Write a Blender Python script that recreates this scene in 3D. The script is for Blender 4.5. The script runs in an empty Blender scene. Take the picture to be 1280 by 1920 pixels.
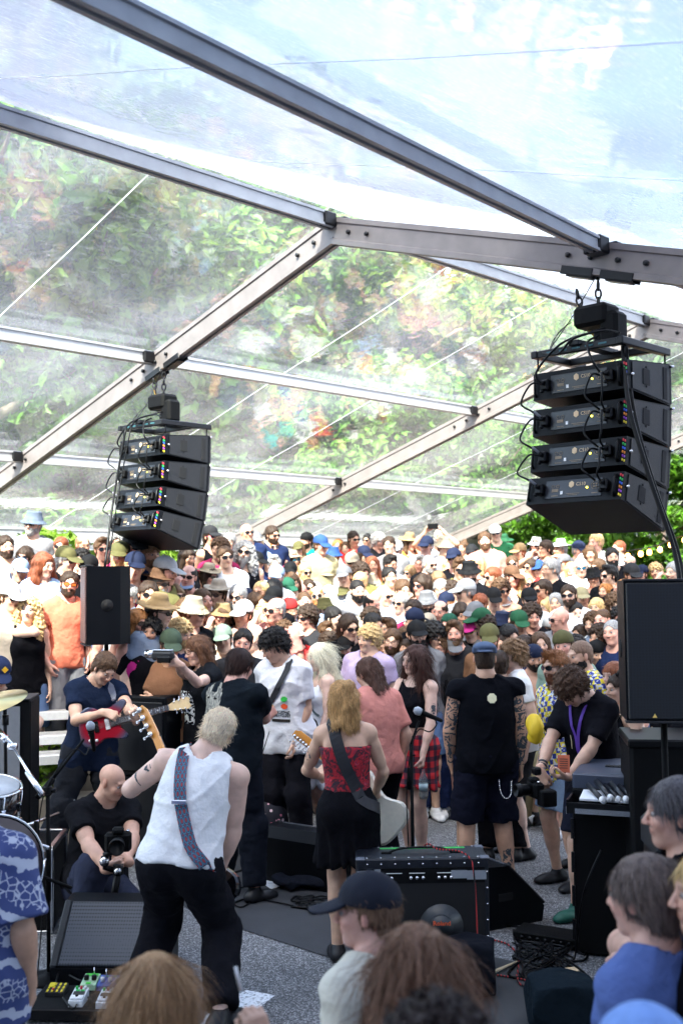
import bpy, math, random, time
import numpy as np
from mathutils import Vector, Matrix, Euler
T0 = time.time()
sc = bpy.context.scene
COL = sc.collection
R = math.radians
rnd = random.Random(7)
nr = np.random.RandomState(11)

# ------------------------------------------------------------------ camera, sky, sun, exposure
CAM_H, ROLL, PITCH, FPX = 2.3, 0.00945, 0.05763, 2039.4
cam_d = bpy.data.cameras.new('camera')
cam = bpy.data.objects.new('camera', cam_d)
COL.objects.link(cam)
cam_d.sensor_fit = 'VERTICAL'
cam_d.sensor_height = 36.0
cam_d.lens = FPX / 1920 * 36
cam_d.clip_end = 1000
cam_d.dof.use_dof = True
cam_d.dof.focus_distance = 7.2
cam_d.dof.aperture_fstop = 2.8
_r = Vector((1, 0, 0)); _f = Vector((0, math.cos(PITCH), math.sin(PITCH))); _u = Vector((0, -math.sin(PITCH), math.cos(PITCH)))
_r2 = _r * math.cos(ROLL) - _u * math.sin(ROLL)
_u2 = _r * math.sin(ROLL) + _u * math.cos(ROLL)
_m = Matrix((_r2, _u2, -_f)).transposed().to_4x4()
_m.translation = Vector((0, 0, CAM_H))
cam.matrix_world = _m
sc.camera = cam

SUN_EL, SUN_AZ = R(47), R(197)          # azimuth of the sun, clockwise from +Y (ahead): behind the camera
world = bpy.data.worlds.new('World'); sc.world = world; world.use_nodes = True
_nt = world.node_tree; _bg = _nt.nodes['Background']
_sky = _nt.nodes.new('ShaderNodeTexSky'); _sky.sky_type = 'NISHITA'; _sky.sun_disc = False
_sky.sun_elevation = SUN_EL; _sky.sun_rotation = SUN_AZ
_sky.air_density = 1.0; _sky.dust_density = 4.2; _sky.ozone_density = .1
_nt.links.new(_sky.outputs[0], _bg.inputs[0]); _bg.inputs[1].default_value = 0.15
sun_d = bpy.data.lights.new('sun', 'SUN'); sun_d.energy = 2.5; sun_d.angle = R(0.6); sun_d.color = (1, .96, .90)
sun = bpy.data.objects.new('sun', sun_d); COL.objects.link(sun)
_sd = Vector((math.sin(SUN_AZ) * math.cos(SUN_EL), math.cos(SUN_AZ) * math.cos(SUN_EL), math.sin(SUN_EL)))
sun.rotation_euler = _sd.to_track_quat('Z', 'Y').to_euler()
sun.location = (0, -10, 20)
sc.view_settings.view_transform = 'Standard'
sc.view_settings.look = 'None'
sc.view_settings.exposure = 3.35
sc.view_settings.gamma = 1
sc.view_settings.use_curve_mapping = False
sc.render.engine = 'CYCLES'
sc.cycles.use_denoising = True
sc.cycles.max_bounces = 8; sc.cycles.diffuse_bounces = 3; sc.cycles.glossy_bounces = 3
sc.cycles.transmission_bounces = 4; sc.cycles.transparent_max_bounces = 16
sc.cycles.caustics_reflective = False; sc.cycles.caustics_refractive = False
sc.cycles.sample_clamp_indirect = 6

def ray(px, py):
    cx, cy = (px - 640) / FPX, (960 - py) / FPX
    d = _r2 * cx + _u2 * cy + _f
    return d / d.y
def W(px, py, Y):
    "the world point at distance Y ahead that lies at that place of the photograph"
    d = ray(px, py); return Vector((d.x * Y, Y, CAM_H + d.z * Y))
def G(px, py, z=0.0):
    d = ray(px, py); Y = (z - CAM_H) / d.z
    return Vector((d.x * Y, Y, z))
def XY(px, Y, z=0.0):
    d = ray(px, 1080); return Vector((d.x * Y, Y, z))
# ------------------------------------------------------------------ materials
MATS = {}
def nodes_mat(name):
    m = bpy.data.materials.new(name); m.use_nodes = True
    nt = m.node_tree; b = nt.nodes['Principled BSDF']
    MATS[name] = m
    return m, nt, b
def N(nt, t, **kw):
    n = nt.nodes.new(t)
    for k, v in kw.items():
        if k in n.inputs: n.inputs[k].default_value = v
        else: setattr(n, k, v)
    return n
def plain(name, col, rough=.6, metal=0., spec=.5, nscale=40., namt=.12, bump=.0, bscale=200., coat=0.):
    if name in MATS: return MATS[name]
    m, nt, b = nodes_mat(name)
    tc = N(nt, 'ShaderNodeTexCoord')
    nz = N(nt, 'ShaderNodeTexNoise', Scale=nscale, Detail=4.)
    nt.links.new(tc.outputs['Object'], nz.inputs['Vector'])
    mr = N(nt, 'ShaderNodeMapRange'); mr.inputs[3].default_value = 1 - namt; mr.inputs[4].default_value = 1 + namt
    nt.links.new(nz.outputs[0], mr.inputs[0])
    mx = N(nt, 'ShaderNodeVectorMath', operation='SCALE'); mx.inputs[0].default_value = col[:3]
    nt.links.new(mr.outputs[0], mx.inputs[3]); nt.links.new(mx.outputs[0], b.inputs['Base Color'])
    b.inputs['Roughness'].default_value = rough; b.inputs['Metallic'].default_value = metal
    b.inputs['Specular IOR Level'].default_value = spec
    b.inputs['Coat Weight'].default_value = coat
    if bump:
        n2 = N(nt, 'ShaderNodeTexNoise', Scale=bscale, Detail=3.)
        nt.links.new(tc.outputs['Object'], n2.inputs['Vector'])
        bp = N(nt, 'ShaderNodeBump', Strength=bump, Distance=.004)
        nt.links.new(n2.outputs[0], bp.inputs['Height']); nt.links.new(bp.outputs[0], b.inputs['Normal'])
    return m
def objcol(name, rough=.6, spec=.4, attr=None, nscale=60., namt=.15, bump=.2, bscale=300., stretch=(1, 1, 1), sheen=0., dist=.004, sss=0.):
    "material that takes its colour from the object's own colour"
    if name in MATS: return MATS[name]
    m, nt, b = nodes_mat(name)
    oi = N(nt, 'ShaderNodeObjectInfo'); tc = N(nt, 'ShaderNodeTexCoord')
    mp = N(nt, 'ShaderNodeMapping'); mp.inputs['Scale'].default_value = stretch
    nt.links.new(tc.outputs['Object'], mp.inputs[0])
    nz = N(nt, 'ShaderNodeTexNoise', Scale=nscale, Detail=5.)
    nt.links.new(mp.outputs[0], nz.inputs['Vector'])
    mr = N(nt, 'ShaderNodeMapRange'); mr.inputs[1].default_value = .3; mr.inputs[2].default_value = .7
    mr.inputs[3].default_value = 1 - namt; mr.inputs[4].default_value = 1 + namt
    nt.links.new(nz.outputs[0], mr.inputs[0])
    sc_ = N(nt, 'ShaderNodeVectorMath', operation='SCALE')
    nt.links.new(oi.outputs['Color'], sc_.inputs[0]); nt.links.new(mr.outputs[0], sc_.inputs[3])
    out = sc_.outputs[0]
    if attr:
        at = N(nt, 'ShaderNodeAttribute', attribute_name=attr)
        mu = N(nt, 'ShaderNodeVectorMath', operation='MULTIPLY')
        nt.links.new(out, mu.inputs[0]); nt.links.new(at.outputs['Color'], mu.inputs[1]); out = mu.outputs[0]
    nt.links.new(out, b.inputs['Base Color'])
    b.inputs['Roughness'].default_value = rough; b.inputs['Specular IOR Level'].default_value = spec
    if sheen: b.inputs['Sheen Weight'].default_value = sheen
    if sss:
        b.inputs['Subsurface Weight'].default_value = sss; b.inputs['Subsurface Radius'].default_value = (.6, .25, .12)
        b.inputs['Subsurface Scale'].default_value = .02
    if bump:
        n2 = N(nt, 'ShaderNodeTexNoise', Scale=bscale, Detail=3.)
        nt.links.new(mp.outputs[0], n2.inputs['Vector'])
        bp = N(nt, 'ShaderNodeBump', Strength=bump, Distance=dist)
        nt.links.new(n2.outputs[0], bp.inputs['Height']); nt.links.new(bp.outputs[0], b.inputs['Normal'])
    return m
M_skin = objcol('skin', rough=.48, spec=.45, attr='tint', nscale=17., namt=.13, bump=.3, bscale=190.)
M_cloth = objcol('cloth', rough=.9, spec=.06, nscale=9., namt=.08, bump=.5, bscale=16., dist=.03)
M_hair = objcol('hair', rough=.5, spec=.22, nscale=30., namt=.45, bump=.5, bscale=60., stretch=(5, 5, .7), dist=.006)
M_hat = objcol('hat', rough=.8, spec=.2, nscale=30., namt=.08, bump=.2, bscale=400.)
M_shoe = objcol('shoe', rough=.5, spec=.4, nscale=30., namt=.1, bump=.1)
M_lens = plain('lens', (.012, .012, .016), rough=.08, spec=.8, namt=0.)
M_lens_blue = plain('lens_blue', (.02, .25, .5), rough=.1, spec=.8, metal=.6)
M_eye = plain('eye_white', (.36, .31, .29), rough=.5, namt=0)
M_iris = plain('iris', (.03, .02, .015), rough=.1, namt=0)
M_black = plain('black_plastic', (.002, .002, .0026), rough=.42, spec=.2)
M_blackrough = plain('black_paint', (.0025, .0025, .003), rough=.65, bump=.4, bscale=500., spec=.14)
M_steel = plain('steel', (.55, .56, .58), rough=.25, metal=1.)
M_chrome = plain('chrome', (.75, .76, .78), rough=.1, metal=1.)
M_darksteel = plain('dark_steel', (.012, .012, .014), rough=.4, metal=.6)

# ------------------------------------------------------------------ objects and tags
def tag(o, label=None, cat=None, group=None, kind=None):
    if label: o['label'] = label
    if cat: o['category'] = cat
    if group: o['group'] = group
    if kind: o['kind'] = kind
    return o
def link(name, data, parent=None, col=None):
    o = bpy.data.objects.new(name, data); COL.objects.link(o)
    if parent is not None: o.parent = parent
    if col is not None: o.color = (col[0], col[1], col[2], 1)
    return o
def empty(name, loc=(0, 0, 0), rz=0., label=None, cat=None, group=None, scale=1.):
    o = link(name, None); o.location = loc; o.rotation_euler = (0, 0, rz); o.scale = (scale,) * 3
    o.empty_display_size = .1
    return tag(o, label, cat, group)
def mesh_np(name, V, F4, mats, smooth=True, F3=None, mi=None, attr=None):
    me = bpy.data.meshes.new(name)
    V = np.asarray(V, dtype=np.float32)
    parts = []; starts = []; tot = []
    n4 = 0 if F4 is None else len(F4); n3 = 0 if F3 is None else len(F3)
    loops = np.concatenate([np.asarray(F4, dtype=np.int32).ravel() if n4 else np.zeros(0, np.int32),
                            np.asarray(F3, dtype=np.int32).ravel() if n3 else np.zeros(0, np.int32)])
    ls = np.concatenate([np.arange(n4) * 4, n4 * 4 + np.arange(n3) * 3]).astype(np.int32)
    me.vertices.add(len(V)); me.vertices.foreach_set('co', V.ravel())
    me.loops.add(len(loops)); me.loops.foreach_set('vertex_index', loops)
    me.polygons.add(n4 + n3); me.polygons.foreach_set('loop_start', ls)
    me.polygons.foreach_set('use_smooth', np.full(n4 + n3, smooth))
    if mi is not None: me.polygons.foreach_set('material_index', np.asarray(mi, dtype=np.int32))
    for m in (mats if isinstance(mats, (list, tuple)) else [mats]): me.materials.append(m)
    me.update(calc_edges=True)
    if attr is not None:
        a = me.color_attributes.new('tint', 'FLOAT_COLOR', 'POINT')
        c = np.ones((len(V), 4), np.float32); c[:, :3] = attr
        a.data.foreach_set('color', c.ravel())
    return me

class MB:
    "collects simple shapes into one mesh"
    def __init__(s): s.v = []; s.f = []; s.m = []; s.sm = []
    def add(s, vs, fs, mi=0, smooth=False):
        b = len(s.v); s.v += [tuple(v) for v in vs]
        for f in fs: s.f.append(tuple(b + i for i in f)); s.m.append(mi); s.sm.append(smooth)
        return s
    def box(s, c, d, rot=None, mi=0, bev=0.):
        hx, hy, hz = d[0] / 2, d[1] / 2, d[2] / 2
        if bev:
            b = min(bev, hx * .9, hy * .9, hz * .9); vs = []
            for sx in (-1, 1):
                for sy in (-1, 1):
                    for sz in (-1, 1):
                        vs += [(sx * hx, sy * (hy - b), sz * (hz - b)), (sx * (hx - b), sy * hy, sz * (hz - b)), (sx * (hx - b), sy * (hy - b), sz * hz)]
            I = lambda a, b_, c_, k: ((a * 4 + b_ * 2 + c_) * 3 + k)
            fs = []
            for a in (0, 1):
                q = [I(a, 0, 0, 0), I(a, 1, 0, 0), I(a, 1, 1, 0), I(a, 0, 1, 0)]; fs.append(q if a else q[::-1])
                q = [I(0, a, 0, 1), I(0, a, 1, 1), I(1, a, 1, 1), I(1, a, 0, 1)]; fs.append(q if a else q[::-1])
                q = [I(0, 0, a, 2), I(1, 0, a, 2), I(1, 1, a, 2), I(0, 1, a, 2)]; fs.append(q if a else q[::-1])
            for a in (0, 1):
                for b_ in (0, 1):
                    q = [I(a, b_, 0, 0), I(a, b_, 1, 0), I(a, b_, 1, 1), I(a, b_, 0, 1)]; fs.append(q if a != b_ else q[::-1])
                    q = [I(a, 0, b_, 0), I(a, 0, b_, 2), I(a, 1, b_, 2), I(a, 1, b_, 0)]; fs.append(q if a == b_ else q[::-1])
                    q = [I(0, a, b_, 1), I(0, a, b_, 2), I(1, a, b_, 2), I(1, a, b_, 1)]; fs.append(q if a != b_ else q[::-1])
            for a in (0, 1):
                for b_ in (0, 1):
                    for c_ in (0, 1):
                        q = [I(a, b_, c_, 0), I(a, b_, c_, 1), I(a, b_, c_, 2)]; fs.append(q if (a + b_ + c_) % 2 else q[::-1])
        else:
            vs = [(x, y, z) for x in (-hx, hx) for y in (-hy, hy) for z in (-hz, hz)]
            fs = [(0, 1, 3, 2), (4, 6, 7, 5), (0, 4, 5, 1), (2, 3, 7, 6), (0, 2, 6, 4), (1, 5, 7, 3)]
        M = rot if rot is not None else Matrix.Identity(3)
        c = Vector(c)
        return s.add([M @ Vector(v) + c for v in vs], fs, mi)
    def tube(s, pts, r, n=8, mi=0, caps=True, smooth=True, flat=1.):
        pts = [Vector(p) for p in pts]; k = len(pts)
        rs = r if isinstance(r, (list, tuple)) else [r] * k
        vs = []; up = None
        for i, p in enumerate(pts):
            t = (pts[min(i + 1, k - 1)] - pts[max(i - 1, 0)]).normalized()
            if up is None:
                up = Vector((0, 0, 1)) if abs(t.z) < .9 else Vector((0, 1, 0))
            a = t.cross(up).normalized(); b = a.cross(t).normalized(); up = b
            for j in range(n):
                an = 2 * math.pi * j / n
                vs.append(p + (a * math.cos(an) + b * math.sin(an) * flat) * rs[i])
        fs = []
        for i in range(k - 1):
            for j in range(n):
                fs.append((i * n + j, i * n + (j + 1) % n, (i + 1) * n + (j + 1) % n, (i + 1) * n + j))
        if caps: fs.append(tuple(range(n))[::-1]); fs.append(tuple((k - 1) * n + j for j in range(n)))
        return s.add(vs, fs, mi, smooth)
    def cyl(s, c, r, h, n=16, axis='z', mi=0, r2=None, smooth=True):
        d = {'x': Vector((1, 0, 0)), 'y': Vector((0, 1, 0)), 'z': Vector((0, 0, 1))}[axis] if isinstance(axis, str) else Vector(axis).normalized()
        c = Vector(c)
        return s.tube([c - d * h / 2, c + d * h / 2], [r, r if r2 is None else r2], n, mi, True, smooth)
    def lathe(s, prof, c=(0, 0, 0), n=20, mi=0, M=None, smooth=True):
        vs = []; c = Vector(c)
        for (r, z) in prof:
            for j in range(n):
                a = 2 * math.pi * j / n; v = Vector((r * math.cos(a), r * math.sin(a), z))
                vs.append((M @ v if M is not None else v) + c)
        fs = [(i * n + j, i * n + (j + 1) % n, (i + 1) * n + (j + 1) % n, (i + 1) * n + j) for i in range(len(prof) - 1) for j in range(n)]
        fs.append(tuple(range(n))[::-1]); fs.append(tuple((len(prof) - 1) * n + j for j in range(n)))
        return s.add(vs, fs, mi, smooth)
    def prism(s, poly, axis_a, axis_b, ext, o=(0, 0, 0), mi=0):
        "polygon in the plane (axis_a, axis_b) pushed along ext"
        a, b, e, o = Vector(axis_a), Vector(axis_b), Vector(ext), Vector(o); n = len(poly)
        vs = [o + a * p[0] + b * p[1] for p in poly]; vs += [v + e for v in vs]
        fs = [tuple(range(n))[::-1], tuple(range(n, 2 * n))] + [(i, (i + 1) % n, n + (i + 1) % n, n + i) for i in range(n)]
        if a.cross(b).dot(e) < 0: fs = [f[::-1] for f in fs]
        return s.add(vs, fs, mi)
    def mesh(s, name, mats):
        me = bpy.data.meshes.new(name); me.from_pydata(s.v, [], s.f)
        for m in (mats if isinstance(mats, (list, tuple)) else [mats]): me.materials.append(m)
        me.polygons.foreach_set('material_index', s.m); me.polygons.foreach_set('use_smooth', s.sm)
        me.update(); return me
    def build(s, name, mats, parent=None, col=None): return link(name, s.mesh(name, mats), parent, col)
def rotz(a): return Matrix.Rotation(a, 3, 'Z')

# ------------------------------------------------------------------ implicit surfaces
def nrm(v): v = np.asarray(v, float); return v / (np.linalg.norm(v) + 1e-12)
class Field:
    def __init__(s, xs, ys, zs):
        s.ax = (xs, ys, zs); s.F = np.full((len(xs), len(ys), len(zs)), .5, np.float32)
    def sub(s, lo, hi):
        sl = []
        for a, l, h in zip(s.ax, lo, hi):
            i0, i1 = np.searchsorted(a, l), np.searchsorted(a, h)
            if i1 - i0 < 1: return None, None
            sl.append(slice(i0, i1))
        X = s.ax[0][sl[0]][:, None, None]; Y = s.ax[1][sl[1]][None, :, None]; Z = s.ax[2][sl[2]][None, None, :]
        return tuple(sl), (X, Y, Z)
    def put(s, prim, infl=0., kk=None, op='u'):
        lo, hi, k, fn = prim
        if kk is not None: k = kk
        m = k + abs(infl) + .02
        sl, P = s.sub(lo - m, hi + m)
        if sl is None: return
        d = fn(P) - infl
        f = s.F[sl]
        if op == 'u':
            h = np.maximum(k - np.abs(f - d), 0) / max(k, 1e-6); s.F[sl] = np.minimum(f, d) - h * h * k * .25
        elif op == 's':
            d = -d; h = np.maximum(k - np.abs(f - d), 0) / max(k, 1e-6); s.F[sl] = np.maximum(f, d) + h * h * k * .25
    def cut(s, fn):
        X, Y, Z = s.ax[0][:, None, None], s.ax[1][None, :, None], s.ax[2][None, None, :]
        s.F = np.maximum(s.F, fn((X, Y, Z)).astype(np.float32))
    def noise(s, amp, freq, seed=0, aniso=(1, 1, 1)):
        X, Y, Z = s.ax[0][:, None, None], s.ax[1][None, :, None], s.ax[2][None, None, :]
        s.F += (amp * wob(X * aniso[0], Y * aniso[1], Z * aniso[2], freq, seed)).astype(np.float32)
    def fold(s, amp, seed=0):
        X, Y, Z = s.ax[0][:, None, None], s.ax[1][None, :, None], s.ax[2][None, None, :]
        w = wob(X, Y, Z, 7, seed); a = 1 - 2 * np.abs(np.sin(13 * (Z * 1.1 + X * .5) + 3.2 * w + seed)); b = 1 - 2 * np.abs(np.sin(15 * (Z * .9 - X * .7 + Y * .3) + 3 * wob(Z, X, Y, 8, seed + 1)))
        s.F -= (amp * (np.maximum(a, 0) ** 1.5 * np.clip(.5 + w, 0, 1) + np.maximum(b, 0) ** 1.5 * np.clip(.5 - w, 0, 1))).astype(np.float32)
    def mesh(s):
        F = s.F; xs, ys, zs = s.ax
        F[0] = F[-1] = .1; F[:, 0] = F[:, -1] = .1; F[:, :, 0] = F[:, :, -1] = .1
        S = F < 0
        cn = np.zeros(tuple(n - 1 for n in F.shape), np.int8)
        cor = [(i, j, k) for i in (0, 1) for j in (0, 1) for k in (0, 1)]
        nx, ny, nz = F.shape
        for (i, j, k) in cor: cn += S[i:nx - 1 + i, j:ny - 1 + j, k:nz - 1 + k]
        I, J, K = np.nonzero((cn > 0) & (cn < 8))
        acc = np.zeros((len(I), 3)); cnt = np.zeros(len(I))
        for a in cor:
            for ax in range(3):
                if a[ax]: continue
                b = list(a); b[ax] = 1
                fa = F[I + a[0], J + a[1], K + a[2]]; fb = F[I + b[0], J + b[1], K + b[2]]
                m = (fa < 0) != (fb < 0)
                t = np.where(m, fa / np.where(m, fa - fb, 1), 0)
                pa = [xs[I + a[0]], ys[J + a[1]], zs[K + a[2]]]; pb = [xs[I + b[0]], ys[J + b[1]], zs[K + b[2]]]
                for c in range(3): acc[:, c] += np.where(m, pa[c] + t * (pb[c] - pa[c]), 0)
                cnt += m
        V = acc / np.maximum(cnt, 1)[:, None]
        vid = np.full(cn.shape, -1, np.int32); vid[I, J, K] = np.arange(len(I))
        Q = []
        for ax in range(3):
            sa = [slice(0, -1) if c == ax else slice(1, -1) for c in range(3)]
            sb = [slice(1, None) if c == ax else slice(1, -1) for c in range(3)]
            A, B = S[tuple(sa)], S[tuple(sb)]
            for flag, flip in ((A & ~B, False), (~A & B, True)):
                i, j, k = np.nonzero(flag)
                g = [i, j, k]
                for c in range(3):
                    if c != ax: g[c] = g[c] + 1
                u, v = [(1, 2), (2, 0), (0, 1)][ax]
                def cell(du, dv):
                    h = [x.copy() for x in g]; h[u] += du; h[v] += dv
                    return vid[h[0], h[1], h[2]]
                q = np.stack([cell(-1, -1), cell(0, -1), cell(0, 0), cell(-1, 0)], 1)
                if flip: q = q[:, ::-1]
                Q.append(q)
        Q = np.concatenate(Q)
        return V, Q[(Q >= 0).all(1)]
def wob(X, Y, Z, f, seed=0):
    s = seed * 1.7
    a = np.sin(f * (X * .9 + Y * .5 + Z * .3) + s + 1.6 * np.sin(f * .7 * (Y - Z * .6 + X * .2) + 2 * s))
    b = np.sin(f * (Z * .8 - X * .6 + Y * .4) + 2 + s + 1.6 * np.sin(f * .8 * (X + Z * .5) + 3 * s))
    return (a + b) * .5
def axis(lo, hi, base, fine=()):
    out = [lo]
    while out[-1] < hi:
        x = out[-1]; h = base
        for c, r, hh in fine:
            dd = abs(x - c) - r
            if dd < 0: h = min(h, hh)
            elif dd < r: h = min(h, hh + (base - hh) * dd / r)
        out.append(x + h)
    return np.array(out)
def Pcone(a, b, ra, rb, k=.02, sq=None):
    a, b = np.asarray(a, float), np.asarray(b, float); ab = b - a; L2 = max(ab @ ab, 1e-9); r = max(ra, rb)
    lo, hi = np.minimum(a, b) - r, np.maximum(a, b) + r
    def fn(P):
        x, y, z = P[0] - a[0], P[1] - a[1], P[2] - a[2]
        t = np.clip((x * ab[0] + y * ab[1] + z * ab[2]) / L2, 0, 1)
        x = x - t * ab[0]; y = y - t * ab[1]; z = z - t * ab[2]
        if sq is not None:
            n, s_ = sq; w = (x * n[0] + y * n[1] + z * n[2]) * (1 / s_ - 1)
            x = x + w * n[0]; y = y + w * n[1]; z = z + w * n[2]
            return (np.sqrt(x * x + y * y + z * z) - (ra + (rb - ra) * t)) * (s_ if s_ < 1 else 1)
        return np.sqrt(x * x + y * y + z * z) - (ra + (rb - ra) * t)
    return (lo, hi, k, fn)
def Pell(c, r, Rm=None, k=.03):
    c = np.asarray(c, float); r = np.asarray(r, float); Rm = np.eye(3) if Rm is None else np.asarray(Rm, float)
    e = np.abs(Rm) @ r
    def fn(P):
        x, y, z = P[0] - c[0], P[1] - c[1], P[2] - c[2]
        q = [x * Rm[0, i] + y * Rm[1, i] + z * Rm[2, i] for i in range(3)]
        k0 = np.sqrt(sum((q[i] / r[i]) ** 2 for i in range(3))) + 1e-6
        k1 = np.sqrt(sum((q[i] / r[i] ** 2) ** 2 for i in range(3))) + 1e-6
        return k0 * (k0 - 1) / k1
    return (c - e, c + e, k, fn)
def rx(a): c, s = math.cos(a), math.sin(a); return np.array([[1, 0, 0], [0, c, -s], [0, s, c]])
def ry(a): c, s = math.cos(a), math.sin(a); return np.array([[c, 0, s], [0, 1, 0], [-s, 0, c]])
def rz_(a): c, s = math.cos(a), math.sin(a); return np.array([[c, -s, 0], [s, c, 0], [0, 0, 1]])
A3 = lambda *v: np.array(v, float)
# ------------------------------------------------------------------ people: one implicit body per pose, clothes and hair as further surfaces
HSC = .93
def head_prims(fem=False, hc=None, Rh=None):
    hc = A3(0, 0, 0) if hc is None else hc; Rh = np.eye(3) if Rh is None else Rh
    out = []
    def e(c, r, k=.02, rr=None): out.append(Pell(hc + Rh @ A3(*c) * HSC, A3(*r) * HSC, Rh if rr is None else Rh @ rr, k * HSC))
    def c(a, b, ra, rb, k=.015): out.append(Pcone(hc + Rh @ A3(*a) * HSC, hc + Rh @ A3(*b) * HSC, ra * HSC, rb * HSC, k * HSC))
    j = .92 if fem else 1.
    e((0, .018, .032), (.076, .098, .086), .01)
    e((0, -.025, -.035), (.062 * j, .068, .085), .03)
    e((0, -.062, -.092), (.026 * j, .026, .022), .025)
    c((-.045 * j, .0, -.075), (-.012, -.06, -.098), .018, .016, .02); c((.045 * j, .0, -.075), (.012, -.06, -.098), .018, .016, .02)
    e((-.036, -.068, -.022), (.025, .022, .026), .02); e((.036, -.068, -.022), (.025, .022, .026), .02)
    c((-.03, -.083, .028), (.03, -.083, .028), .012, .012, .015)
    c((0, -.092, .012), (0, -.113, -.024), .008, .011, .012)
    e((-.012, -.104, -.027), (.009, .010, .008), .006); e((.012, -.104, -.027), (.009, .010, .008), .006)
    c((-.016, -.088, -.052), (.016, -.088, -.052), .007, .007, .006); c((-.014, -.087, -.062), (.014, -.087, -.062), .008, .008, .006)
    for s in (-1, 1):
        e((s * .078, .008, -.004), (.010, .019, .033), .008, rz_(s * .35) @ rx(-.15))
    return out
def head_sub(hc, Rh):
    return [Pell(hc + Rh @ A3(s * .032, -.106, .008) * HSC, A3(.017, .014, .011) * HSC, Rh, .011) for s in (-1, 1)]

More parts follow.
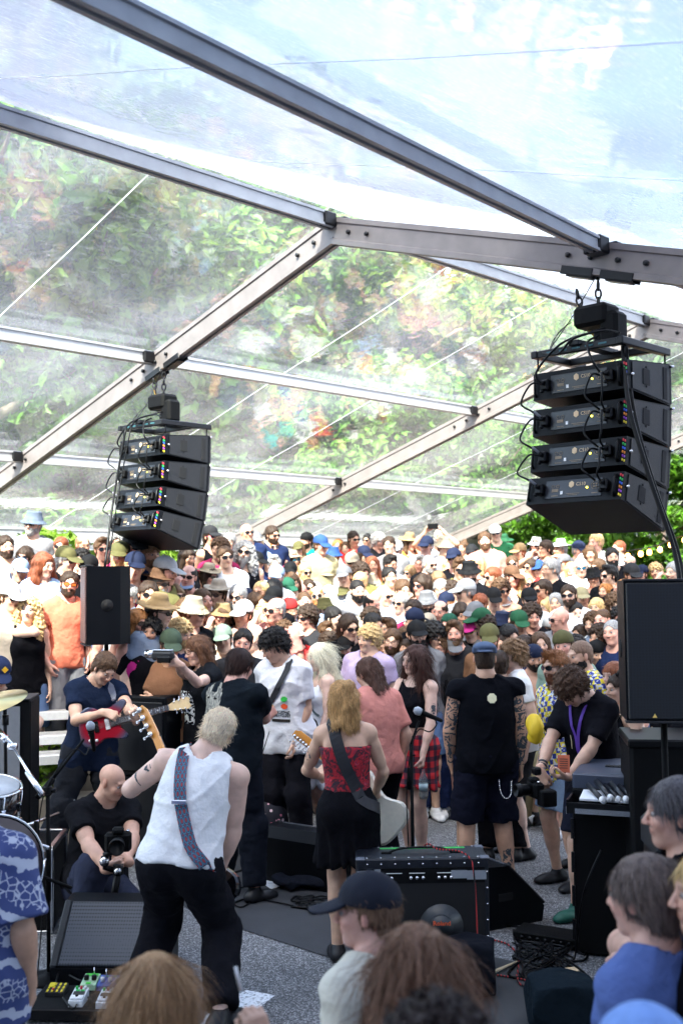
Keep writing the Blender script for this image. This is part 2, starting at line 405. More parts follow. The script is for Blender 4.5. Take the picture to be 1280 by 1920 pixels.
class Pose:
    """fem, fat, lean=(forward, side, twist) deg, head=(yaw, pitch, roll) deg, pelvis offset, hands {side: dict(t, pole, dir, n, curl)}, feet {side: (x, y, z, yaw)}"""
    def __init__(s, fem=False, fat=0., lean=(0, 0, 0), head=(0, 0, 0), pel=(0, 0, 0), R_=None, L_=None, fR=None, fL=None, sh=None, kpole=(0, -1, 0), bust=1.):
        s.fem, s.fat = fem, fat
        s.pel = A3(0, 0, .95) + A3(*pel)
        l = [math.radians(a) for a in lean]
        s.Rt = rz_(l[2]) @ ry(l[1]) @ rx(l[0]); s.Rb = rz_(l[2] * .5) @ ry(l[1] * .5) @ rx(l[0] * .5)
        s.mid = s.pel + s.Rb @ A3(0, 0, .16)
        tp = lambda x, y, z: s.mid + s.Rt @ A3(x, y, z - 1.11)
        bp = lambda x, y, z: s.pel + s.Rb @ A3(x, y, z - .95)
        s.tp, s.bp = tp, bp
        sw = sh or (.148 if fem else .170)
        s.S = {-1: tp(-sw, .012, 1.405), 1: tp(sw, .012, 1.405)}
        s.neck = tp(0, .03, 1.47)
        h = [math.radians(a) for a in head]
        s.Rh = s.Rt @ rz_(h[0]) @ ry(h[2]) @ rx(h[1]) if True else None
        s.Rh = rz_(0) @ s.Rt @ rz_(h[0]) @ rx(h[1]) @ ry(h[2])
        s.hc = s.neck + s.Rt @ rx(h[1] * .5) @ A3(0, -.022, .045) + s.Rh @ A3(0, -.012, .107)
        s.arm = {}; s.hand = {}
        for sd, H in ((-1, R_), (1, L_)):
            H = H or {}
            S = s.S[sd]; a, b = .285, .25
            t = H.get('t'); t = tp(sd * (sw + .075), -.03, .90) if t is None else A3(*t)
            v = t - S; d = min(np.linalg.norm(v), a + b - .004); v = nrm(v)
            pole = A3(*H.get('pole', (sd * .5, .8, -.3)))
            pp = pole - v * (pole @ v); pp = nrm(pp)
            x = (a * a - b * b + d * d) / (2 * d); hh = math.sqrt(max(a * a - x * x, 0))
            El = S + v * x + pp * hh; Wr = S + v * d
            s.arm[sd] = (S, El, Wr)
            hd = nrm(H.get('dir', Wr - El)); n = A3(*H.get('n', (-sd, 0, 0))); n = nrm(n - hd * (n @ hd))
            s.hand[sd] = (Wr, hd, n, H.get('curl', .35), H.get('fine', 'dir' in H or 't' in H))
        s.leg = {}
        for sd, Fp in ((-1, fR), (1, fL)):
            hip = s.pel + s.Rb @ A3(sd * .09, 0, -.03) * 1.0
            fx, fy, fz, yaw = Fp or (sd * .12, .02, 0, sd * 8)
            ank = A3(fx, fy, fz + .085); a, b = .43, .42
            v = ank - hip; d = min(np.linalg.norm(v), a + b - .002); v = nrm(v)
            pole = A3(*kpole); pp = nrm(pole - v * (pole @ v))
            x = (a * a - b * b + d * d) / (2 * d); hh = math.sqrt(max(a * a - x * x, 0))
            fwd = rz_(math.radians(yaw)) @ A3(0, -1, 0)
            s.leg[sd] = (hip, hip + v * x + pp * hh, ank, fwd)
        s.build_prims()
    def build_prims(s):
        f = s.fem; q = s.fat; tp, bp, Rt, Rb = s.tp, s.bp, s.Rt, s.Rb
        T = []; w = .9 if f else 1.
        T.append(Pell(bp(0, .012, .95), (.162 + q * .03, .112 + q * .03, .11), Rb, .05))
        T.append(Pell(bp(0, -.005 - q * .02, 1.08), ((.122 if f else .138) + q * .045, .098 + q * .06, .13), Rb, .05))
        T.append(Pell(tp(0, .004, 1.26), (.152 * w + q * .03, .108 + q * .025, .19), Rt, .05))
        T.append(Pcone(tp(-.12 * w, .012, 1.40), tp(.12 * w, .012, 1.40), .058, .058, .05))
        for sd in (-1, 1):
            T.append(Pcone(tp(0, .03, 1.50), tp(sd * .13 * w, .018, 1.425), .045, .042, .04))
            T.append(Pell(tp(sd * .075, .07, 1.31), (.06, .035, .09), Rt, .04))
            T.append(Pell(bp(sd * .07, .06, .93), (.08, .075, .085), Rb, .03))
            if f: T.append(Pell(tp(sd * .068, -.088, 1.285), (.056, .05, .055), Rt, .03))
            else: T.append(Pell(tp(sd * .07, -.062 - q * .01, 1.325), (.07, .042, .058), Rt, .03))
        s.torso = T
        s.up = {}; s.fo = {}; s.hp = {}; s.th = {}; s.sh = {}; s.ft = {}
        m = (.86 if f else 1.) * (1 + q * .25)
        for sd in (-1, 1):
            S, El, Wr = s.arm[sd]; 
            s.up[sd] = [Pell(S, (.055 * m,) * 3, None, .045), Pcone(S, El, .049 * m, .038 * m, .03),
                        Pcone(S + (El - S) * .3, S + (El - S) * .7, .045 * m, .041 * m, .03)]
            u = nrm(Wr - El)
            s.fo[sd] = [Pcone(El, Wr, .041 * m, .026 * m, .02), Pcone(El + (Wr - El) * .12, El + (Wr - El) * .45, .043 * m, .037 * m, .02)]
            Wp, hd, n, curl, _ = s.hand[sd]; sc_ = .92 if f else 1.
            wv = nrm(np.cross(hd, n)) * sd * -1      # towards the thumb side
            H = []
            # metacarpals
            offs = [.030, .010, -.010, -.029]; lens = [.086, .090, .085, .078]; fl = [.072, .082, .076, .060]
            for o, L, Lf in zip(offs, lens, fl):
                b0 = Wp + wv * o * .55 * sc_ + hd * .01; k0 = Wp + (wv * o + hd * L) * sc_
                H.append(Pcone(b0, k0, .0135 * sc_, .0115 * sc_, .012))
                p = k0; ang = curl * .9; d = hd
                for seg, (fr, an) in enumerate(((.45, 1.), (.3, 1.25), (.25, .8))):
                    ang_t = curl * 1.35 * sum((1., 1.25, .8)[:seg + 1])
                    dd = hd * math.cos(ang_t) + n * math.sin(ang_t)
                    e = p + dd * Lf * fr * sc_
                    H.append(Pcone(p, e, (.0098 - .0009 * seg) * sc_, (.0092 - .0012 * seg) * sc_, .003)); p = e
            b0 = Wp + wv * .018 * sc_ + hd * .018; k0 = Wp + (wv * .043 + hd * .05 + n * .018) * sc_
            e1 = k0 + nrm(wv * (.55 - curl * .5) + hd * .9 + n * (.2 + curl * .9)) * .034 * sc_
            e2 = e1 + nrm(wv * (.2 - curl * .7) + hd * .9 + n * (.25 + curl)) * .027 * sc_
            H.append(Pcone(b0, k0, .016 * sc_, .0125 * sc_, .012)); H.append(Pcone(k0, e1, .0115 * sc_, .0105 * sc_, .004)); H.append(Pcone(e1, e2, .0105 * sc_, .0088 * sc_, .003))
            H.append(Pcone(Wp - hd * .02, Wp + hd * .03, .026 * m, .022 * m, .015, sq=(n, .72)))
            s.hp[sd] = H
            hip, kn, an, fw = s.leg[sd]; mm = (1.02 if f else 1.) * (1 + q * .2)
            s.th[sd] = [Pcone(hip, kn, .088 * mm, .056 * mm, .04), Pcone(hip + (kn - hip) * .15, hip + (kn - hip) * .55, .085 * mm, .072 * mm, .04)]
            back = nrm(np.cross(np.cross(nrm(an - kn), fw), nrm(an - kn)))
            s.sh[sd] = [Pcone(kn, an, .052 * mm, .036, .03), Pcone(kn + (an - kn) * .15 - back * -.0, kn + (an - kn) * .5, .05 * mm, .045 * mm, .03),
                        Pell(kn + (an - kn) * .3 - fw * .02, (.043, .048, .1), None, .04)]
            up = A3(0, 0, 1); a0 = an - up * .085
            s.ft[sd] = [Pcone(a0 - fw * .035 + up * .038, an - up * .01, .033, .036, .02), Pcone(a0 - fw * .03 + up * .036, a0 + fw * .11 + up * .030, .036, .034, .02, sq=(up, .8)),
                        Pcone(a0 + fw * .09 + up * .026, a0 + fw * .155 + up * .022, .036, .028, .02, sq=(up, .7))]
    def bounds(s, pr, pad):
        lo = np.min([p[0] for p in pr], 0) - pad; hi = np.max([p[1] for p in pr], 0) + pad
        return lo, hi
    def field(s, pr, base, fine, pad=.05):
        lo, hi = s.bounds(pr, pad)
        return Field(*[axis(lo[i], hi[i], base, [(c[i], r, h) for c, r, h in fine]) for i in range(3)])
    def body(s, base=.012, hd=.007, hand=.0065, dark=None):
        hp = head_prims(s.fem, s.hc, s.Rh)
        allp = s.torso + hp + sum([s.up[k] + s.fo[k] + s.hp[k] + s.th[k] + s.sh[k] + s.ft[k] for k in (-1, 1)], [])
        fine = [(s.hc, .12, hd)]
        if hand:
            for sd in (-1, 1):
                if s.hand[sd][4]: fine.append((s.hand[sd][0] + s.hand[sd][1] * .07, .09, hand))
        F = s.field(allp, base, fine)
        for p in s.torso: F.put(p)
        for sd in (-1, 1):
            for p in s.th[sd] + s.sh[sd] + s.ft[sd]: F.put(p)
            for p in s.up[sd]: F.put(p)
        nr_ = (.050 if s.fem else .060) + s.fat * .008
        F.put(Pcone(s.neck - s.Rt @ A3(0, 0, .04), s.hc + s.Rh @ A3(0, .02, -.05), nr_ + .008, nr_ - .004, .03))
        F2 = Field(*F.ax)
        for p in hp: F2.put(p)
        for p in head_sub(s.hc, s.Rh): F2.put(p, op='s')
        k = .012; f, d = F.F, F2.F; h = np.maximum(k - np.abs(f - d), 0) / k; F.F = np.minimum(f, d) - h * h * k * .25
        F3 = Field(*F.ax)
        for sd in (-1, 1):
            for p in s.fo[sd] + s.hp[sd]: F3.put(p)
        k = .014; f, d = F.F, F3.F; h = np.maximum(k - np.abs(f - d), 0) / k; F.F = np.minimum(f, d) - h * h * k * .25
        V, Q = F.mesh()
        # tint of the skin itself: lips, brows, lashes, cheeks, ears, nose
        L = (V - s.hc) @ s.Rh / HSC; x, y, z = L[:, 0], L[:, 1], L[:, 2]; ax = np.abs(x)
        col = np.ones((len(V), 3))
        def mix(m, c):
            m = np.clip(m, 0, 1)[:, None]; col[:] = col * (1 - m) + np.array(c) * m
        near = (np.abs(z) < .13) & (ax < .1) & (y < .1)
        g = lambda cx, cy_, sx, sy: np.exp(-((ax - cx) / sx) ** 2 - ((z - cy_) / sy) ** 2) * near * (y < -.03)
        mix(.5 * g(.04, -.025, .02, .022), (1.05, .72, .68)); mix(.5 * g(0, -.022, .012, .015), (1., .75, .7))
        mix(.85 * g(.0, -.057, .021, .0085) * (y < -.075), (.72, .36, .36))
        mix(1. * g(.0, -.0565, .019, .0022) * (y < -.075), (.3, .13, .12))
        mix(.8 * g(.034, .031, .018, .0055), (.35, .25, .2))
        mix(.75 * g(.033, .008, .017, .008), (.42, .3, .28))
        mix(.35 * near * (ax > .073) * (np.abs(z) < .04), (1., .6, .55))
        return mesh_np('body', V, Q, M_skin, attr=col)
    def shirt(s, sleeve=.55, loose=.018, hem=.86, neck=.012, base=.013, wr=.006, tank=False, openf=False, seed=0, strapless=False, vneck=0.):
        pr = list(s.torso) + (sum([s.up[k] + s.fo[k] for k in (-1, 1)], []) if sleeve else [])
        F = s.field(pr, base, [], .09)
        for k_, p in enumerate(s.torso): F.put(p, loose if k_ < 3 else loose * .6, p[2] + .03)
        if hem < 1.0:
            F.put(Pcone(s.tp(0, .0, 1.24), s.bp(0, .01, hem - .06), .148 * (.93 if s.fem else 1) + s.fat * .035 + loose, .158 + s.fat * .035 + loose, .05, sq=(nrm(s.Rb @ A3(0, 1, 0)), .78)))
            for sd in (-1, 1):
                F.put(Pell(s.bp(sd * .07, .055, .93), (.09, .085, .09), s.Rb, .03), loose); hip = s.leg[sd][0]
                F.put(Pcone(hip + A3(0, 0, .02), hip + (s.leg[sd][1] - hip) * .22, .098, .095, .04), loose + .004)
        if sleeve:
            for sd in (-1, 1):
                S, El, Wr = s.arm[sd]; f2 = Field(*F.ax)
                m = (.86 if s.fem else 1.) * (1 + s.fat * .3)
                f2.put(Pell(S, (.053 * m,) * 3, None, .045), loose * .6)
                if sleeve <= 1:
                    v = (El - S); e = S + v * (sleeve + .15)
                    f2.put(Pcone(S, e, .047 * m + loose * .8, .050 * m + loose * .9, .03))
                    f2.cut(lambda P: ((P[0] - S[0]) * v[0] + (P[1] - S[1]) * v[1] + (P[2] - S[2]) * v[2]) / np.linalg.norm(v) - sleeve * np.linalg.norm(v))
                else:
                    v = (Wr - El); t = sleeve - 1
                    f2.put(Pcone(S, El, .054 + loose, .045 + loose, .03)); f2.put(Pcone(El, El + v * (t + .1), .045 + loose, .038 + loose, .02))
                    def cf(P): return np.minimum(((P[0] - El[0]) * v[0] + (P[1] - El[1]) * v[1] + (P[2] - El[2]) * v[2]) / np.linalg.norm(v) - t * np.linalg.norm(v), 1)
                    f2.cut(lambda P: cf(P))
                k = .03; a, b = F.F, f2.F; h = np.maximum(k - np.abs(a - b), 0) / k; F.F = np.minimum(a, b) - h * h * k * .25
        if tank:
            for sd in (-1, 1):
                S = s.S[sd]
                a = S + s.Rt @ A3(sd * (.055 if tank is True else tank), 0, .02); b = S + s.Rt @ A3(sd * .075, 0, -.13)
                F.put(Pcone(a, b, .10, .085, .01), 0, .012, 's')
        if not strapless:
            n0 = s.neck + s.Rt @ A3(0, -.04 - vneck * .4, .01); 
            F.put(Pcone(n0 + s.Rt @ A3(0, .02, -.01 - vneck), s.neck + s.Rt @ A3(0, -.0, .12), .068 + neck + (.03 if tank else 0), .09 + neck, .01), 0, .01, 's')
        else:
            c = s.tp(0, 0, strapless); n = s.Rt @ A3(0, 0, 1)
            F.cut(lambda P: (P[0] - c[0]) * n[0] + (P[1] - c[1]) * n[1] + (P[2] - c[2]) * n[2])
        if openf:
            c = s.tp(0, -.1, 1.2); F.put(Pcone(s.tp(0, -.16, 1.48), s.bp(0, -.2, .8), .05, .10, .01), 0, .01, 's')
        c = s.bp(0, 0, hem); n = s.Rb @ A3(0, 0, -1)
        F.cut(lambda P: (P[0] - c[0]) * n[0] + (P[1] - c[1]) * n[1] + (P[2] - c[2]) * n[2] + .006 * np.sin(P[0] * 31 + seed) * np.cos(P[1] * 27))
        F.fold(wr * 1.1, seed); F.noise(wr * .3, 20, seed)
        V, Q = F.mesh(); return mesh_np('shirt', V, Q, M_cloth)
    def pants(s, length=.97, loose=.016, waist=1.02, base=.015, wr=.006, flare=.01, seed=0, skirt=None):
        pr = [s.torso[0], s.torso[1]] + sum([s.th[k] + s.sh[k] for k in (-1, 1)], [])
        F = s.field(pr, base, [], .09 if not skirt else .2)
        if skirt:
            zh, r0, r1 = skirt
            for p in (s.torso[0], s.torso[1], s.torso[6], s.torso[10]): F.put(p, loose)
            kn = (s.leg[-1][1] + s.leg[1][1]) / 2; hp_ = s.pel + A3(0, 0, .02)
            F.put(Pcone(hp_, hp_ + (kn - hp_) * (.95 - zh) / .45, r0, r1, .05, sq=(A3(0, 1, 0), .78)))
            for sd in (-1, 1):
                for p in s.th[sd]: F.put(p, loose * .8, .05)
            F.cut(lambda P: zh - P[2] + .012 * np.sin(P[0] * 18 + seed) + 0 * P[1])
            X, Y, Z = F.ax[0][:, None, None], F.ax[1][None, :, None], F.ax[2][None, None, :]
            F.F += (np.clip((.9 - Z) * .05, 0, .02) * np.sin(np.arctan2(Y, X - hp_[0]) * 11 + seed)).astype(np.float32)
        else:
            for p in [s.torso[0], s.torso[1], s.torso[6], s.torso[10]]: F.put(p, loose)
            for sd in (-1, 1):
                hip, kn, an, fw = s.leg[sd]; f2 = Field(*F.ax)
                f2.put(Pcone(hip, kn, .092 + s.fat * .015, .060, .05), loose)
                f2.put(Pell(hip, (.097, .1, .1), None, .05), loose)
                for p in s.th[sd] + (s.sh[sd] if length > .52 else []): f2.put(p, .007 + wr, .04)
                if length > .52:
                    e = kn + (an - kn) * min((length - .5) * 2, 1.02)
                    f2.put(Pcone(kn, e, .060 + loose, .048 + loose + flare, .07))
                    v = an - kn; c = e; L = np.linalg.norm(v)
                else:
                    v = kn - hip; c = hip + v * length * 2; L = np.linalg.norm(v)
                    f2.put(Pcone(hip + v * .3, c + v * .15, .085 + loose, .072 + loose + flare, .04))
                nn = v / L
                f2.cut(lambda P: np.where((P[2] < c[2] + .12) | True, (P[0] - c[0]) * nn[0] + (P[1] - c[1]) * nn[1] + (P[2] - c[2]) * nn[2], -1))
                k = .03; a, b = F.F, f2.F; h = np.maximum(k - np.abs(a - b), 0) / k; F.F = np.minimum(a, b) - h * h * k * .25
        c = s.bp(0, 0, waist); n = s.Rb @ A3(0, 0, 1)
        crouch = s.pel[2] < .7
        F.cut(lambda P: np.minimum((P[0] - c[0]) * n[0] + (P[1] - c[1]) * n[1] + (P[2] - c[2]) * n[2], (P[1] - s.pel[1] + .11) if crouch else 9.))
        F.noise(wr * .8, 30, seed + 5, (1, 1, .8)); F.noise(wr * .4, 90, seed + 9, (.5, .5, 1.2))
        V, Q = F.mesh(); return mesh_np('trousers', V, Q, M_cloth)
    def shoe(s, side, mat=None, high=.11, infl=.012):
        pr = s.ft[side]
        F = s.field(pr, .011, [], .04)
        for p in pr: F.put(p, infl)
        zc = s.leg[side][2][2] - .085
        F.cut(lambda P: zc + .004 - P[2] + 0 * P[0])
        F.cut(lambda P: P[2] - zc - high + 0 * P[0])
        V, Q = F.mesh(); return mesh_np('shoe', V, Q, mat or M_shoe)

# hair, hats, beards and glasses live in the head's own frame
def strands(V, Q, n, length, down, width=.0016, seed=1, out=.6, region=None, curl=0., jit=.12):
    "thin tapering locks growing out of a surface"
    r = np.random.RandomState(seed)
    a, b, c = V[Q[:, 0]], V[Q[:, 1]], V[Q[:, 2]]
    nn = np.cross(b - a, c - a); nn /= np.linalg.norm(nn, axis=1)[:, None] + 1e-12
    ctr = (a + c) / 2
    idx = np.arange(len(Q)) if region is None else np.nonzero(region(ctr))[0]
    if len(idx) == 0: return V, Q, None
    i = r.choice(idx, n); p = ctr[i] + r.normal(0, .003, (n, 3)); nv = nn[i]
    d = down(p) if callable(down) else np.tile(np.array(down, float), (n, 1))
    d = d - nv * (np.sum(d * nv, 1))[:, None] * .9
    d /= np.linalg.norm(d, axis=1)[:, None] + 1e-9
    d = d + nv * out * r.uniform(.1, 1, (n, 1)) + r.normal(0, jit, (n, 3)); d /= np.linalg.norm(d, axis=1)[:, None]
    L = length * r.uniform(.5, 1.2, (n, 1))
    sd = np.cross(d, nv + r.normal(0, .4, (n, 3))); sd /= np.linalg.norm(sd, axis=1)[:, None] + 1e-9
    w = width * r.uniform(.6, 1.5, (n, 1))
    bend = r.normal(0, curl * .5 + .03, (n, 3)) * L
    p0 = p - nv * .004
    m = p0 + d * L * .55 + bend; t = p0 + d * L + nv * -.12 * L + bend * .5
    k = len(V)
    NV = np.concatenate([p0 - sd * w, p0 + sd * w, m + sd * w * .8, m - sd * w * .8, t])
    o = np.arange(n)
    Q4 = np.stack([k + o, k + n + o, k + 2 * n + o, k + 3 * n + o], 1); T3 = np.stack([k + 3 * n + o, k + 2 * n + o, k + 4 * n + o], 1)
    return np.concatenate([V, NV]), np.concatenate([Q, Q4]), T3
HX = lambda h, a=.16, lo=-.16, hi=.17: [axis(-a, a, h), axis(-a, a + .02, h), axis(lo, hi, h)]
def hair_mesh(style, h=.0065, ns=2500, seed=1, fine=False):
    r = np.random.RandomState(seed)
    lo = -.16
    if style in ('long', 'longwavy', 'longcurly'): lo = -.46
    if style in ('bob', 'mulletlong', 'ponytail', 'dread', 'shoulder'): lo = -.30
    F = Field(axis(-.19, .19, h), axis(-.18, .24, h), axis(lo, .2, h))
    def e(c, rr, k=.02, op='u', Rm=None): F.put(Pell(c, rr, Rm, k), 0, k, op)
    def c(a, b, ra, rb, k=.02, op='u'): F.put(Pcone(a, b, ra, rb, k), 0, k, op)
    down = (0, .25, -1); ln = .03; out = .35; curl = .05; wd = .0016; top = 0
    th = {'crop': .006, 'short': .014, 'buzz': .004, 'curly': .030, 'afro': .05, 'fringe': .016, 'balding': .006, 'quiff': .016}.get(style, .014)
    e((0, .022, .034), (.077 + th, .100 + th, .087 + th * 1.0), .01)
    e((0, .05, -.03), (.068 + th * .6, .062 + th * .7, .075), .03)
    if style == 'quiff': e((0, -.045, .115), (.06, .05, .03), .03)
    if style == 'fringe' or style == 'bobfringe': pass
    # face opening
    zf = {'fringe': .045, 'bob': .05, 'shoulder': .045, 'long': .085, 'longwavy': .085, 'longcurly': .075, 'crop': .075, 'curly': .07, 'quiff': .085}.get(style, .078)
    if style == 'balding': e((0, -.02, .11), (.075, .10, .05), .02, 's'); zf = .09
    e((0, -.10, zf - .115), (.066 if style not in ('bob', 'shoulder', 'long', 'longwavy', 'longcurly') else .058, .075, .11), .012, 's')
    longh = style in ('bob', 'shoulder', 'long', 'longwavy', 'longcurly', 'mulletlong', 'dread')
    if not longh:
        F.cut(lambda P: np.where(P[1] < .045, -.035 - P[2] - (P[1] < -.05) * .06 * 0, -.085 - P[2] + (P[1] - .045) * .2) + 0 * P[0])
        # temples: cut hair in front of the ear below the hairline
        F.cut(lambda P: np.minimum(np.minimum(.03 - P[2], -.02 - P[1]), 1) + 0 * P[0] + .0)
    if style == 'bob' or style == 'shoulder':
        L = -.12 if style == 'bob' else -.17
        for s in (-1, 1):
            c((s * .072, .0, .03), (s * .082, -.01, L), .03, .024, .03); c((s * .055, .06, .0), (s * .065, .07, L), .045, .04, .03)
        c((0, .09, 0), (0, .095, L), .05, .045, .03); ln = .06; out = .12
    if style in ('long', 'longwavy', 'longcurly'):
        L = {'long': -.36, 'longwavy': -.38, 'longcurly': -.36}[style]; w = {'long': 0, 'longwavy': .012, 'longcurly': .024}[style]
        for s in (-1, 1):
            c((s * .07, .0, .03), (s * (.09 + w), -.005, -.14), .028 + w, .03 + w, .03); c((s * (.09 + w), -.01, -.14), (s * (.10 + w), -.04, L + .08), .03 + w, .022 + w, .03)
            c((s * .05, .06, .0), (s * .075, .085, -.2), .05, .045 + w, .03); c((s * .075, .085, -.2), (s * .075, .09, L), .045 + w, .03, .03)
        c((0, .09, 0), (0, .11, L), .055, .04 + w, .03); ln = .09; out = .12 if style == 'long' else .3
    if style == 'mulletlong':
        for s in (-1, 0, 1): c((s * .05, .07, 0), (s * .055, .085, -.17), .05, .035, .03)
        ln = .05; out = .25
    if style == 'ponytail':
        c((0, .11, .06), (0, .16, .03), .03, .03, .01); c((0, .16, .03), (0, .17, -.2), .035, .018, .02)
    if style == 'bun': e((0, .06, .13), (.042, .042, .036), .01)
    if style == 'dread':
        for i in range(26):
            a = r.uniform(-2.6, 2.6); R0 = .09; x, y = math.sin(a) * R0, .02 + math.cos(a) * R0 * 1.1
            if y < -.05: continue
            c((x * .9, y * .9, .05), (x * 1.15, y * 1.15, r.uniform(-.24, -.13)), .012, .009, .004)
        ln = .02
    if style in ('curly', 'afro', 'longcurly', 'curlymess'):
        F.noise(.012, 130, seed); F.noise(.007, 230, seed + 2); out = .9; ln = .026; curl = .7; wd = .0024
    elif style == 'shoulder': F.noise(.011, 55, seed, (1, 1, .9)); F.noise(.003, 240, seed + 2, (1, 1, .12)); curl = .2; out = .3; ln = .05
    elif style == 'longwavy': F.noise(.008, 60, seed, (1, 1, .8)); F.noise(.003, 260, seed + 2, (1, 1, .15)); curl = .15; out = .15
    elif style in ('buzz', 'balding', 'crop'): F.noise(.002, 200, seed); ln = .012; out = .9; down = (0, .1, -.6)
    elif fine: F.noise(.003, 40, seed, (1, 1, .4)); F.noise(.002, 240, seed + 2, (1, 1, .06)); out = .35; curl = .05
    else: F.noise(.003, 90, seed); F.noise(.0035, 260, seed + 2, (1, 1, .2)); out = .35; curl = .12
    if style == 'crop': ln = .022; out = .55; down = lambda p: np.stack([p[:, 0] * .8, p[:, 1] * .8 - .0, -np.ones(len(p)) * .06], 1)
    if style == 'quiff': down = lambda p: np.stack([p[:, 0] * .3, .5 - 1.0 * (p[:, 1] < 0), -np.ones(len(p)) * .6 + 1.2 * (p[:, 2] > .08)], 1); out = .6
    if style == 'under': F.cut(lambda P: P[2] - .062 + 0 * P[0] + 0 * P[1])
    V, Q = F.mesh()
    if fine and style not in ('curly',): ln *= 2.2; out *= .45; wd *= .8
    V, Q, T3 = strands(V, Q, ns, ln, down, wd, seed, out, curl=curl, jit=.06 if fine else .12)
    return mesh_np('hair_' + style, V, Q, M_hair, F3=T3)
def beard_mesh(long=False, seed=1):
    F = Field(axis(-.09, .09, .006), axis(-.15, .06, .006), axis(-.2 if long else -.15, .01, .006))
    for p in [(q[0] / HSC, q[1] / HSC, q[2], (lambda P, f=q[3]: f([c * HSC for c in P]) / HSC)) for q in head_prims()[1:5]]: F.put(p, .008)
    if long: F.put(Pcone((0, -.06, -.1), (0, -.075, -.16), .04, .02, .03))
    F.put(Pell((0, -.10, -.028), (.022, .04, .019), None, .01), 0, .01, 's'); F.put(Pell((0, -.105, -.057), (.02, .02, .006), None, .005), 0, .005, 's')
    F.put(Pell((-.045, -.085, .005), (.035, .05, .035), None, .01), 0, .01, 's'); F.put(Pell((.045, -.085, .005), (.035, .05, .035), None, .01), 0, .01, 's')
    F.cut(lambda P: np.maximum(P[2] + .012 - (P[1] + .02) * 0, P[1] - .025) + 0 * P[0])
    F.put(Pell((0, -.02, -.02), (.07, .07, .03), None, .01), 0, .01, 's')
    F.noise(.002, 200, seed)
    V, Q = F.mesh(); V, Q, T3 = strands(V, Q, 900, .014 if not long else .03, (0, -.1, -1), .0013, seed, .6)
    return mesh_np('beard', V, Q, M_hair, F3=T3)
def cap_mesh(kind='cap', h=.0065):
    F = Field(axis(-.24, .24, h), axis(-.26, .25, h), axis(-.03, .22, h))
    if kind in ('cap', 'capback'):
        F.put(Pell((0, .02, .048), (.097, .120, .104), None, .01)); F.cut(lambda P: .038 + P[1] * -.12 - P[2] + 0 * P[0])
        f2 = Field(*F.ax)
        f2.put(Pell((0, -.125, .042), (.080, .098, .06), None, .0)); 
        c0 = lambda P: np.abs(P[2] - (.056 + (P[1] + .06) * .28 - (P[0] * 2.6) ** 2 * .35)) - .0068
        f2.cut(c0); f2.cut(lambda P: P[1] + .055 + 0 * P[0] + 0 * P[2])
        F.F = np.minimum(F.F, f2.F)
        F.put(Pell((0, .02, .152), (.008, .008, .006), None, .003))
    elif kind == 'bucket':
        F.put(Pcone((0, .02, .05), (0, .02, .118), .100, .078, .01, )); F.put(Pell((0, .02, .05), (.098, .112, .05), None, .01))
        F.cut(lambda P: .03 - P[2] + 0 * P[0] + 0 * P[1]); F.cut(lambda P: P[2] - .142 + 0 * P[0] + 0 * P[1])
        f2 = Field(*F.ax); rr = lambda P: np.sqrt(P[0] ** 2 + ((P[1] - .02) * .92) ** 2)
        f2.F[:] = -1; f2.cut(lambda P: np.abs(P[2] - (.052 - (rr(P) - .09) * .75)) - .005); f2.cut(lambda P: rr(P) - .145); f2.cut(lambda P: .085 - rr(P) + 0 * P[2])
        F.F = np.minimum(F.F, f2.F)
    elif kind in ('fedora', 'straw', 'sunhat'):
        w = {'fedora': .152, 'straw': .17, 'sunhat': .20}[kind]
        F.put(Pcone((0, .02, .06), (0, .02, .112), .096, .075, .01)); F.put(Pell((0, .02, .06), (.095, .11, .05), None, .01))
        F.put(Pell((0, .02, .185), (.018, .07, .02), None, .03), 0, .03, 's')
        F.cut(lambda P: .048 - P[2] + 0 * P[0] + 0 * P[1]); F.cut(lambda P: P[2] - .16 + 0 * P[0] + 0 * P[1])
        f2 = Field(*F.ax); rr = lambda P: np.sqrt(P[0] ** 2 + ((P[1] - .02) * .94) ** 2)
        f2.F[:] = -1; f2.cut(lambda P: np.abs(P[2] - (.060 - (P[1] * 0) + np.abs(P[0]) ** 2 * (.9 if kind == 'fedora' else -.5))) - .005); f2.cut(lambda P: rr(P) - w + 0 * P[2]); f2.cut(lambda P: .08 - rr(P) + 0 * P[2])
        F.F = np.minimum(F.F, f2.F)
    elif kind == 'beanie':
        F.put(Pell((0, .025, .05), (.092, .113, .100), None, .01)); F.cut(lambda P: .045 + P[1] * -.25 - P[2] + 0 * P[0])
    elif kind == 'flat':
        F.put(Pell((0, .02, .06), (.095, .115, .072), None, .01)); F.put(Pell((0, -.06, .085), (.085, .07, .035), None, .03)); F.cut(lambda P: .04 + P[1] * -.1 - P[2] + 0 * P[0])
        F.put(Pell((0, -.11, .055), (.06, .05, .008), None, .01))
    F.noise(.0015, 60, 3)
    V, Q = F.mesh()
    if kind == 'capback':
        V = V * np.array([-1, -1, 1]); V[:, 1] += .035; V[:, 2] += (V[:, 1] - .02) * -.1
    return mesh_np('cap_' + kind, V, Q, M_hat)
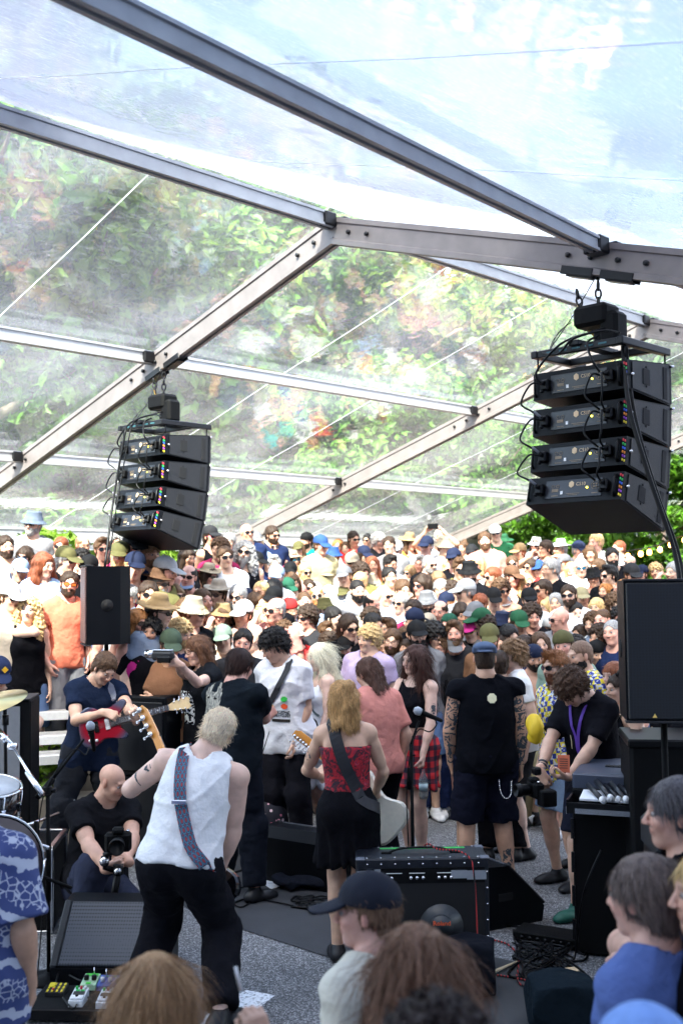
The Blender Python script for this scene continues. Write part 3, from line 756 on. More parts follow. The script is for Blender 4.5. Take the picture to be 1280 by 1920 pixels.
def glasses_mesh(kind='sun'):
    m = MB(); y = -.105
    for s in (-1, 1):
        pts = []
        for j in range(12):
            a = 2 * math.pi * j / 12; x_ = s * .034 + .026 * math.cos(a) * (1.05 if kind != 'round' else .85); z_ = .008 + (.019 if kind != 'round' else .022) * math.sin(a) * (1 if math.sin(a) > 0 else .95)
            pts.append((x_, y + abs(x_) * .35 - .006, z_))
        if kind == 'clear':
            m.tube(pts + [pts[0]], .0018, 5, 0)
        else:
            b = len(m.v); back = [(p[0], p[1] + .004, p[2]) for p in pts]
            m.add(pts + back, [tuple(range(12))[::-1] if True else (), tuple(range(12, 24))] + [(i, (i + 1) % 12, 12 + (i + 1) % 12, 12 + i) for i in range(12)], 1)
            m.tube(pts + [pts[0]], .0025, 5, 0)
        m.tube([(s * .060, y + .018, .014), (s * .076, -.05, .014), (s * .080, .01, .008)], .0022, 5, 0)
    m.tube([(-.010, y - .004, .012), (0, y - .006, .014), (.010, y - .004, .012)], .0025, 5, 0)
    return m
_cache = {}
def cached(key, fn):
    if key not in _cache: _cache[key] = fn()
    return _cache[key]
def hair(style, v=0): return cached(('hair', style, v), lambda: hair_mesh(style, h=.008, ns=900, seed=v + 1))
def cap(kind): return cached(('cap', kind), lambda: cap_mesh(kind, .0075))
def shades(kind='sun', frame=None, lens=None):
    return cached(('gl', kind, frame, lens), lambda: glasses_mesh(kind).mesh('glasses', [frame or M_black, lens or M_lens]))
def eyes_mesh(sides=(-1, 1)):
    m = MB()
    for s in sides:
        c = Vector((s * .032, -.0815, .008))
        m.lathe([(.0, -.0115), (.006, -.0098), (.0098, -.006), (.0115, 0), (.0098, .006), (.006, .0098), (0, .0115)], c, 10, 0)
        m.cyl(c + Vector((0, -.0112, 0)), .0062, .0016, 10, 'y', 1)
    return m.mesh('eyes', [M_eye, M_iris])

def hm(P):
    return Matrix([list(P.Rh[i] * HSC) + [P.hc[i]] for i in range(3)] + [[0, 0, 0, 1]])
def at_head(name, me, root, P, col=None, loc=None):
    o = link(name, me, root, col); o.matrix_local = hm(P)
    return o
# ------------------------------------------------------------------ the setting
def asphalt():
    m, nt, b = nodes_mat('asphalt'); tc = N(nt, 'ShaderNodeTexCoord')
    v = N(nt, 'ShaderNodeTexVoronoi', Scale=130.); nt.links.new(tc.outputs['Object'], v.inputs['Vector'])
    v2 = N(nt, 'ShaderNodeTexVoronoi', Scale=240.); nt.links.new(tc.outputs['Object'], v2.inputs['Vector'])
    n = N(nt, 'ShaderNodeTexNoise', Scale=.9, Detail=6.); nt.links.new(tc.outputs['Object'], n.inputs['Vector'])
    bw = N(nt, 'ShaderNodeSeparateColor'); nt.links.new(v.outputs['Color'], bw.inputs[0])
    r = N(nt, 'ShaderNodeValToRGB'); r.color_ramp.elements[0].position = .1; r.color_ramp.elements[0].color = (.06, .06, .064, 1)
    r.color_ramp.elements[1].position = .95; r.color_ramp.elements[1].color = (.40, .40, .41, 1)
    e = r.color_ramp.elements.new(.6); e.color = (.14, .141, .15, 1)
    nt.links.new(bw.outputs[0], r.inputs[0])
    b2 = N(nt, 'ShaderNodeSeparateColor'); nt.links.new(v2.outputs['Color'], b2.inputs[0])
    mr = N(nt, 'ShaderNodeMapRange'); mr.inputs[3].default_value = .6; mr.inputs[4].default_value = 1.35; nt.links.new(b2.outputs[1], mr.inputs[0])
    m2 = N(nt, 'ShaderNodeMapRange'); m2.inputs[1].default_value = .3; m2.inputs[2].default_value = .7; m2.inputs[3].default_value = .75; m2.inputs[4].default_value = 1.15; nt.links.new(n.outputs[0], m2.inputs[0])
    mm = N(nt, 'ShaderNodeMath', operation='MULTIPLY'); nt.links.new(mr.outputs[0], mm.inputs[0]); nt.links.new(m2.outputs[0], mm.inputs[1])
    s = N(nt, 'ShaderNodeVectorMath', operation='SCALE'); nt.links.new(r.outputs[0], s.inputs[0]); nt.links.new(mm.outputs[0], s.inputs[3])
    nt.links.new(s.outputs[0], b.inputs['Base Color']); b.inputs['Roughness'].default_value = .75
    bp = N(nt, 'ShaderNodeBump', Strength=.6, Distance=.004); nt.links.new(v.outputs['Distance'], bp.inputs['Height']); nt.links.new(bp.outputs[0], b.inputs['Normal'])
    return m
g = MB().add([(-200, -120, 0), (200, -120, 0), (200, 300, 0), (-200, 300, 0)], [(0, 1, 2, 3)]).build('ground', asphalt())
tag(g, kind='structure')
def paint():
    m, nt, b = nodes_mat('road_paint'); tc = N(nt, 'ShaderNodeTexCoord')
    v = N(nt, 'ShaderNodeTexNoise', Scale=55., Detail=5.); nt.links.new(tc.outputs['Object'], v.inputs['Vector'])
    r = N(nt, 'ShaderNodeValToRGB'); r.color_ramp.elements[0].position = .38; r.color_ramp.elements[0].color = (.25, .25, .27, 1)
    r.color_ramp.elements[1].position = .5; r.color_ramp.elements[1].color = (.78, .79, .82, 1); nt.links.new(v.outputs[0], r.inputs[0]); nt.links.new(r.outputs[0], b.inputs['Base Color']); b.inputs['Roughness'].default_value = .7
    return m
M_paint = paint()
def gpoly(name, pix, z, mat, kind='structure', thick=.0):
    P = [G(x, y, z) for x, y in pix]; 
    if thick:
        m = MB().prism([(p.x, p.y) for p in P], (1, 0, 0), (0, 1, 0), (0, 0, thick), (0, 0, z - thick))
    else:
        m = MB().add(P, [tuple(range(len(P)))])
        a = sum(P[i].x * P[(i + 1) % len(P)].y - P[(i + 1) % len(P)].x * P[i].y for i in range(len(P)))
        if a < 0: m.f = [f[::-1] for f in m.f]
    o = m.build(name, mat); tag(o, kind=kind); return o
gpoly('road_marking', [(395, 1892), (462, 1856), (516, 1866), (440, 1925), (370, 1930)], .004, M_paint)
gpoly('road_marking', [(70, 1612), (118, 1599), (132, 1606), (80, 1625)], .004, M_paint)
gpoly('road_marking', [(505, 1512), (570, 1498), (560, 1522), (520, 1540)], .004, M_paint)
M_mat = plain('stage_mat', (.028, .029, .034), rough=.75, nscale=5., namt=.4, bump=.3, bscale=60.)
gpoly('stage_mat', [(330, 1690), (370, 1715), (606, 1791), (700, 1815), (900, 1640), (640, 1600), (420, 1560)], .006, M_mat)
gpoly('stage_mat', [(905, 1790), (1130, 1838), (1120, 1935), (800, 1960)], .008, plain('rubber_mat', (.03, .031, .034), rough=.6, nscale=8., namt=.3))
gpoly('stage_mat', [(60, 1560), (150, 1545), (200, 1588), (118, 1597), (60, 1608)], .006, M_mat)

# rising ground behind: curved terraces
def y0(X):
    t = min(max((X + 2.0) / 1.6, 0), 1); t = t * t * (3 - 2 * t); return 8.9 * (1 - t) + 10.3 * t
def slp(X):
    t = min(max((X + 2.4) / 2.2, 0), 1); t = t * t * (3 - 2 * t); return .56 * (1 - t) + .22 * t
RISE = .2
def level(X, Y):
    return max(0., min(math.floor(slp(X) * (Y - y0(X)) / RISE + .5), 9)) * RISE
M_terr = plain('terrace_earth', (.15, .13, .11), rough=.9, nscale=6., namt=.5, bump=.5, bscale=50.)
for k in range(1, 10):
    m = MB(); xs = [x * .5 for x in range(-30, 41)]
    ys = [y0(x) + (k - .5) * RISE / slp(x) for x in xs]; z = k * RISE
    n = len(xs); yb = [30.] * n
    vs = [(x, y, z - RISE - .03) for x, y in zip(xs, ys)] + [(x, y, z) for x, y in zip(xs, ys)] + [(x, b_, z) for x, b_ in zip(xs, yb)]
    m.add(vs, [(i, i + 1, n + i + 1, n + i) for i in range(n - 1)] + [(n + i, n + i + 1, 2 * n + i + 1, 2 * n + i) for i in range(n - 1)])
    o = m.build('terrace', M_terr); tag(o, kind='structure')
# wooded hillside
m = MB(); nx, ny = 40, 16
for j in range(ny):
    for i in range(nx):
        x = -80 + 160 * i / (nx - 1); y = 21 + 90 * j / (ny - 1)
        m.v.append((x, y, 1.7 + (y - 21) * .27 + .8 * math.sin(x * .2 + y * .3)))
m.f = [(j * nx + i, j * nx + i + 1, (j + 1) * nx + i + 1, (j + 1) * nx + i) for j in range(ny - 1) for i in range(nx - 1)]
m.m = [0] * len(m.f); m.sm = [True] * len(m.f)
tag(m.build('hillside', plain('forest_floor', (.05, .06, .03), rough=.95, nscale=.5, namt=.5)), kind='structure')

# ------------------------------------------------------------------ leaves and trees
def leafmat(name, c1, c2):
    m, nt, b = nodes_mat(name); tc = N(nt, 'ShaderNodeTexCoord')
    n = N(nt, 'ShaderNodeTexNoise', Scale=1.1, Detail=4.); nt.links.new(tc.outputs['Object'], n.inputs['Vector'])
    n2 = N(nt, 'ShaderNodeTexNoise', Scale=14., Detail=1.); nt.links.new(tc.outputs['Object'], n2.inputs['Vector'])
    ad = N(nt, 'ShaderNodeMath', operation='ADD'); nt.links.new(n.outputs[0], ad.inputs[0]); nt.links.new(n2.outputs[0], ad.inputs[1])
    r = N(nt, 'ShaderNodeValToRGB'); r.color_ramp.elements[0].position = .75; r.color_ramp.elements[0].color = (*c1, 1); r.color_ramp.elements[1].position = 1.25 - .02
    r.color_ramp.elements[1].color = (*c2, 1); r.color_ramp.elements[1].position = 1.0
    nt.links.new(ad.outputs[0], r.inputs[0]); nt.links.new(r.outputs[0], b.inputs['Base Color']); b.inputs['Roughness'].default_value = .5
    tr = N(nt, 'ShaderNodeBsdfTranslucent'); nt.links.new(r.outputs[0], tr.inputs[0]); mx = N(nt, 'ShaderNodeMixShader'); mx.inputs[0].default_value = .4
    nt.links.new(b.outputs[0], mx.inputs[1]); nt.links.new(tr.outputs[0], mx.inputs[2]); nt.links.new(mx.outputs[0], nt.nodes['Material Output'].inputs[0])
    return m
M_leaf = [leafmat('leaf_green', (.022, .070, .006), (.085, .22, .012)), leafmat('leaf_dark', (.010, .038, .008), (.04, .115, .016)), leafmat('leaf_yellow', (.04, .095, .006), (.14, .25, .015))]
M_bark = plain('bark', (.16, .12, .09), rough=.9, nscale=12., namt=.4, bump=.6, bscale=40.)
def leaves_mesh(name, clumps, n, size, seed, mat):
    r = np.random.RandomState(seed); C = np.array([c[:3] for c in clumps]); Rr = np.array([c[3] for c in clumps])
    w = Rr ** 2; i = r.choice(len(clumps), n, p=w / w.sum()); d = r.normal(0, 1, (n, 3)); d /= np.linalg.norm(d, axis=1)[:, None]
    rad = r.uniform(.55, 1.05, (n, 1)) ** .7; p = C[i] + d * rad * Rr[i][:, None] * np.array([1, 1, .75])
    nn = d + r.normal(0, .7, (n, 3)) + np.array([0, 0, .5]); nn /= np.linalg.norm(nn, axis=1)[:, None]
    u = np.cross(nn, r.normal(0, 1, (n, 3))); u /= np.linalg.norm(u, axis=1)[:, None]; v = np.cross(nn, u)
    s = size * r.uniform(.6, 1.3, (n, 1))
    V = np.concatenate([p - u * s, p - v * s * .5 + nn * s * .12, p + u * s, p + v * s * .5 + nn * s * .12]); o = np.arange(n)
    return mesh_np(name, V, np.stack([o, n + o, 2 * n + o, 3 * n + o], 1), mat, smooth=False)
def tree_variant(seed, h, rad, mat, n=7000, size=.16, low=.3):
    r = random.Random(seed); t = MB(); clumps = []
    pts = [Vector((0, 0, -.6))]; 
    for k in range(1, 7): pts.append(Vector((r.uniform(-.25, .25) * k * .3, r.uniform(-.2, .2) * k * .3, h * .14 * k)))
    t.tube(pts, [h * .022 * (1 - k * .12) for k in range(7)], 8)
    for k in range(13):
        a = r.uniform(0, 6.28); z0_ = h * r.uniform(low, .75); b0 = Vector((0, 0, z0_)); L = rad * r.uniform(.6, 1.) * (1.15 - abs(z0_ / h - .5))
        b1 = b0 + Vector((math.cos(a) * L * .5, math.sin(a) * L * .5, L * .3)); b2 = b0 + Vector((math.cos(a) * L, math.sin(a) * L, L * r.uniform(.3, .8)))
        t.tube([b0, b1, b2], [h * .009, h * .006, h * .002], 5)
        clumps.append((b2.x, b2.y, b2.z, rad * r.uniform(.28, .42))); clumps.append((b1.x, b1.y, b1.z + .3, rad * r.uniform(.2, .34)))
    for k in range(6): clumps.append((r.uniform(-.3, .3) * rad, r.uniform(-.3, .3) * rad, h * r.uniform(.78, 1.), rad * r.uniform(.25, .4)))
    return t.mesh('trunk', M_bark), leaves_mesh('crown', clumps, n, size, seed, mat)
TV = [tree_variant(1, 10, 3.6, M_leaf[0], 9000, .17), tree_variant(2, 11, 3.2, M_leaf[1], 9000, .17), tree_variant(3, 9, 3.4, M_leaf[2], 8000, .18), tree_variant(4, 5.5, 2.6, M_leaf[0], 7000, .13, .15)]
TN = ['broad leafy green tree', 'tall dark green tree', 'yellow green leafy tree', 'low bushy green tree']
def place_tree(v, x, y, z, s, label):
    e = empty('tree', (x, y, z), rnd.uniform(0, 6.28), label, 'tree', 'trees on the slope behind the marquee', s)
    link('trunk', TV[v][0], e); link('crown', TV[v][1], e)
# each tree at a pixel of its crown, a distance, a kind
TR = [(-40, 250, 17.5, 0, 'nearest broad leafy green tree filling the upper left corner behind the clear roof'),
      (120, 420, 21, 2, 'yellow green tree beyond the roof, right of the tall left corner tree'),
      (260, 330, 25, 1, 'tall dark tree seen through the roof sheet above the left hanging speakers'),
      (400, 420, 23, 0, 'broad green tree with pale limbs seen through the roof left of the sloping rafter'),
      (520, 380, 27, 2, 'pale yellow green tree just left of the ridge joint'),
      (40, 640, 21, 3, 'bushy green tree low at the left edge behind the roof sheet'),
      (240, 620, 22, 3, 'bushy green tree behind the rafter above the left hanging speakers'),
      (480, 620, 22, 0, 'green tree behind the roof in the middle of the left bay'),
      (640, 560, 26, 1, 'dark tree behind the roof below the ridge joint'),
      (760, 600, 24, 2, 'light green tree seen below the middle roof beam'),
      (880, 640, 26, 0, 'green tree left of the right hanging speakers'),
      (980, 620, 28, 1, 'dark green tree right behind the cables of the right hanging speakers'),
      (1120, 700, 27, 2, 'light green tree behind the right hanging speakers'),
      (1230, 800, 25, 1, 'dark tree behind the right edge of the hanging speakers'),
      (720, 800, 22, 3, 'low green tree on the slope behind the middle of the roof'),
      (560, 830, 21, 3, 'low green tree on the slope left of the middle rafter'),
      (360, 830, 21, 3, 'low green tree on the slope beside the left hanging speakers'),
      (880, 860, 22, 3, 'low green tree on the slope right of the middle rafter'),
      (1060, 930, 22, 3, 'low green tree under the right hanging speakers'),
      (1170, 980, 21, 1, 'dark green tree with the string of bulbs in front of it'),
      (1270, 960, 20, 3, 'bushy tree at the right edge beside the string of bulbs'),
      (1350, 900, 19, 1, 'dark tree at the far right edge beyond the tent'),
      (150, 860, 20, 3, 'low green tree behind the left lower roof sheet'),
      (-160, 500, 18, 1, 'dark tree beyond the left edge of the tent')]
TH_ = [7.5, 8, 7, 4]
for px, py, Y, v, lb in TR:
    p = W(px, py, Y); base = 1.7 + max(Y - 21, 0) * .27 if Y > 20 else (level(p.x, Y) - .3)
    s = max(.55, min(1.5, (p.z - base) / TH_[v]))
    place_tree(v, p.x, Y, base, s, lb)
# hedges: masses of leaves nobody could count
def hedge(name, x0, x1, y, z0_, z1, n, mat, size=.05, dep=.5):
    r = np.random.RandomState(int(abs(x0) * 10) + 3)
    cl = [(r.uniform(x0, x1), y + r.uniform(-dep, dep) * .5, r.uniform(z0_, z1), r.uniform(.18, .32)) for _ in range(int(abs(x1 - x0) * 14) + 6)]
    o = link(name, leaves_mesh(name, cl, n, size, 5, mat)); tag(o, kind='stuff'); return o
pL, pR = W(-60, 1050, 13.2), W(345, 1050, 13.2)
hedge('ivy_hedge', pL.x, pR.x, 13.6, 1.6, 2.75, 9000, M_leaf[2], .06)
pL, pR = W(1060, 1050, 19.), W(1400, 1050, 19.)
hedge('undergrowth', pL.x, pR.x, 19.2, 1.8, 4.2, 9000, M_leaf[0], .09, 1.2)
pL = W(-20, 1400, 9.6); pR = W(118, 1400, 9.6)
hedge('ground_ivy', pL.x, pR.x, 9.9, .1, .75, 5000, M_leaf[2], .035, .5)

# ------------------------------------------------------------------ the marquee: ridge tent with a clear roof
TA = R(44.33); PX = Vector((math.sin(TA), math.cos(TA), 0)); QX = Vector((-math.cos(TA), math.sin(TA), 0))
N0 = Vector((-.0304, 8.565, 5.1747)); SL, SP, BAY = .3075, 2.4211, 5.
def tent(i, t, dz=0.): v = N0 + PX * (i * BAY) + QX * (t * SP); v.z = N0.z - abs(t) * SP * SL + dz; return v
def sheetmat(name, lo, hi):
    m, nt, b = nodes_mat(name); L = nt.links; tc = N(nt, 'ShaderNodeTexCoord')
    uv = tc.outputs['UV']
    mp = N(nt, 'ShaderNodeMapping'); mp.inputs['Scale'].default_value = ((1.2, 9, 1) if lo < .2 else (2.5, 16, 1)); mp.inputs['Rotation'].default_value = (0, 0, .5); L.new(uv, mp.inputs[0])
    sc1 = N(nt, 'ShaderNodeTexNoise', Scale=7., Detail=9., Roughness=.75, Distortion=1.2); L.new(mp.outputs[0], sc1.inputs['Vector'])
    cl = N(nt, 'ShaderNodeTexNoise', Scale=.55, Detail=4., Distortion=.6); L.new(uv, cl.inputs['Vector'])
    mp2 = N(nt, 'ShaderNodeMapping'); mp2.inputs['Scale'].default_value = (1, 26, 1); mp2.inputs['Rotation'].default_value = (0, 0, -.35); L.new(uv, mp2.inputs[0])
    sc2 = N(nt, 'ShaderNodeTexNoise', Scale=3., Detail=8., Roughness=.8, Distortion=2.); L.new(mp2.outputs[0], sc2.inputs['Vector'])
    r1 = N(nt, 'ShaderNodeMapRange'); r1.inputs[1].default_value = .52; r1.inputs[2].default_value = .78; r1.inputs[3].default_value = 0.; r1.inputs[4].default_value = .38 if lo > .2 else .2; L.new(sc1.outputs[0], r1.inputs[0])
    r2 = N(nt, 'ShaderNodeMapRange'); r2.inputs[1].default_value = .56; r2.inputs[2].default_value = .75; r2.inputs[3].default_value = 0.; r2.inputs[4].default_value = .32 if lo > .2 else .2; L.new(sc2.outputs[0], r2.inputs[0])
    r3 = N(nt, 'ShaderNodeMapRange'); r3.inputs[1].default_value = .35; r3.inputs[2].default_value = .7; r3.inputs[3].default_value = lo; r3.inputs[4].default_value = hi; L.new(cl.outputs[0], r3.inputs[0])
    a = N(nt, 'ShaderNodeMath', operation='ADD'); L.new(r1.outputs[0], a.inputs[0]); L.new(r2.outputs[0], a.inputs[1])
    a2 = N(nt, 'ShaderNodeMath', operation='ADD'); L.new(a.outputs[0], a2.inputs[0]); L.new(r3.outputs[0], a2.inputs[1]); a2.use_clamp = True
    tr = N(nt, 'ShaderNodeBsdfTransparent'); tr.inputs[0].default_value = (.76, .83, .80, 1)
    df = N(nt, 'ShaderNodeBsdfDiffuse'); df.inputs[0].default_value = (.8, .84, .9, 1)
    tl = N(nt, 'ShaderNodeBsdfTranslucent'); tl.inputs[0].default_value = (.86, .9, .97, 1)
    cm = N(nt, 'ShaderNodeMixRGB'); cm.inputs[1].default_value = (.30, .34, .41, 1) if lo > .2 else (.6, .65, .72, 1); cm.inputs[2].default_value = (.72, .74, .78, 1); am = N(nt, 'ShaderNodeMath', operation='MULTIPLY'); am.inputs[1].default_value = 2.4; am.use_clamp = True; L.new(a.outputs[0], am.inputs[0]); L.new(am.outputs[0], cm.inputs[0]); L.new(cm.outputs[0], df.inputs[0]); L.new(cm.outputs[0], tl.inputs[0])
    mx = N(nt, 'ShaderNodeMixShader'); mx.inputs[0].default_value = .75; L.new(df.outputs[0], mx.inputs[1]); L.new(tl.outputs[0], mx.inputs[2])
    m2 = N(nt, 'ShaderNodeMixShader'); L.new(a2.outputs[0], m2.inputs[0]); L.new(tr.outputs[0], m2.inputs[1]); L.new(mx.outputs[0], m2.inputs[2])
    gl = N(nt, 'ShaderNodeBsdfGlossy'); gl.inputs['Roughness'].default_value = .06; gl.inputs['Color'].default_value = (1, 1, 1, 1)
    bp = N(nt, 'ShaderNodeBump', Strength=.2 if lo > .2 else .35, Distance=.06); L.new(cl.outputs[0], bp.inputs['Height'])
    mpb = N(nt, 'ShaderNodeTexNoise', Scale=3.5, Detail=2.); L.new(uv, mpb.inputs['Vector']); bp2 = N(nt, 'ShaderNodeBump', Strength=.25, Distance=.02); L.new(mpb.outputs[0], bp2.inputs['Height']); L.new(bp.outputs[0], bp2.inputs['Normal']); L.new(bp2.outputs[0], gl.inputs['Normal'])
    fr = N(nt, 'ShaderNodeLayerWeight'); fr.inputs['Blend'].default_value = .5
    pw_ = N(nt, 'ShaderNodeMath', operation='POWER'); pw_.inputs[1].default_value = 4.2; L.new(fr.outputs['Facing'], pw_.inputs[0])
    fm = N(nt, 'ShaderNodeMath', operation='MULTIPLY_ADD'); fm.inputs[1].default_value = .75; fm.inputs[2].default_value = .05; fm.use_clamp = True; L.new(pw_.outputs[0], fm.inputs[0])
    m3 = N(nt, 'ShaderNodeMixShader'); L.new(fm.outputs[0], m3.inputs[0]); L.new(m2.outputs[0], m3.inputs[1]); L.new(gl.outputs[0], m3.inputs[2])
    L.new(m3.outputs[0], nt.nodes['Material Output'].inputs[0]); return m
M_sheet = sheetmat('clear_roof_sheet', .02, .13); M_sheet2 = sheetmat('milky_roof_sheet', .74, .93)
M_raf = plain('rafter_aluminium', (.20, .175, .17), rough=.5, metal=.3, nscale=7., namt=.3, bump=.1, bscale=30.)
M_alu_shade = plain('shaded_aluminium', (.30, .31, .33), rough=.5, metal=.3, nscale=7., namt=.25)  # darker copy of the purlin metal, shade put into its colour
M_alu = plain('tent_aluminium', (.50, .49, .49), rough=.45, metal=.55, nscale=6., namt=.18, bump=.1, bscale=30.)
M_keder = plain('white_plastic', (.78, .79, .8), rough=.35)
M_seam = plain('weld_seam', (.85, .87, .9), rough=.4)
_n = M_seam.node_tree; _t = N(_n, 'ShaderNodeBsdfTranslucent'); _t.inputs[0].default_value = (.95, .96, .98, 1); _x = N(_n, 'ShaderNodeMixShader'); _x.inputs[0].default_value = .3; _n.links.new(_n.nodes['Principled BSDF'].outputs[0], _x.inputs[1]); _n.links.new(_t.outputs[0], _x.inputs[2]); _n.links.new(_x.outputs[0], _n.nodes['Material Output'].inputs[0])
TENT = empty('marquee_tent', N0 * 1, 0, 'large clear roofed marquee on grey aluminium rafters spanning the whole crowd', 'marquee')
TENT.location = (0, 0, 0)
def beam(name, a, b, w, h, mat, dz=0., track=True, parent=TENT):
    a, b = Vector(a), Vector(b); d = (b - a).normalized(); side = d.cross(Vector((0, 0, 1))).normalized(); up = side.cross(d)
    m = MB(); hw, hh, g = w / 2, h / 2, .012
    prof = [(-hw, -hh), (-hw * .35, -hh), (-hw * .35, -hh + g), (hw * .35, -hh + g), (hw * .35, -hh), (hw, -hh), (hw, -hh + h * .18), (hw - g, -hh + h * .22), (hw - g, hh - h * .22), (hw, hh - h * .18), (hw, hh), (-hw, hh), (-hw, hh - h * .18), (-hw + g, hh - h * .22), (-hw + g, -hh + h * .22), (-hw, -hh + h * .18)]
    m.prism(prof, side, up, b - a, a + up * dz, 0)
    return m.build(name, mat, parent)
RD = .21
for i in range(-2, 4):
    for s in (1, -1):
        tm = 3.0
        beam('rafter', tent(i, s * .0, -.13) + QX * s * .002, tent(i, s * tm, -.13), .10, RD, M_raf)
        p = tent(i, s * tm, -.1); MBp = MB().box((p.x, p.y, p.z / 2), (.12, .2, p.z), rotz(-TA)); MBp.build('post', M_alu, TENT)
        bo = MB()
        for tt in ([.08, .16, .9, .97, 1.05, 1.13, 1.95, 2.05] if True else []):
            c = tent(i, s * tt, -.13); side = PX
            for k in (-1, 1): bo.cyl(c + side * k * .052, .018, .016, 8, PX, 0)
        o = bo.build('bolt_row', M_darksteel, TENT); o['kind'] = 'stuff'
        # dark shoe plates where the purlins meet the rafter
        for tt in (1, 2, 0):
            if tt == 0 and s < 0: continue
            c = tent(i, s * tt, -.06)
            MB().box(c - PX * .10, (.13, .12, .11), rotz(-TA), bev=.01).box(c + PX * .10, (.13, .12, .11), rotz(-TA), bev=.01).build('purlin_bracket', M_darksteel, TENT)
for i in range(-2, 3):
    for t in (0, 1, 2, 3, -1, -2.3, -3):
        a, b = tent(i, t if (t, i) != (-1, -1) else -1.3, -.06), tent(i + 1, t, -.06); d = (b - a).normalized() * .06
        beam('purlin' if abs(t) < 3 else 'eave_beam', a + d, b - d, (.075 if t == -1 else .09) if abs(t) < 3 else .12, (.095 if t == -1 else .12) if abs(t) < 3 else .2, M_alu if t > 0 else M_alu_shade)  # sunlit slope gets the bright metal, ridge and shaded slope the darkened copy
        if abs(t) == 3:
            beam('gutter', a + d + Vector((0, 0, -.16)) + QX * .1 * (1 if t > 0 else -1), b - d + Vector((0, 0, -.16)) + QX * .1 * (1 if t > 0 else -1), .2, .07, M_keder)
            if t > 0:
                k_ = MB(); k_.tube([a + d + Vector((0, 0, -.33)), (a + b) / 2 + Vector((0, 0, -.36)), b - d + Vector((0, 0, -.33))], .085, 10); k_.build('rolled_side_sheet', M_keder, TENT)
    for s in (1, -1):
        nu, nv = 12, 14; V = []; UV = []
        for j in range(nv + 1):
            for k in range(nu + 1):
                u, v = k / nu, j / nv
                if s < 0: w_ = u
                p = tent(i + u, s * v * 3.0, .0); sag = -.05 * math.sin(math.pi * u) * (.6 + .4 * math.sin(v * 9.4) ** 2)
                V.append((p.x, p.y, p.z + .012 + sag * .6 + .04)); UV.append((u * BAY + i * 7.3, v * 3 * SP * s + 3))
        Fq = [(j * (nu + 1) + k, j * (nu + 1) + k + 1, (j + 1) * (nu + 1) + k + 1, (j + 1) * (nu + 1) + k) for j in range(nv) for k in range(nu)]
        if s < 0: Fq = [f[::-1] for f in Fq]
        me = bpy.data.meshes.new('roof_sheet'); me.from_pydata(V, [], Fq); me.materials.append(M_sheet if s > 0 else M_sheet2); ul = me.uv_layers.new(name='UVMap')
        for lp in me.loops: ul.data[lp.index].uv = UV[lp.vertex_index]
        me.polygons.foreach_set('use_smooth', [True] * len(Fq)); me.update(); link('roof_sheet', me, TENT)
        for u in (.34, .67):
            mm = MB(); 
            for j in range(nv):
                def sp_(v, du):
                    p = tent(i + u + du, s * v * 3.0, 0); return Vector((p.x, p.y, p.z + .048 - .03 * math.sin(math.pi * u) * (.6 + .4 * math.sin(v * 9.4) ** 2)))
                a, b = j / nv, (j + 1) / nv
                mm.add([sp_(a, -.001), sp_(a, .001), sp_(b, .001), sp_(b, -.001)], [(0, 1, 2, 3)])
            mm.build('sheet_seam', M_seam, TENT)
# unseen building added behind the camera to cast shade over the band
M_wall = plain('shade_house_plaster', (.5, .49, .47), rough=.9, nscale=3., namt=.15)
M_glass = plain('window_glass', (.05, .06, .07), rough=.08, spec=.8)
H = empty('shade_house', (0, -10, 0), 0, 'tall plastered house behind the stage that throws its shade over the band', 'shade_house')
MB().box((0, 0, 9.7), (60, 8, 19.4)).build('wall', M_wall, H)
wm = MB().box((0, 0, 0), (1.3, .1, 1.8)).mesh('window', M_glass); fm = MB()
for a in (-1, 1): fm.box((a * .68, .02, 0), (.08, .16, 1.96)); fm.box((0, .02, a * .94), (1.28, .16, .08))
fm = fm.mesh('window_frame', M_keder)
for fl in range(5):
    for c in range(14):
        w = link('window', wm, H); w.location = (-26 + c * 4, 4.02, 3 + fl * 3.5); f = link('frame', fm, w); f.location = (0, 0, 0)
# string of bulbs at the far right
def lamp(name, col, st):
    m, nt, b = nodes_mat(name); b.inputs['Emission Color'].default_value = (*col, 1); b.inputs['Emission Strength'].default_value = st; b.inputs['Base Color'].default_value = (*col, 1); return m
M_bulb = lamp('warm_bulb', (1, .42, .10), 2.2)
SLT = empty('string_lights', (0, 0, 0), 0, 'string of warm glowing bulbs hanging in front of the dark trees at right', 'string lights')
bl = [(1090, 1052), (1117, 1036), (1147, 1032), (1176, 1037), (1200, 1033), (1216, 1030), (1236, 1025), (1256, 1016), (1282, 1007)]
pw = [W(x, y - 4, 17.6) for x, y in bl]; MB().tube(pw, .008, 5).build('wire', M_black, SLT)
bm_ = MB().lathe([(.0, -.06), (.03, -.05), (.042, -.02), (.035, .015), (.016, .035)], n=10).mesh('bulb', M_bulb)
bs_ = MB().cyl((0, 0, .05), .018, .035, 8).mesh('socket', M_black)
for p in pw:
    b_ = link('bulb', bm_, SLT); b_.location = p - Vector((0, 0, .07)); link('socket', bs_, b_)
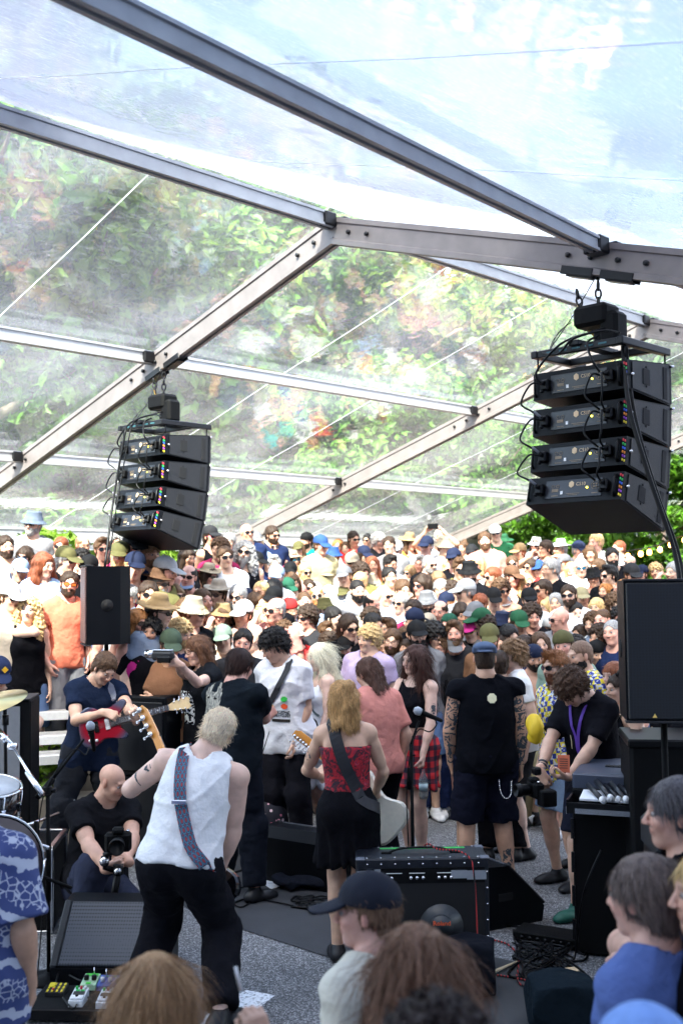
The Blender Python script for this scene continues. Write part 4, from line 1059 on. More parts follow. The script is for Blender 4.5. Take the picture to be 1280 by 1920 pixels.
# ------------------------------------------------------------------ the crowd
HC = dict(k=(.012, .010, .010), d=(.035, .020, .013), b=(.085, .045, .024), l=(.20, .12, .065), g=(.26, .25, .25), w=(.62, .60, .57), r=(.19, .055, .025), o=(.36, .15, .05), y=(.50, .34, .16), Y=(.78, .70, .52))
HN = dict(k='black', d='dark brown', b='brown', l='light brown', g='grey', w='white', r='auburn', o='ginger', y='blond', Y='platinum blond')
CC = dict(black=(.005, .005, .007), white=(.70, .70, .71), grey=(.20, .20, .22), navy=(.012, .020, .060), salmon=(.52, .14, .085), olive=(.14, .13, .05), teal=(.02, .38, .33), maroon=(.26, .02, .07), red=(.5, .03, .03),
          lightblue=(.36, .48, .70), beige=(.55, .46, .36), green=(.02, .11, .05), sage=(.22, .30, .24), orange=(.75, .22, .04), pink=(.75, .10, .25), yellow=(.75, .50, .03), brown=(.16, .08, .045), khaki=(.32, .28, .17),
          blue=(.03, .09, .30), cream=(.45, .38, .28), charcoal=(.022, .022, .026), slate=(.16, .20, .28), rose=(.62, .27, .23), lilac=(.4, .32, .5), denim=(.10, .16, .30), darkgreen=(.02, .12, .07), magenta=(.55, .03, .22), tan=(.42, .28, .14))
CN = dict(lightblue='light blue', darkgreen='dark green', charcoal='charcoal', slate='slate blue')
SKIN = [(.62, .38, .27), (.66, .42, .31), (.55, .30, .20), (.64, .33, .25), (.47, .26, .16)]
POSES = dict(
    A=dict(), G=dict(fat=.7),
    B=dict(R_=dict(t=(.10, -.20, 1.17), dir=(1, .1, .15), n=(0, 1, 0), pole=(-.8, .2, -.6)), L_=dict(t=(-.08, -.215, 1.20), dir=(-1, .15, .1), n=(0, 1, 0), pole=(.8, .2, -.6))),
    C=dict(R_=dict(t=(-.075, -.15, 1.44), dir=(.35, .25, 1), n=(.6, .6, 0), curl=.6, pole=(-.7, .1, -1)), L_=dict(t=(.075, -.15, 1.44), dir=(-.35, .25, 1), n=(-.6, .6, 0), curl=.6, pole=(.7, .1, -1))),
    D=dict(R_=dict(t=(-.14, -.27, 1.20), dir=(.5, -.7, .35), n=(.7, .5, 0), curl=.9, pole=(-.6, .4, -1))),
    E=dict(R_=dict(t=(-.13, -.30, 1.68), dir=(.6, -.1, 1), n=(.8, -.3, -.3), curl=.7, pole=(-1, 0, -.6)), L_=dict(t=(.13, -.30, 1.68), dir=(-.6, -.1, 1), n=(-.8, -.3, -.3), curl=.7, pole=(1, 0, -.6)), head=(0, -12, 0)),
    F=dict(R_=dict(t=(-.13, -.17, 1.52), dir=(.35, .15, 1), n=(.7, .6, 0), curl=.5, pole=(-1, 0, -.6))),
    H=dict(R_=dict(t=(-.03, -.26, 1.05), dir=(.9, -.2, .2), n=(0, 1, 0), curl=.8, pole=(-.8, .3, -.5)), L_=dict(t=(.05, -.26, 1.07), dir=(-.9, -.2, .2), n=(0, 1, 0), curl=.8, pole=(.8, .3, -.5))),
    K=dict(R_=dict(t=(.06, .02, 1.46), dir=(.4, .8, .4), n=(-.2, .8, 0), curl=.6, pole=(-.9, -.6, -.3))),
    P=dict(R_=dict(t=(-.21, -.06, .92), dir=(.2, -.3, -1), n=(.9, 0, 0), curl=.3, pole=(-1, .5, 0)), L_=dict(t=(.21, -.06, .92), dir=(-.2, -.3, -1), n=(-.9, 0, 0), curl=.3, pole=(1, .5, 0))))
PN = dict(B=', arms folded', C=', both hands at the face', D=', holding a drink', E=', both arms raised with a phone', F=', one hand at the face', H=', hands clasped in front', K=', hand behind the neck', P=', hands in pockets')
YAWS = [-22, 0, 20]
def cpose(p, fem, hv):
    def mk():
        d = dict(POSES[p]); h = d.pop('head', (0, 0, 0)); r = random.Random(hash((ord(p), fem, hv)) & 0xffff)
        return Pose(fem=fem, head=(YAWS[hv] + h[0], (4, -3, 8)[hv] + h[1], (4, -3, -5)[hv]), lean=((2, 5, 3)[hv], (3, -3, 2)[hv], (-6, 4, 8)[hv]), **d)
    return cached(('pose', p, fem, hv), mk)
def cmesh(kind, p, fem, hv):
    P = cpose(p, fem, hv); k = ('m', kind, p, fem, hv)
    fn = dict(body=lambda: P.body(.019, .0095, .010), tee=lambda: P.shirt(base=.017), tank=lambda: P.shirt(base=.017, sleeve=0, tank=True), long=lambda: P.shirt(base=.017, sleeve=1.5), open=lambda: P.shirt(base=.017, openf=True, sleeve=1.4), scoop=lambda: P.shirt(base=.017, sleeve=0, tank=True, vneck=.05),
              trousers=lambda: P.pants(base=.02), shorts=lambda: P.pants(base=.02, length=.42), shoeR=lambda: P.shoe(-1), shoeL=lambda: P.shoe(1))[kind]
    return cached(k, fn)
M_print = objcol('print', rough=.8, namt=.3, nscale=60., bump=0)
def make_person(loc, rz, scale, body, P, skin, top, bottom, shoes, hairs=None, hat=None, glass=None, beard=None, label='', group=None, cap_cat='person', eyes=True):
    e = empty('person', loc, rz, label, 'person', group, scale)
    link('body', body, e, skin)
    if top: link('shirt', top[0], e, top[1])
    if bottom: link('trousers', bottom[0], e, bottom[1])
    if shoes:
        for sm_ in shoes[0]: link('shoe', sm_, e, shoes[1])
    if hairs: at_head('hair', hairs[0], e, P, hairs[1])
    if hat: at_head('hat', hat[0], e, P, hat[1])
    if glass: at_head('glasses', glass, e, P)
    elif group is None:
        for sd in (-1, 1): at_head('eye', cached(('eye', sd), lambda: eyes_mesh((sd,))), e, P)
    else: at_head('eyes', cached('eyes', eyes_mesh), e, P)
    if beard: at_head('beard', beard[0], e, P, beard[1])
    return e
GL = {'s': ('sun', None, None), 'r': ('round', None, None), 'c': ('clear', None, None), 'b': ('sun', None, M_lens_blue), 'y': ('sun', plain('yellow_plastic', (.75, .55, .02), rough=.3), None), 'o': ('sun', None, plain('lens_orange', (.45, .12, .02), rough=.1, spec=.8)), 'p': ('sun', plain('pink_plastic', (.6, .03, .2), rough=.3), None)}
GN = {'s': 'sunglasses', 'r': 'round sunglasses', 'c': 'glasses', 'b': 'blue mirrored sunglasses', 'y': 'yellow sunglasses', 'o': 'orange sunglasses', 'p': 'pink sunglasses'}
HS = {'sh': ('short', 'short {} hair'), 'cu': ('curly', 'curly {} hair'), 'qu': ('quiff', 'swept {} hair'), 'fr': ('fringe', '{} fringe'), 'bo': ('bob', '{} bob'), 'lo': ('long', 'long {} hair'), 'lw': ('longwavy', 'long wavy {} hair'),
      'lc': ('longcurly', 'long curly {} hair'), 'po': ('ponytail', '{} ponytail'), 'bu': ('bun', '{} bun'), 'bz': ('buzz', 'cropped {} hair'), 'ba': ('balding', 'thinning {} hair'), 'mu': ('mulletlong', 'shaggy {} hair'), 'af': ('afro', 'big curly {} hair'), 'sd': ('shoulder', 'shoulder length {} hair'), 'dr': ('dread', '{} dreadlocks'), 'x': (None, 'bald head'), 'cr': ('crop', 'cropped {} hair')}
HAT = {'c': ('cap', 'cap'), 'B': ('capback', 'backward cap'), 'k': ('bucket', 'bucket hat'), 'f': ('fedora', 'brimmed hat'), 's': ('straw', 'straw hat'), 'u': ('sunhat', 'wide sun hat'), 'n': ('beanie', 'beanie'), 'v': ('cap', 'visor cap')}
TOPN = {'tee': 't-shirt', 'tank': 'tank top', 'long': 'long sleeved shirt', 'open': 'open shirt', 'scoop': 'scoop top', 'bare': ''}
# x, y(top of head), sex, hair code+colour, hat code:colour, glasses, beard(0 1 2), top, colour, pose, extra words
CROWD = """
62 958 m shg k:slate s 1 tee grey D high up
12 1003 m shd - - 1 tee white B
38 1047 m shg c:lightblue - 0 tee navy A
84 1035 f lwr - - 0 tee lightblue H
55 1117 f lcy - - 0 tank black K
130 1070 m shd - o 1 tee salmon P
152 1030 f cuk - - 0 tee red A
166 1040 m shd c:black s 0 tee black A
220 998 m cug - - 1 tee charcoal A
229 1037 m shd f:slate r 0 tee charcoal A
274 1060 f sdr - - 0 tee lightblue A
299 1066 m shg f:brown s 1 open white A
312 1043 m shd c:white - 0 tee olive A
278 1088 m shd - s 0 tee slate A
261 1140 f boo - s 0 tank magenta A
281 1157 m cuk - - 0 tee black A with red emblem
396 985 f pod v:charcoal p 0 tank black A
352 1025 f sdd - - 0 scoop charcoal B
423 1023 m shb - s 0 tee white B
458 1012 m lcg - s 2 tank black A
463 980 m xd - s 0 tee navy A at the back rail
511 985 m shd - s 1 tee navy A
513 1010 f poo - s 0 tank maroon A
574 998 m shd B:black - 1 tee teal A
602 1003 m shb c:blue - 0 tee khaki A
623 1025 m shr k:blue - 0 tank rose F
393 1058 f bod f:cream s 0 tank white A
407 1088 m shd f:beige s 0 tee slate A
470 1047 m shd c:navy - 0 tee white F
517 1059 m shg c:lightblue - 0 tee white A
540 1083 m shd c:darkgreen s 1 tee sage A
510 1085 m shk - s 1 open lightblue H
551 1033 f lob s:cream b 0 tank orange A
572 1055 m shy - s 2 tee white A
549 1073 f sdb - - 0 scoop black A
594 1097 m bao - r 2 tee black A
618 1097 m shd c:lightblue s 0 tee black A with white print
345 1120 f bob - s 0 tee charcoal F
372 1134 m shr c:yellow - 0 tee white A
415 1130 f sdb k:tan p 0 tee beige F
437 1146 f lok - s 0 tee white A
543 1121 m shb B:red c 0 tee charcoal A
505 1151 f poy - - 0 tee lightblue A
475 1168 m xb - - 0 tee grey A
530 1163 m cub - s 0 tee red A
556 1168 m shk c:beige s 2 tee red A in flowered shirt
418 1171 m shk c:sage - 0 tee white H
590 1173 m drk - - 1 tee charcoal A
626 1137 m shk - - 0 tee navy A
612 1165 m qub - - 0 tee brown A
663 995 m shd - s 0 tee red A
688 1000 m shk - s 0 tee black A
710 1000 m cuw - - 0 tee charcoal A
633 1010 f loo - - 0 tee white A
647 1015 f lob - - 0 tee white A
683 1023 f lod c:navy - 0 tee white A
729 1005 m shd - c 0 tee grey A
742 1013 m shg c:white b 1 tee beige A
768 1000 f lob s:tan s 0 tank orange A
783 1012 f bor - - 0 tee white A
798 1005 m shg c:navy s 0 tee lightblue A
826 990 m shw - - 0 tank white E
850 1027 m shd c:navy s 0 tee black A
867 1014 f bub - - 0 tee white A
884 1020 m shd c:charcoal - 0 tee black A
911 1010 m shg c:cream - 0 tee slate A
928 983 m shd c:white s 0 tee green A
732 1040 m quk - - 0 tee white A
804 1040 m bzg - s 1 tee black A
843 1045 f lwy - - 0 tank white A
880 1052 m shk k:black - 1 tee black B
894 1040 f boy - s 0 tank white A
921 1062 m shr - s 0 bare - F
673 1072 f poy - s 0 tank slate A
730 1062 m shk - c 0 tee beige H
769 1058 f bol - s 0 tank teal C
822 1070 f frl - s 0 tee white A
847 1090 m cud - - 0 tee white A
800 1108 m shk k:grey - 1 tee charcoal A
834 1109 m sho c:navy - 1 tee lightblue A
750 1110 m shg - s 0 tee lightblue A
697 1112 m bak - - 1 tee cream A
897 1112 m shr - s 0 tee slate A
888 1128 m shg c:grey - 0 tee grey A
899 1140 m shb c:green c 0 tee grey A
775 1140 m shk B:navy - 0 tee black A
803 1150 m shg c:beige - 0 tee grey A
839 1150 m shk n:darkgreen - 2 tee grey A
692 1140 m cud - - 0 tee navy A
700 1149 m shk - - 0 tee brown A
725 1157 m qub - - 0 tee charcoal A
655 1150 m mud - s 0 tee black A
690 1172 m cuy - - 0 tee lilac A
782 1163 m shk c:black c 1 tee grey A with red patch on cap
812 1170 m afk - - 0 tee navy A
851 1163 m qub - - 2 tee charcoal A
883 1162 m shk c:magenta y 0 tee black A
917 1170 m shb c:olive - 1 tee brown A shouting
908 1153 m afd - - 0 tee black A
716 1193 f lck - - 0 tee black A
826 1193 m qub - c 0 tee black A
944 1003 m shg s:green - 0 tee navy A
972 1018 m shr c:tan - 0 tee cream A
1003 1007 f bod k:white s 0 tee white C
1048 1012 m shg f:white - 0 tee cream C
1085 1014 m shg c:navy - 0 tee grey A
1105 1022 f sdb - - 0 tee charcoal B
1147 1026 m shk - - 1 tee black D
1157 1038 m shb c:white - 0 tee grey A
1178 1040 m xd - s 0 tee navy A
1184 1056 m shd c:charcoal s 0 tee black A
1201 1059 f pob c:navy - 0 tank black A
1228 1056 f cuy - - 0 tee white A
1261 1052 m shg - - 0 tee brown F
960 1041 m shb - s 0 tee white A
993 1047 m shd - s 0 tank red A
1009 1050 m shd c:blue s 0 bare - A
960 1060 m shd c:brown s 0 bare - A
1030 1046 m shg - c 0 tee black A
1070 1054 f boy - - 0 tank white A
1088 1046 m shw - b 0 open white A
1038 1074 f lod c:grey s 0 tank charcoal A
1112 1064 m shd k:black - 0 tee rose A
1134 1091 f loo - - 0 tank white A
1165 1084 m bzo - - 0 tee orange A
1153 1113 m cub - s 0 tee yellow A
992 1102 m shd c:black s 0 tee white A
1025 1120 f sdy - - 0 tank red A
1117 1120 f boy - - 0 tank teal A
1047 1138 m xb - s 0 tee grey A
1079 1128 m shk - - 1 tee black A
997 1132 m cud - - 0 tee black A
938 1147 m shb k:navy s 0 tee khaki A
960 1145 m shk - s 1 tee charcoal A
973 1144 m shb c:green - 0 tee black A
1031 1155 m shb B:white s 0 tee black A
1055 1182 m shb B:olive - 0 tee sage A
1110 1148 m cub - - 0 tee white A
1128 1140 m bzb - - 0 tee slate A
1162 1138 m cuk - - 0 tee navy A
1146 1160 m bzg - - 0 tee navy A
1168 1154 m shk c:black - 0 tee black A
1171 1163 m cuy - - 0 tee red D
1121 1171 m cud - - 1 tee navy A
1000 1208 m shk B:navy - 1 bare - A
645 1060 m shb c:grey - 0 tee white A
605 1045 m shd - s 0 tee grey A
580 1085 f lod - s 0 tank navy A
660 1035 m shg c:cream s 0 tee white A
755 1085 m shb - - 0 tee white A
790 1075 f sdd - s 0 tank cream A
870 1085 m shg c:white s 0 tee white A
940 1085 m cub - s 0 bare - A
945 1115 f lob c:white - 0 tank slate A
1065 1095 m shd - s 1 tee white A
1090 1100 m shb c:khaki - 0 tee khaki A
350 1080 m shb c:lightblue s 0 tee white A
330 1095 f sdl - s 0 tank white A
445 1095 m shg - s 1 tee cream A
480 1110 f lob - s 0 tee beige A
575 1135 m cud - s 0 tee charcoal A
455 1125 m shd c:white - 0 tee grey A
650 1110 f sdb - s 0 tee beige A
720 1095 m xb - s 0 tee white A
1200 1090 m shb - s 0 tee khaki A
985 1075 f loy - s 0 tank black A
610 1120 m shb k:olive s 0 tee white A
865 1130 f sdd - - 0 tank beige A
1015 1085 m shd - s 0 tank grey A
760 1175 f lob - - 0 tee charcoal A
955 1170 m shk - - 1 tee olive A
1085 1170 f lod - - 0 tee black A
300 1115 m shd s:tan s 0 tee slate A
240 1095 m shg - s 0 tee white A
20 1090 m shb c:white s 0 tee beige A
455 1178 m shk - - 0 tee charcoal A
620 1186 m cud - - 0 tee black A
648 1192 m shk c:black - 0 tee navy A
735 1178 m shb - c 1 tee black A
760 1198 f lod - - 0 tank black A
798 1196 m quk - - 0 tee charcoal A
850 1190 m shb c:grey s 0 tee black A
868 1202 f sdd - - 0 tee navy A
940 1186 m bzd - - 1 tee black A
978 1190 m shd - s 0 tee navy A
1012 1184 f lob - - 0 tee charcoal B
1072 1192 m cuk - c 0 tee black A
1118 1200 m shb B:black - 0 tee charcoal A
"""
def hsh(*a): return (sum(int(x) * (i * 7 + 13) for i, x in enumerate(a)) * 2654435761 >> 7) & 0xffff
def solve_spot(px, py, Hh):
    best = None
    for k in range(520):
        Y = 7.6 + k * .02; p = W(px, py, Y); lv = level(p.x, Y); h = p.z - lv; e = abs(h - Hh)
        if best is None or e < best[0]: best = (e, p.x, Y, lv, h)
    return best
used = {}; N_CROWD = 0; PLACED = []
_rows = CROWD.strip().split('\n'); _xy = [tuple(map(int, l.split()[:2])) for l in _rows]; _rg = random.Random(41)
for _ in range(900):
    if len(_rows) > 241: break
    x, y = _rg.randint(10, 1165), _rg.randint(992, 1165)
    if x < 330 and y > 1036 or 1060 < y and x > 1170 or y > 1150 and 350 < x < 620: continue
    if all(abs(x - a) > 15 or abs(y - b) > 12 for a, b in _xy):
        _xy.append((x, y)); f_ = _rg.random() < .36
        _rows.append('%d %d %s %s %s %s %s %s %s %s' % (x, y, 'f' if f_ else 'm', _rg.choice(['lo', 'bo', 'po', 'sd', 'fr', 'lw'] if f_ else ['sh', 'cu', 'qu', 'bz', 'ba', 'sh']) + _rg.choice('kddbblgyr'),
            _rg.choice(['-'] * 7 + ['c:navy', 'c:black', 'k:cream', 'c:olive', 'c:grey']), _rg.choice('--s-sc'), '0' if f_ else _rg.choice('000010'), _rg.choice(['tank', 'tee', 'scoop'] if f_ else ['tee', 'tee', 'open', 'tee']),
            _rg.choice(['white', 'black', 'grey', 'navy', 'beige', 'charcoal', 'slate', 'maroon', 'lightblue', 'olive', 'rose']), _rg.choice('AABFHAADA')))
for ln in _rows:
    a = ln.split(' ', 10); x, y, sex, hr, ht, gl, bd, top, tc_, ps = a[:10]; extra = a[10] if len(a) > 10 else ''
    x, y = int(x), int(y); fem = sex == 'f'; q = hsh(x, y); hv = q % 3
    Hb = (1.66 if fem else 1.775) - (.13 if y > 1185 else 0) + ((q >> 3) % 9 - 4) * .012
    hcode, hcol = hr[:-1], hr[-1]; style, hname = HS[hcode]
    e, X, Y, lv, h = solve_spot(x, y, Hb)
    for _ in range(12):      # keep clear of those already standing there
        hit = [o for o in PLACED if (o[0] - X) ** 2 + (o[1] - Y) ** 2 < .36 ** 2]
        if not hit: break
        Y2 = Y + (.14 if hit[0][1] <= Y else -.14); p = W(x, y, Y2); lv2 = level(p.x, Y2); h2 = p.z - lv2
        if not 1.5 < h2 < 1.95: break
        X, Y, lv, h = p.x, Y2, lv2, h2
    PLACED.append((X, Y))
    P = cpose(ps, fem, hv) if not (ps == 'A' and q % 4 == 0 and not fem) else cpose('G', fem, hv)
    pk = 'G' if (ps == 'A' and q % 4 == 0 and not fem) else ps
    top_z = P.hc[2] + (.135 if ht != '-' else .125); s = h / top_z
    dx, dy = 0.1 - X, 6.2 - Y; rz = math.atan2(dx, -dy) + ((q >> 5) % 21 - 10) * .035
    off = Vector((P.hc[0], P.hc[1], 0)) * s; off.rotate(Euler((0, 0, rz)))
    skin = SKIN[(q >> 2) % 4]; skin = SKIN[4] if hcode == 'dr' else skin
    skin = tuple(c * (.92 + .16 * ((q >> 4) % 5) / 4) for c in skin)
    tcol = CC.get(tc_, (.5, .5, .5)); tcol = tuple(min(.82, c * (.9 + .2 * ((q >> 6) % 5) / 4)) for c in tcol)
    bcol = [CC['navy'], CC['black'], CC['khaki'], CC['denim'], CC['charcoal'], CC['grey']][(q >> 4) % 6]
    hat = None
    if ht != '-':
        hk, hc_ = ht.split(':'); hat = (cap(HAT[hk][0]), tuple(c * .62 for c in CC[hc_]))
    hs_ = None
    if style: hs_ = (hair(style if not (hat and style in ('curly', 'quiff', 'afro', 'fringe', 'short', 'buzz', 'balding')) else 'under', q % 2), HC[hcol])
    bdm = (cached(('beard', bd), lambda: beard_mesh(bd == '2')), HC[hcol if hcode != 'x' else 'd']) if bd != '0' else None
    g_ = GL[gl] if gl != '-' else None
    who = 'woman' if fem else 'man'; bits = []
    if ht != '-': bits.append((CN.get(hc_, hc_) + ' ' + HAT[hk][1]))
    else: bits.append(hname.format(HN[hcol]) if style else hname)
    if gl != '-': bits.append(GN[gl])
    if bd == '2': bits.append('a full beard')
    elif bd == '1' and gl == '-': bits.append('a short beard')
    lab = who + ' with ' + ' and '.join(bits) + (', bare chested' if top == 'bare' else ', ' + CN.get(tc_, tc_) + ' ' + TOPN[top]) + (PN.get(ps, '')) + (', ' + extra if extra else '')
    if lab in used: used[lab].append((x, y)); lab += '@@'
    else: used[lab] = [(x, y)]
    vx = make_person((X - off.x, Y - off.y, lv), rz, s, cmesh('body', pk, fem, hv), P, skin, None if top == 'bare' else (cmesh(top, pk, fem, hv), tcol),
                (cmesh('shorts' if (q >> 3) % 3 == 0 else 'trousers', pk, fem, hv), bcol), ((cmesh('shoeR', pk, fem, hv), cmesh('shoeL', pk, fem, hv)), [CC['black'], CC['white'], CC['charcoal']][q % 3]), hs_, hat, shades(*g_) if g_ else None, bdm, lab, 'people watching from the steps and the street', eyes=True)
    vx['_px'] = [x, y]
    N_CROWD += 1
    if ps in 'DE':
        # what they hold stands on its own
        Rw = Matrix.Rotation(rz, 3, 'Z')
        Wp, hd, n, cl, _ = P.hand[-1]; c = A3(*(Wp + hd * .08 + n * .03))
        if ps == 'E': c = (P.hand[-1][0] + P.hand[1][0]) / 2 + A3(0, -.05, .08)
        pos = Rw @ (Vector(c) * s) + Vector((X - off.x, Y - off.y, lv))
        if ps == 'D':
            o = MB().lathe([(.026, -.06), (.036, .06), (.034, .06), (.024, -.055)], n=12).build('plastic_cup', cached('cupm', lambda: plain('cup_plastic', (.6, .62, .64), rough=.2)))
            tag(o, 'clear plastic cup held by ' + who + ' with ' + bits[0] + ', ' + CN.get(tc_, tc_) + ' top', 'cup', 'drinks held in the crowd')
        else:
            o = MB().box((0, 0, 0), (.15, .009, .074), bev=.004).build('phone', M_black); tag(o, 'dark phone held up in both hands by the white haired man at the back', 'phone')
        o.location = pos; o.rotation_euler = (0, 0, rz)
# same-looking people are told apart by where they stand
def zone(x, y):
    v = 'in the back row' if y < 1030 else 'in a middle row' if y < 1110 else 'in the front rows'
    h = 'at far left' if x < 200 else 'left of centre' if x < 480 else 'near the centre' if x < 760 else 'right of centre' if x < 1000 else 'below the right speakers' if x < 1180 else 'at far right'
    return v + ' ' + h
_seen = {}
for o in [o for o in sc.objects if '_px' in o.keys()]:
    l = o['label'].replace('@@', '')
    if len(used[l]) > 1: l += ' ' + zone(*o['_px'])
    l = l.replace(', ,', ','); _seen.setdefault(l, []).append(o); o['label'] = l; del o['_px']
for l, os_ in _seen.items():
    if len(os_) > 1: print('SAME', l, [tuple(round(v, 1) for v in o.location) for o in os_])
    if len(l.replace('-', ' ').split()) > 16: os_[0]['label'] = ' '.join(l.replace(' and a short beard', '').replace(' a full beard', ' beard').split()[:14])
print('crowd', N_CROWD, round(time.time() - T0, 1))
# ------------------------------------------------------------------ the people one sees closest: each with a pose of its own
class Hero:
    def __init__(s, x, Y, rz, scale, label, top_y=None, **kw):
        "x, Y: place under the pelvis (pixel column, metres ahead)"
        p = XY(x, Y); s.o = Vector((p.x, p.y, kw.pop('z', 0.))); s.rz = R(rz); s.sc = scale; s.label = label; s.kw = kw; s.M = Matrix.Rotation(-s.rz, 3, 'Z')
    def L(s, px, py, Y): v = s.M @ (W(px, py, Y) - s.o) / s.sc; return (v.x, v.y, v.z)
    def D(s, x, y, z): v = s.M @ Vector((x, y, z)); return (v.x, v.y, v.z)
    def pose(s, **k): s.P = Pose(**k); return s.P
    def wpos(s, l): return Matrix.Rotation(s.rz, 3, 'Z') @ (Vector(tuple(l)) * s.sc) + s.o
    def make(s, skin, top=None, bottom=None, shoes=(None, 'black'), hairs=None, hat=None, glass=None, beard=None, body=(.013, .0065, .006), group=None, eyes=True):
        P = s.P; g = glass and shades(*GL[glass])
        s.e = make_person(s.o, s.rz, s.sc, P.body(*body), P, skin, top, bottom, shoes and ((P.shoe(-1), P.shoe(1)), shoes[1]), hairs, hat, g, beard, s.label, group, eyes=eyes)
        if s.e.children:
            for c in s.e.children: pass
        return s.e
    def head_px(s):
        p = s.wpos(s.P.hc + s.P.Rh @ A3(0, 0, .12)); return p
def proj(p):
    v = Vector(p) - Vector((0, 0, CAM_H)); d = v.dot(_f); return (640 + FPX * v.dot(_r2) / d, 960 - FPX * v.dot(_u2) / d)
def chk(n, h): pass
S_pale, S_fair, S_tan, S_red = (.66, .43, .34), (.62, .38, .27), (.52, .30, .20), (.62, .33, .26)
def decal_mat(name, build):
    m, nt, b = nodes_mat(name); b.inputs['Roughness'].default_value = .8; build(nt, b); return m
def project_patch(P, mesh, center, normal, up, w, h, name, mat, root, nx=10, ny=10, off=.003, mask=None):
    "a piece of print laid on the cloth: rays from in front find the surface"
    from mathutils.bvhtree import BVHTree
    bv = BVHTree.FromPolygons([v.co for v in mesh.vertices], [tuple(p.vertices) for p in mesh.polygons])
    n = Vector(normal).normalized(); u = Vector(up); u = (u - n * u.dot(n)).normalized(); r = u.cross(n); c = Vector(center)
    V = []; uvs = []; ok = []
    for j in range(ny + 1):
        for i in range(nx + 1):
            a, b_ = i / nx - .5, j / ny - .5; o = c + r * a * w + u * b_ * h + n * .4
            hit = bv.ray_cast(o, -n, .8)[0]
            ok.append(hit is not None and (mask is None or mask(a * 2, b_ * 2))); V.append((hit + n * off) if hit is not None else o); uvs.append((i / nx, j / ny))
    F = []
    for j in range(ny):
        for i in range(nx):
            q = (j * (nx + 1) + i, j * (nx + 1) + i + 1, (j + 1) * (nx + 1) + i + 1, (j + 1) * (nx + 1) + i)
            if all(ok[k] for k in q): F.append(q)
    me = bpy.data.meshes.new(name); me.from_pydata(V, [], F); me.materials.append(mat); ul = me.uv_layers.new(name='UVMap')
    for lp in me.loops: ul.data[lp.index].uv = uvs[lp.vertex_index]
    me.polygons.foreach_set('use_smooth', [True] * len(F)); me.update(); return link(name, me, root)
def band_on(P, mesh, pts, w, name, mat, root, off=.006, uvscale=1.):
    "a strap: a ribbon that follows points close over the cloth (local coordinates)"
    from mathutils.bvhtree import BVHTree
    pts = [Vector(tuple(p)) for p in pts]; V = []; UV = []; n = len(pts); bv = mesh and BVHTree.FromPolygons([v.co for v in mesh.vertices], [tuple(p.vertices) for p in mesh.polygons])
    nrmls = []
    out = []
    for p in pts:
        if bv:
            h = bv.find_nearest(p); out.append(h[0] + h[1] * off); nrmls.append(h[1])
        else: out.append(p); nrmls.append(Vector((0, -1, 0)))
    m = MB(); ln = 0
    for i in range(n):
        t = (out[min(i + 1, n - 1)] - out[max(i - 1, 0)]).normalized(); nn = (nrmls[max(i - 1, 0)] + nrmls[i] + nrmls[min(i + 1, n - 1)]).normalized(); sd = t.cross(nn).normalized() * w / 2
        if i: ln += (out[i] - out[i - 1]).length
        V += [out[i] - sd, out[i] - sd + nn * .003, out[i] + sd + nn * .003, out[i] + sd]; UV += [(0, ln)] * 2 + [(1, ln)] * 2
    F = []
    for i in range(n - 1):
        for k in range(3): F.append((i * 4 + k, i * 4 + k + 1, i * 4 + 4 + k + 1, i * 4 + 4 + k))
    me = bpy.data.meshes.new(name); me.from_pydata(V, [], F); me.materials.append(mat); ul = me.uv_layers.new(name='UVMap')
    for lp in me.loops: u = UV[lp.vertex_index]; ul.data[lp.index].uv = (u[0], u[1] * uvscale)
    me.update(); return link(name, me, root)
def lerp_pts(pts, n=20):
    pts = [Vector(tuple(p)) for p in pts]; out = []
    k = len(pts) - 1
    for i in range(n + 1):
        f = i / n * k; a = min(int(f), k - 1); t = f - a
        p0, p1, p2, p3 = pts[max(a - 1, 0)], pts[a], pts[a + 1], pts[min(a + 2, k)]
        out.append(.5 * ((2 * p1) + (p2 - p0) * t + (2 * p0 - 5 * p1 + 4 * p2 - p3) * t * t + (3 * p1 - p0 - 3 * p2 + p3) * t ** 3))
    return out
def wristband(h, sd, col, name='wristband', f=.12, r=.031):
    S, El, Wr = h.P.arm[sd]; v = Vector(tuple(El - Wr)).normalized(); c = Vector(tuple(Wr)) + v * f * .25
    m = MB(); a = v.orthogonal().normalized(); b = v.cross(a)
    ring = [c + (a * math.cos(t) + b * math.sin(t)) * r for t in [2 * math.pi * k / 14 for k in range(15)]]
    vs = [p - v * .009 for p in ring] + [p + v * .009 for p in ring]; m.add(vs, [(i, i + 1, 16 + i, 15 + i) for i in range(14)])
    return m.build(name, M_shoe, h.e, CC[col])
def tattoo_mat(name, sc_=26., thr=.56):
    def bld(nt, b):
        tc = N(nt, 'ShaderNodeTexCoord'); n = N(nt, 'ShaderNodeTexNoise', Scale=sc_, Detail=3., Distortion=2.5); nt.links.new(tc.outputs['Object'], n.inputs['Vector'])
        r = N(nt, 'ShaderNodeValToRGB'); r.color_ramp.interpolation = 'CONSTANT'; r.color_ramp.elements[0].color = (0, 0, 0, 1); r.color_ramp.elements[1].color = (1, 1, 1, 1); r.color_ramp.elements[1].position = thr
        nt.links.new(n.outputs[0], r.inputs[0]); b.inputs['Base Color'].default_value = (.05, .06, .07, 1); nt.links.new(r.outputs[0], b.inputs['Alpha'])
    return decal_mat(name, bld)
M_ink = tattoo_mat('tattoo_ink', 15., .5); M_ink_solid = plain('tattoo_solid', (.04, .05, .06), rough=.6)
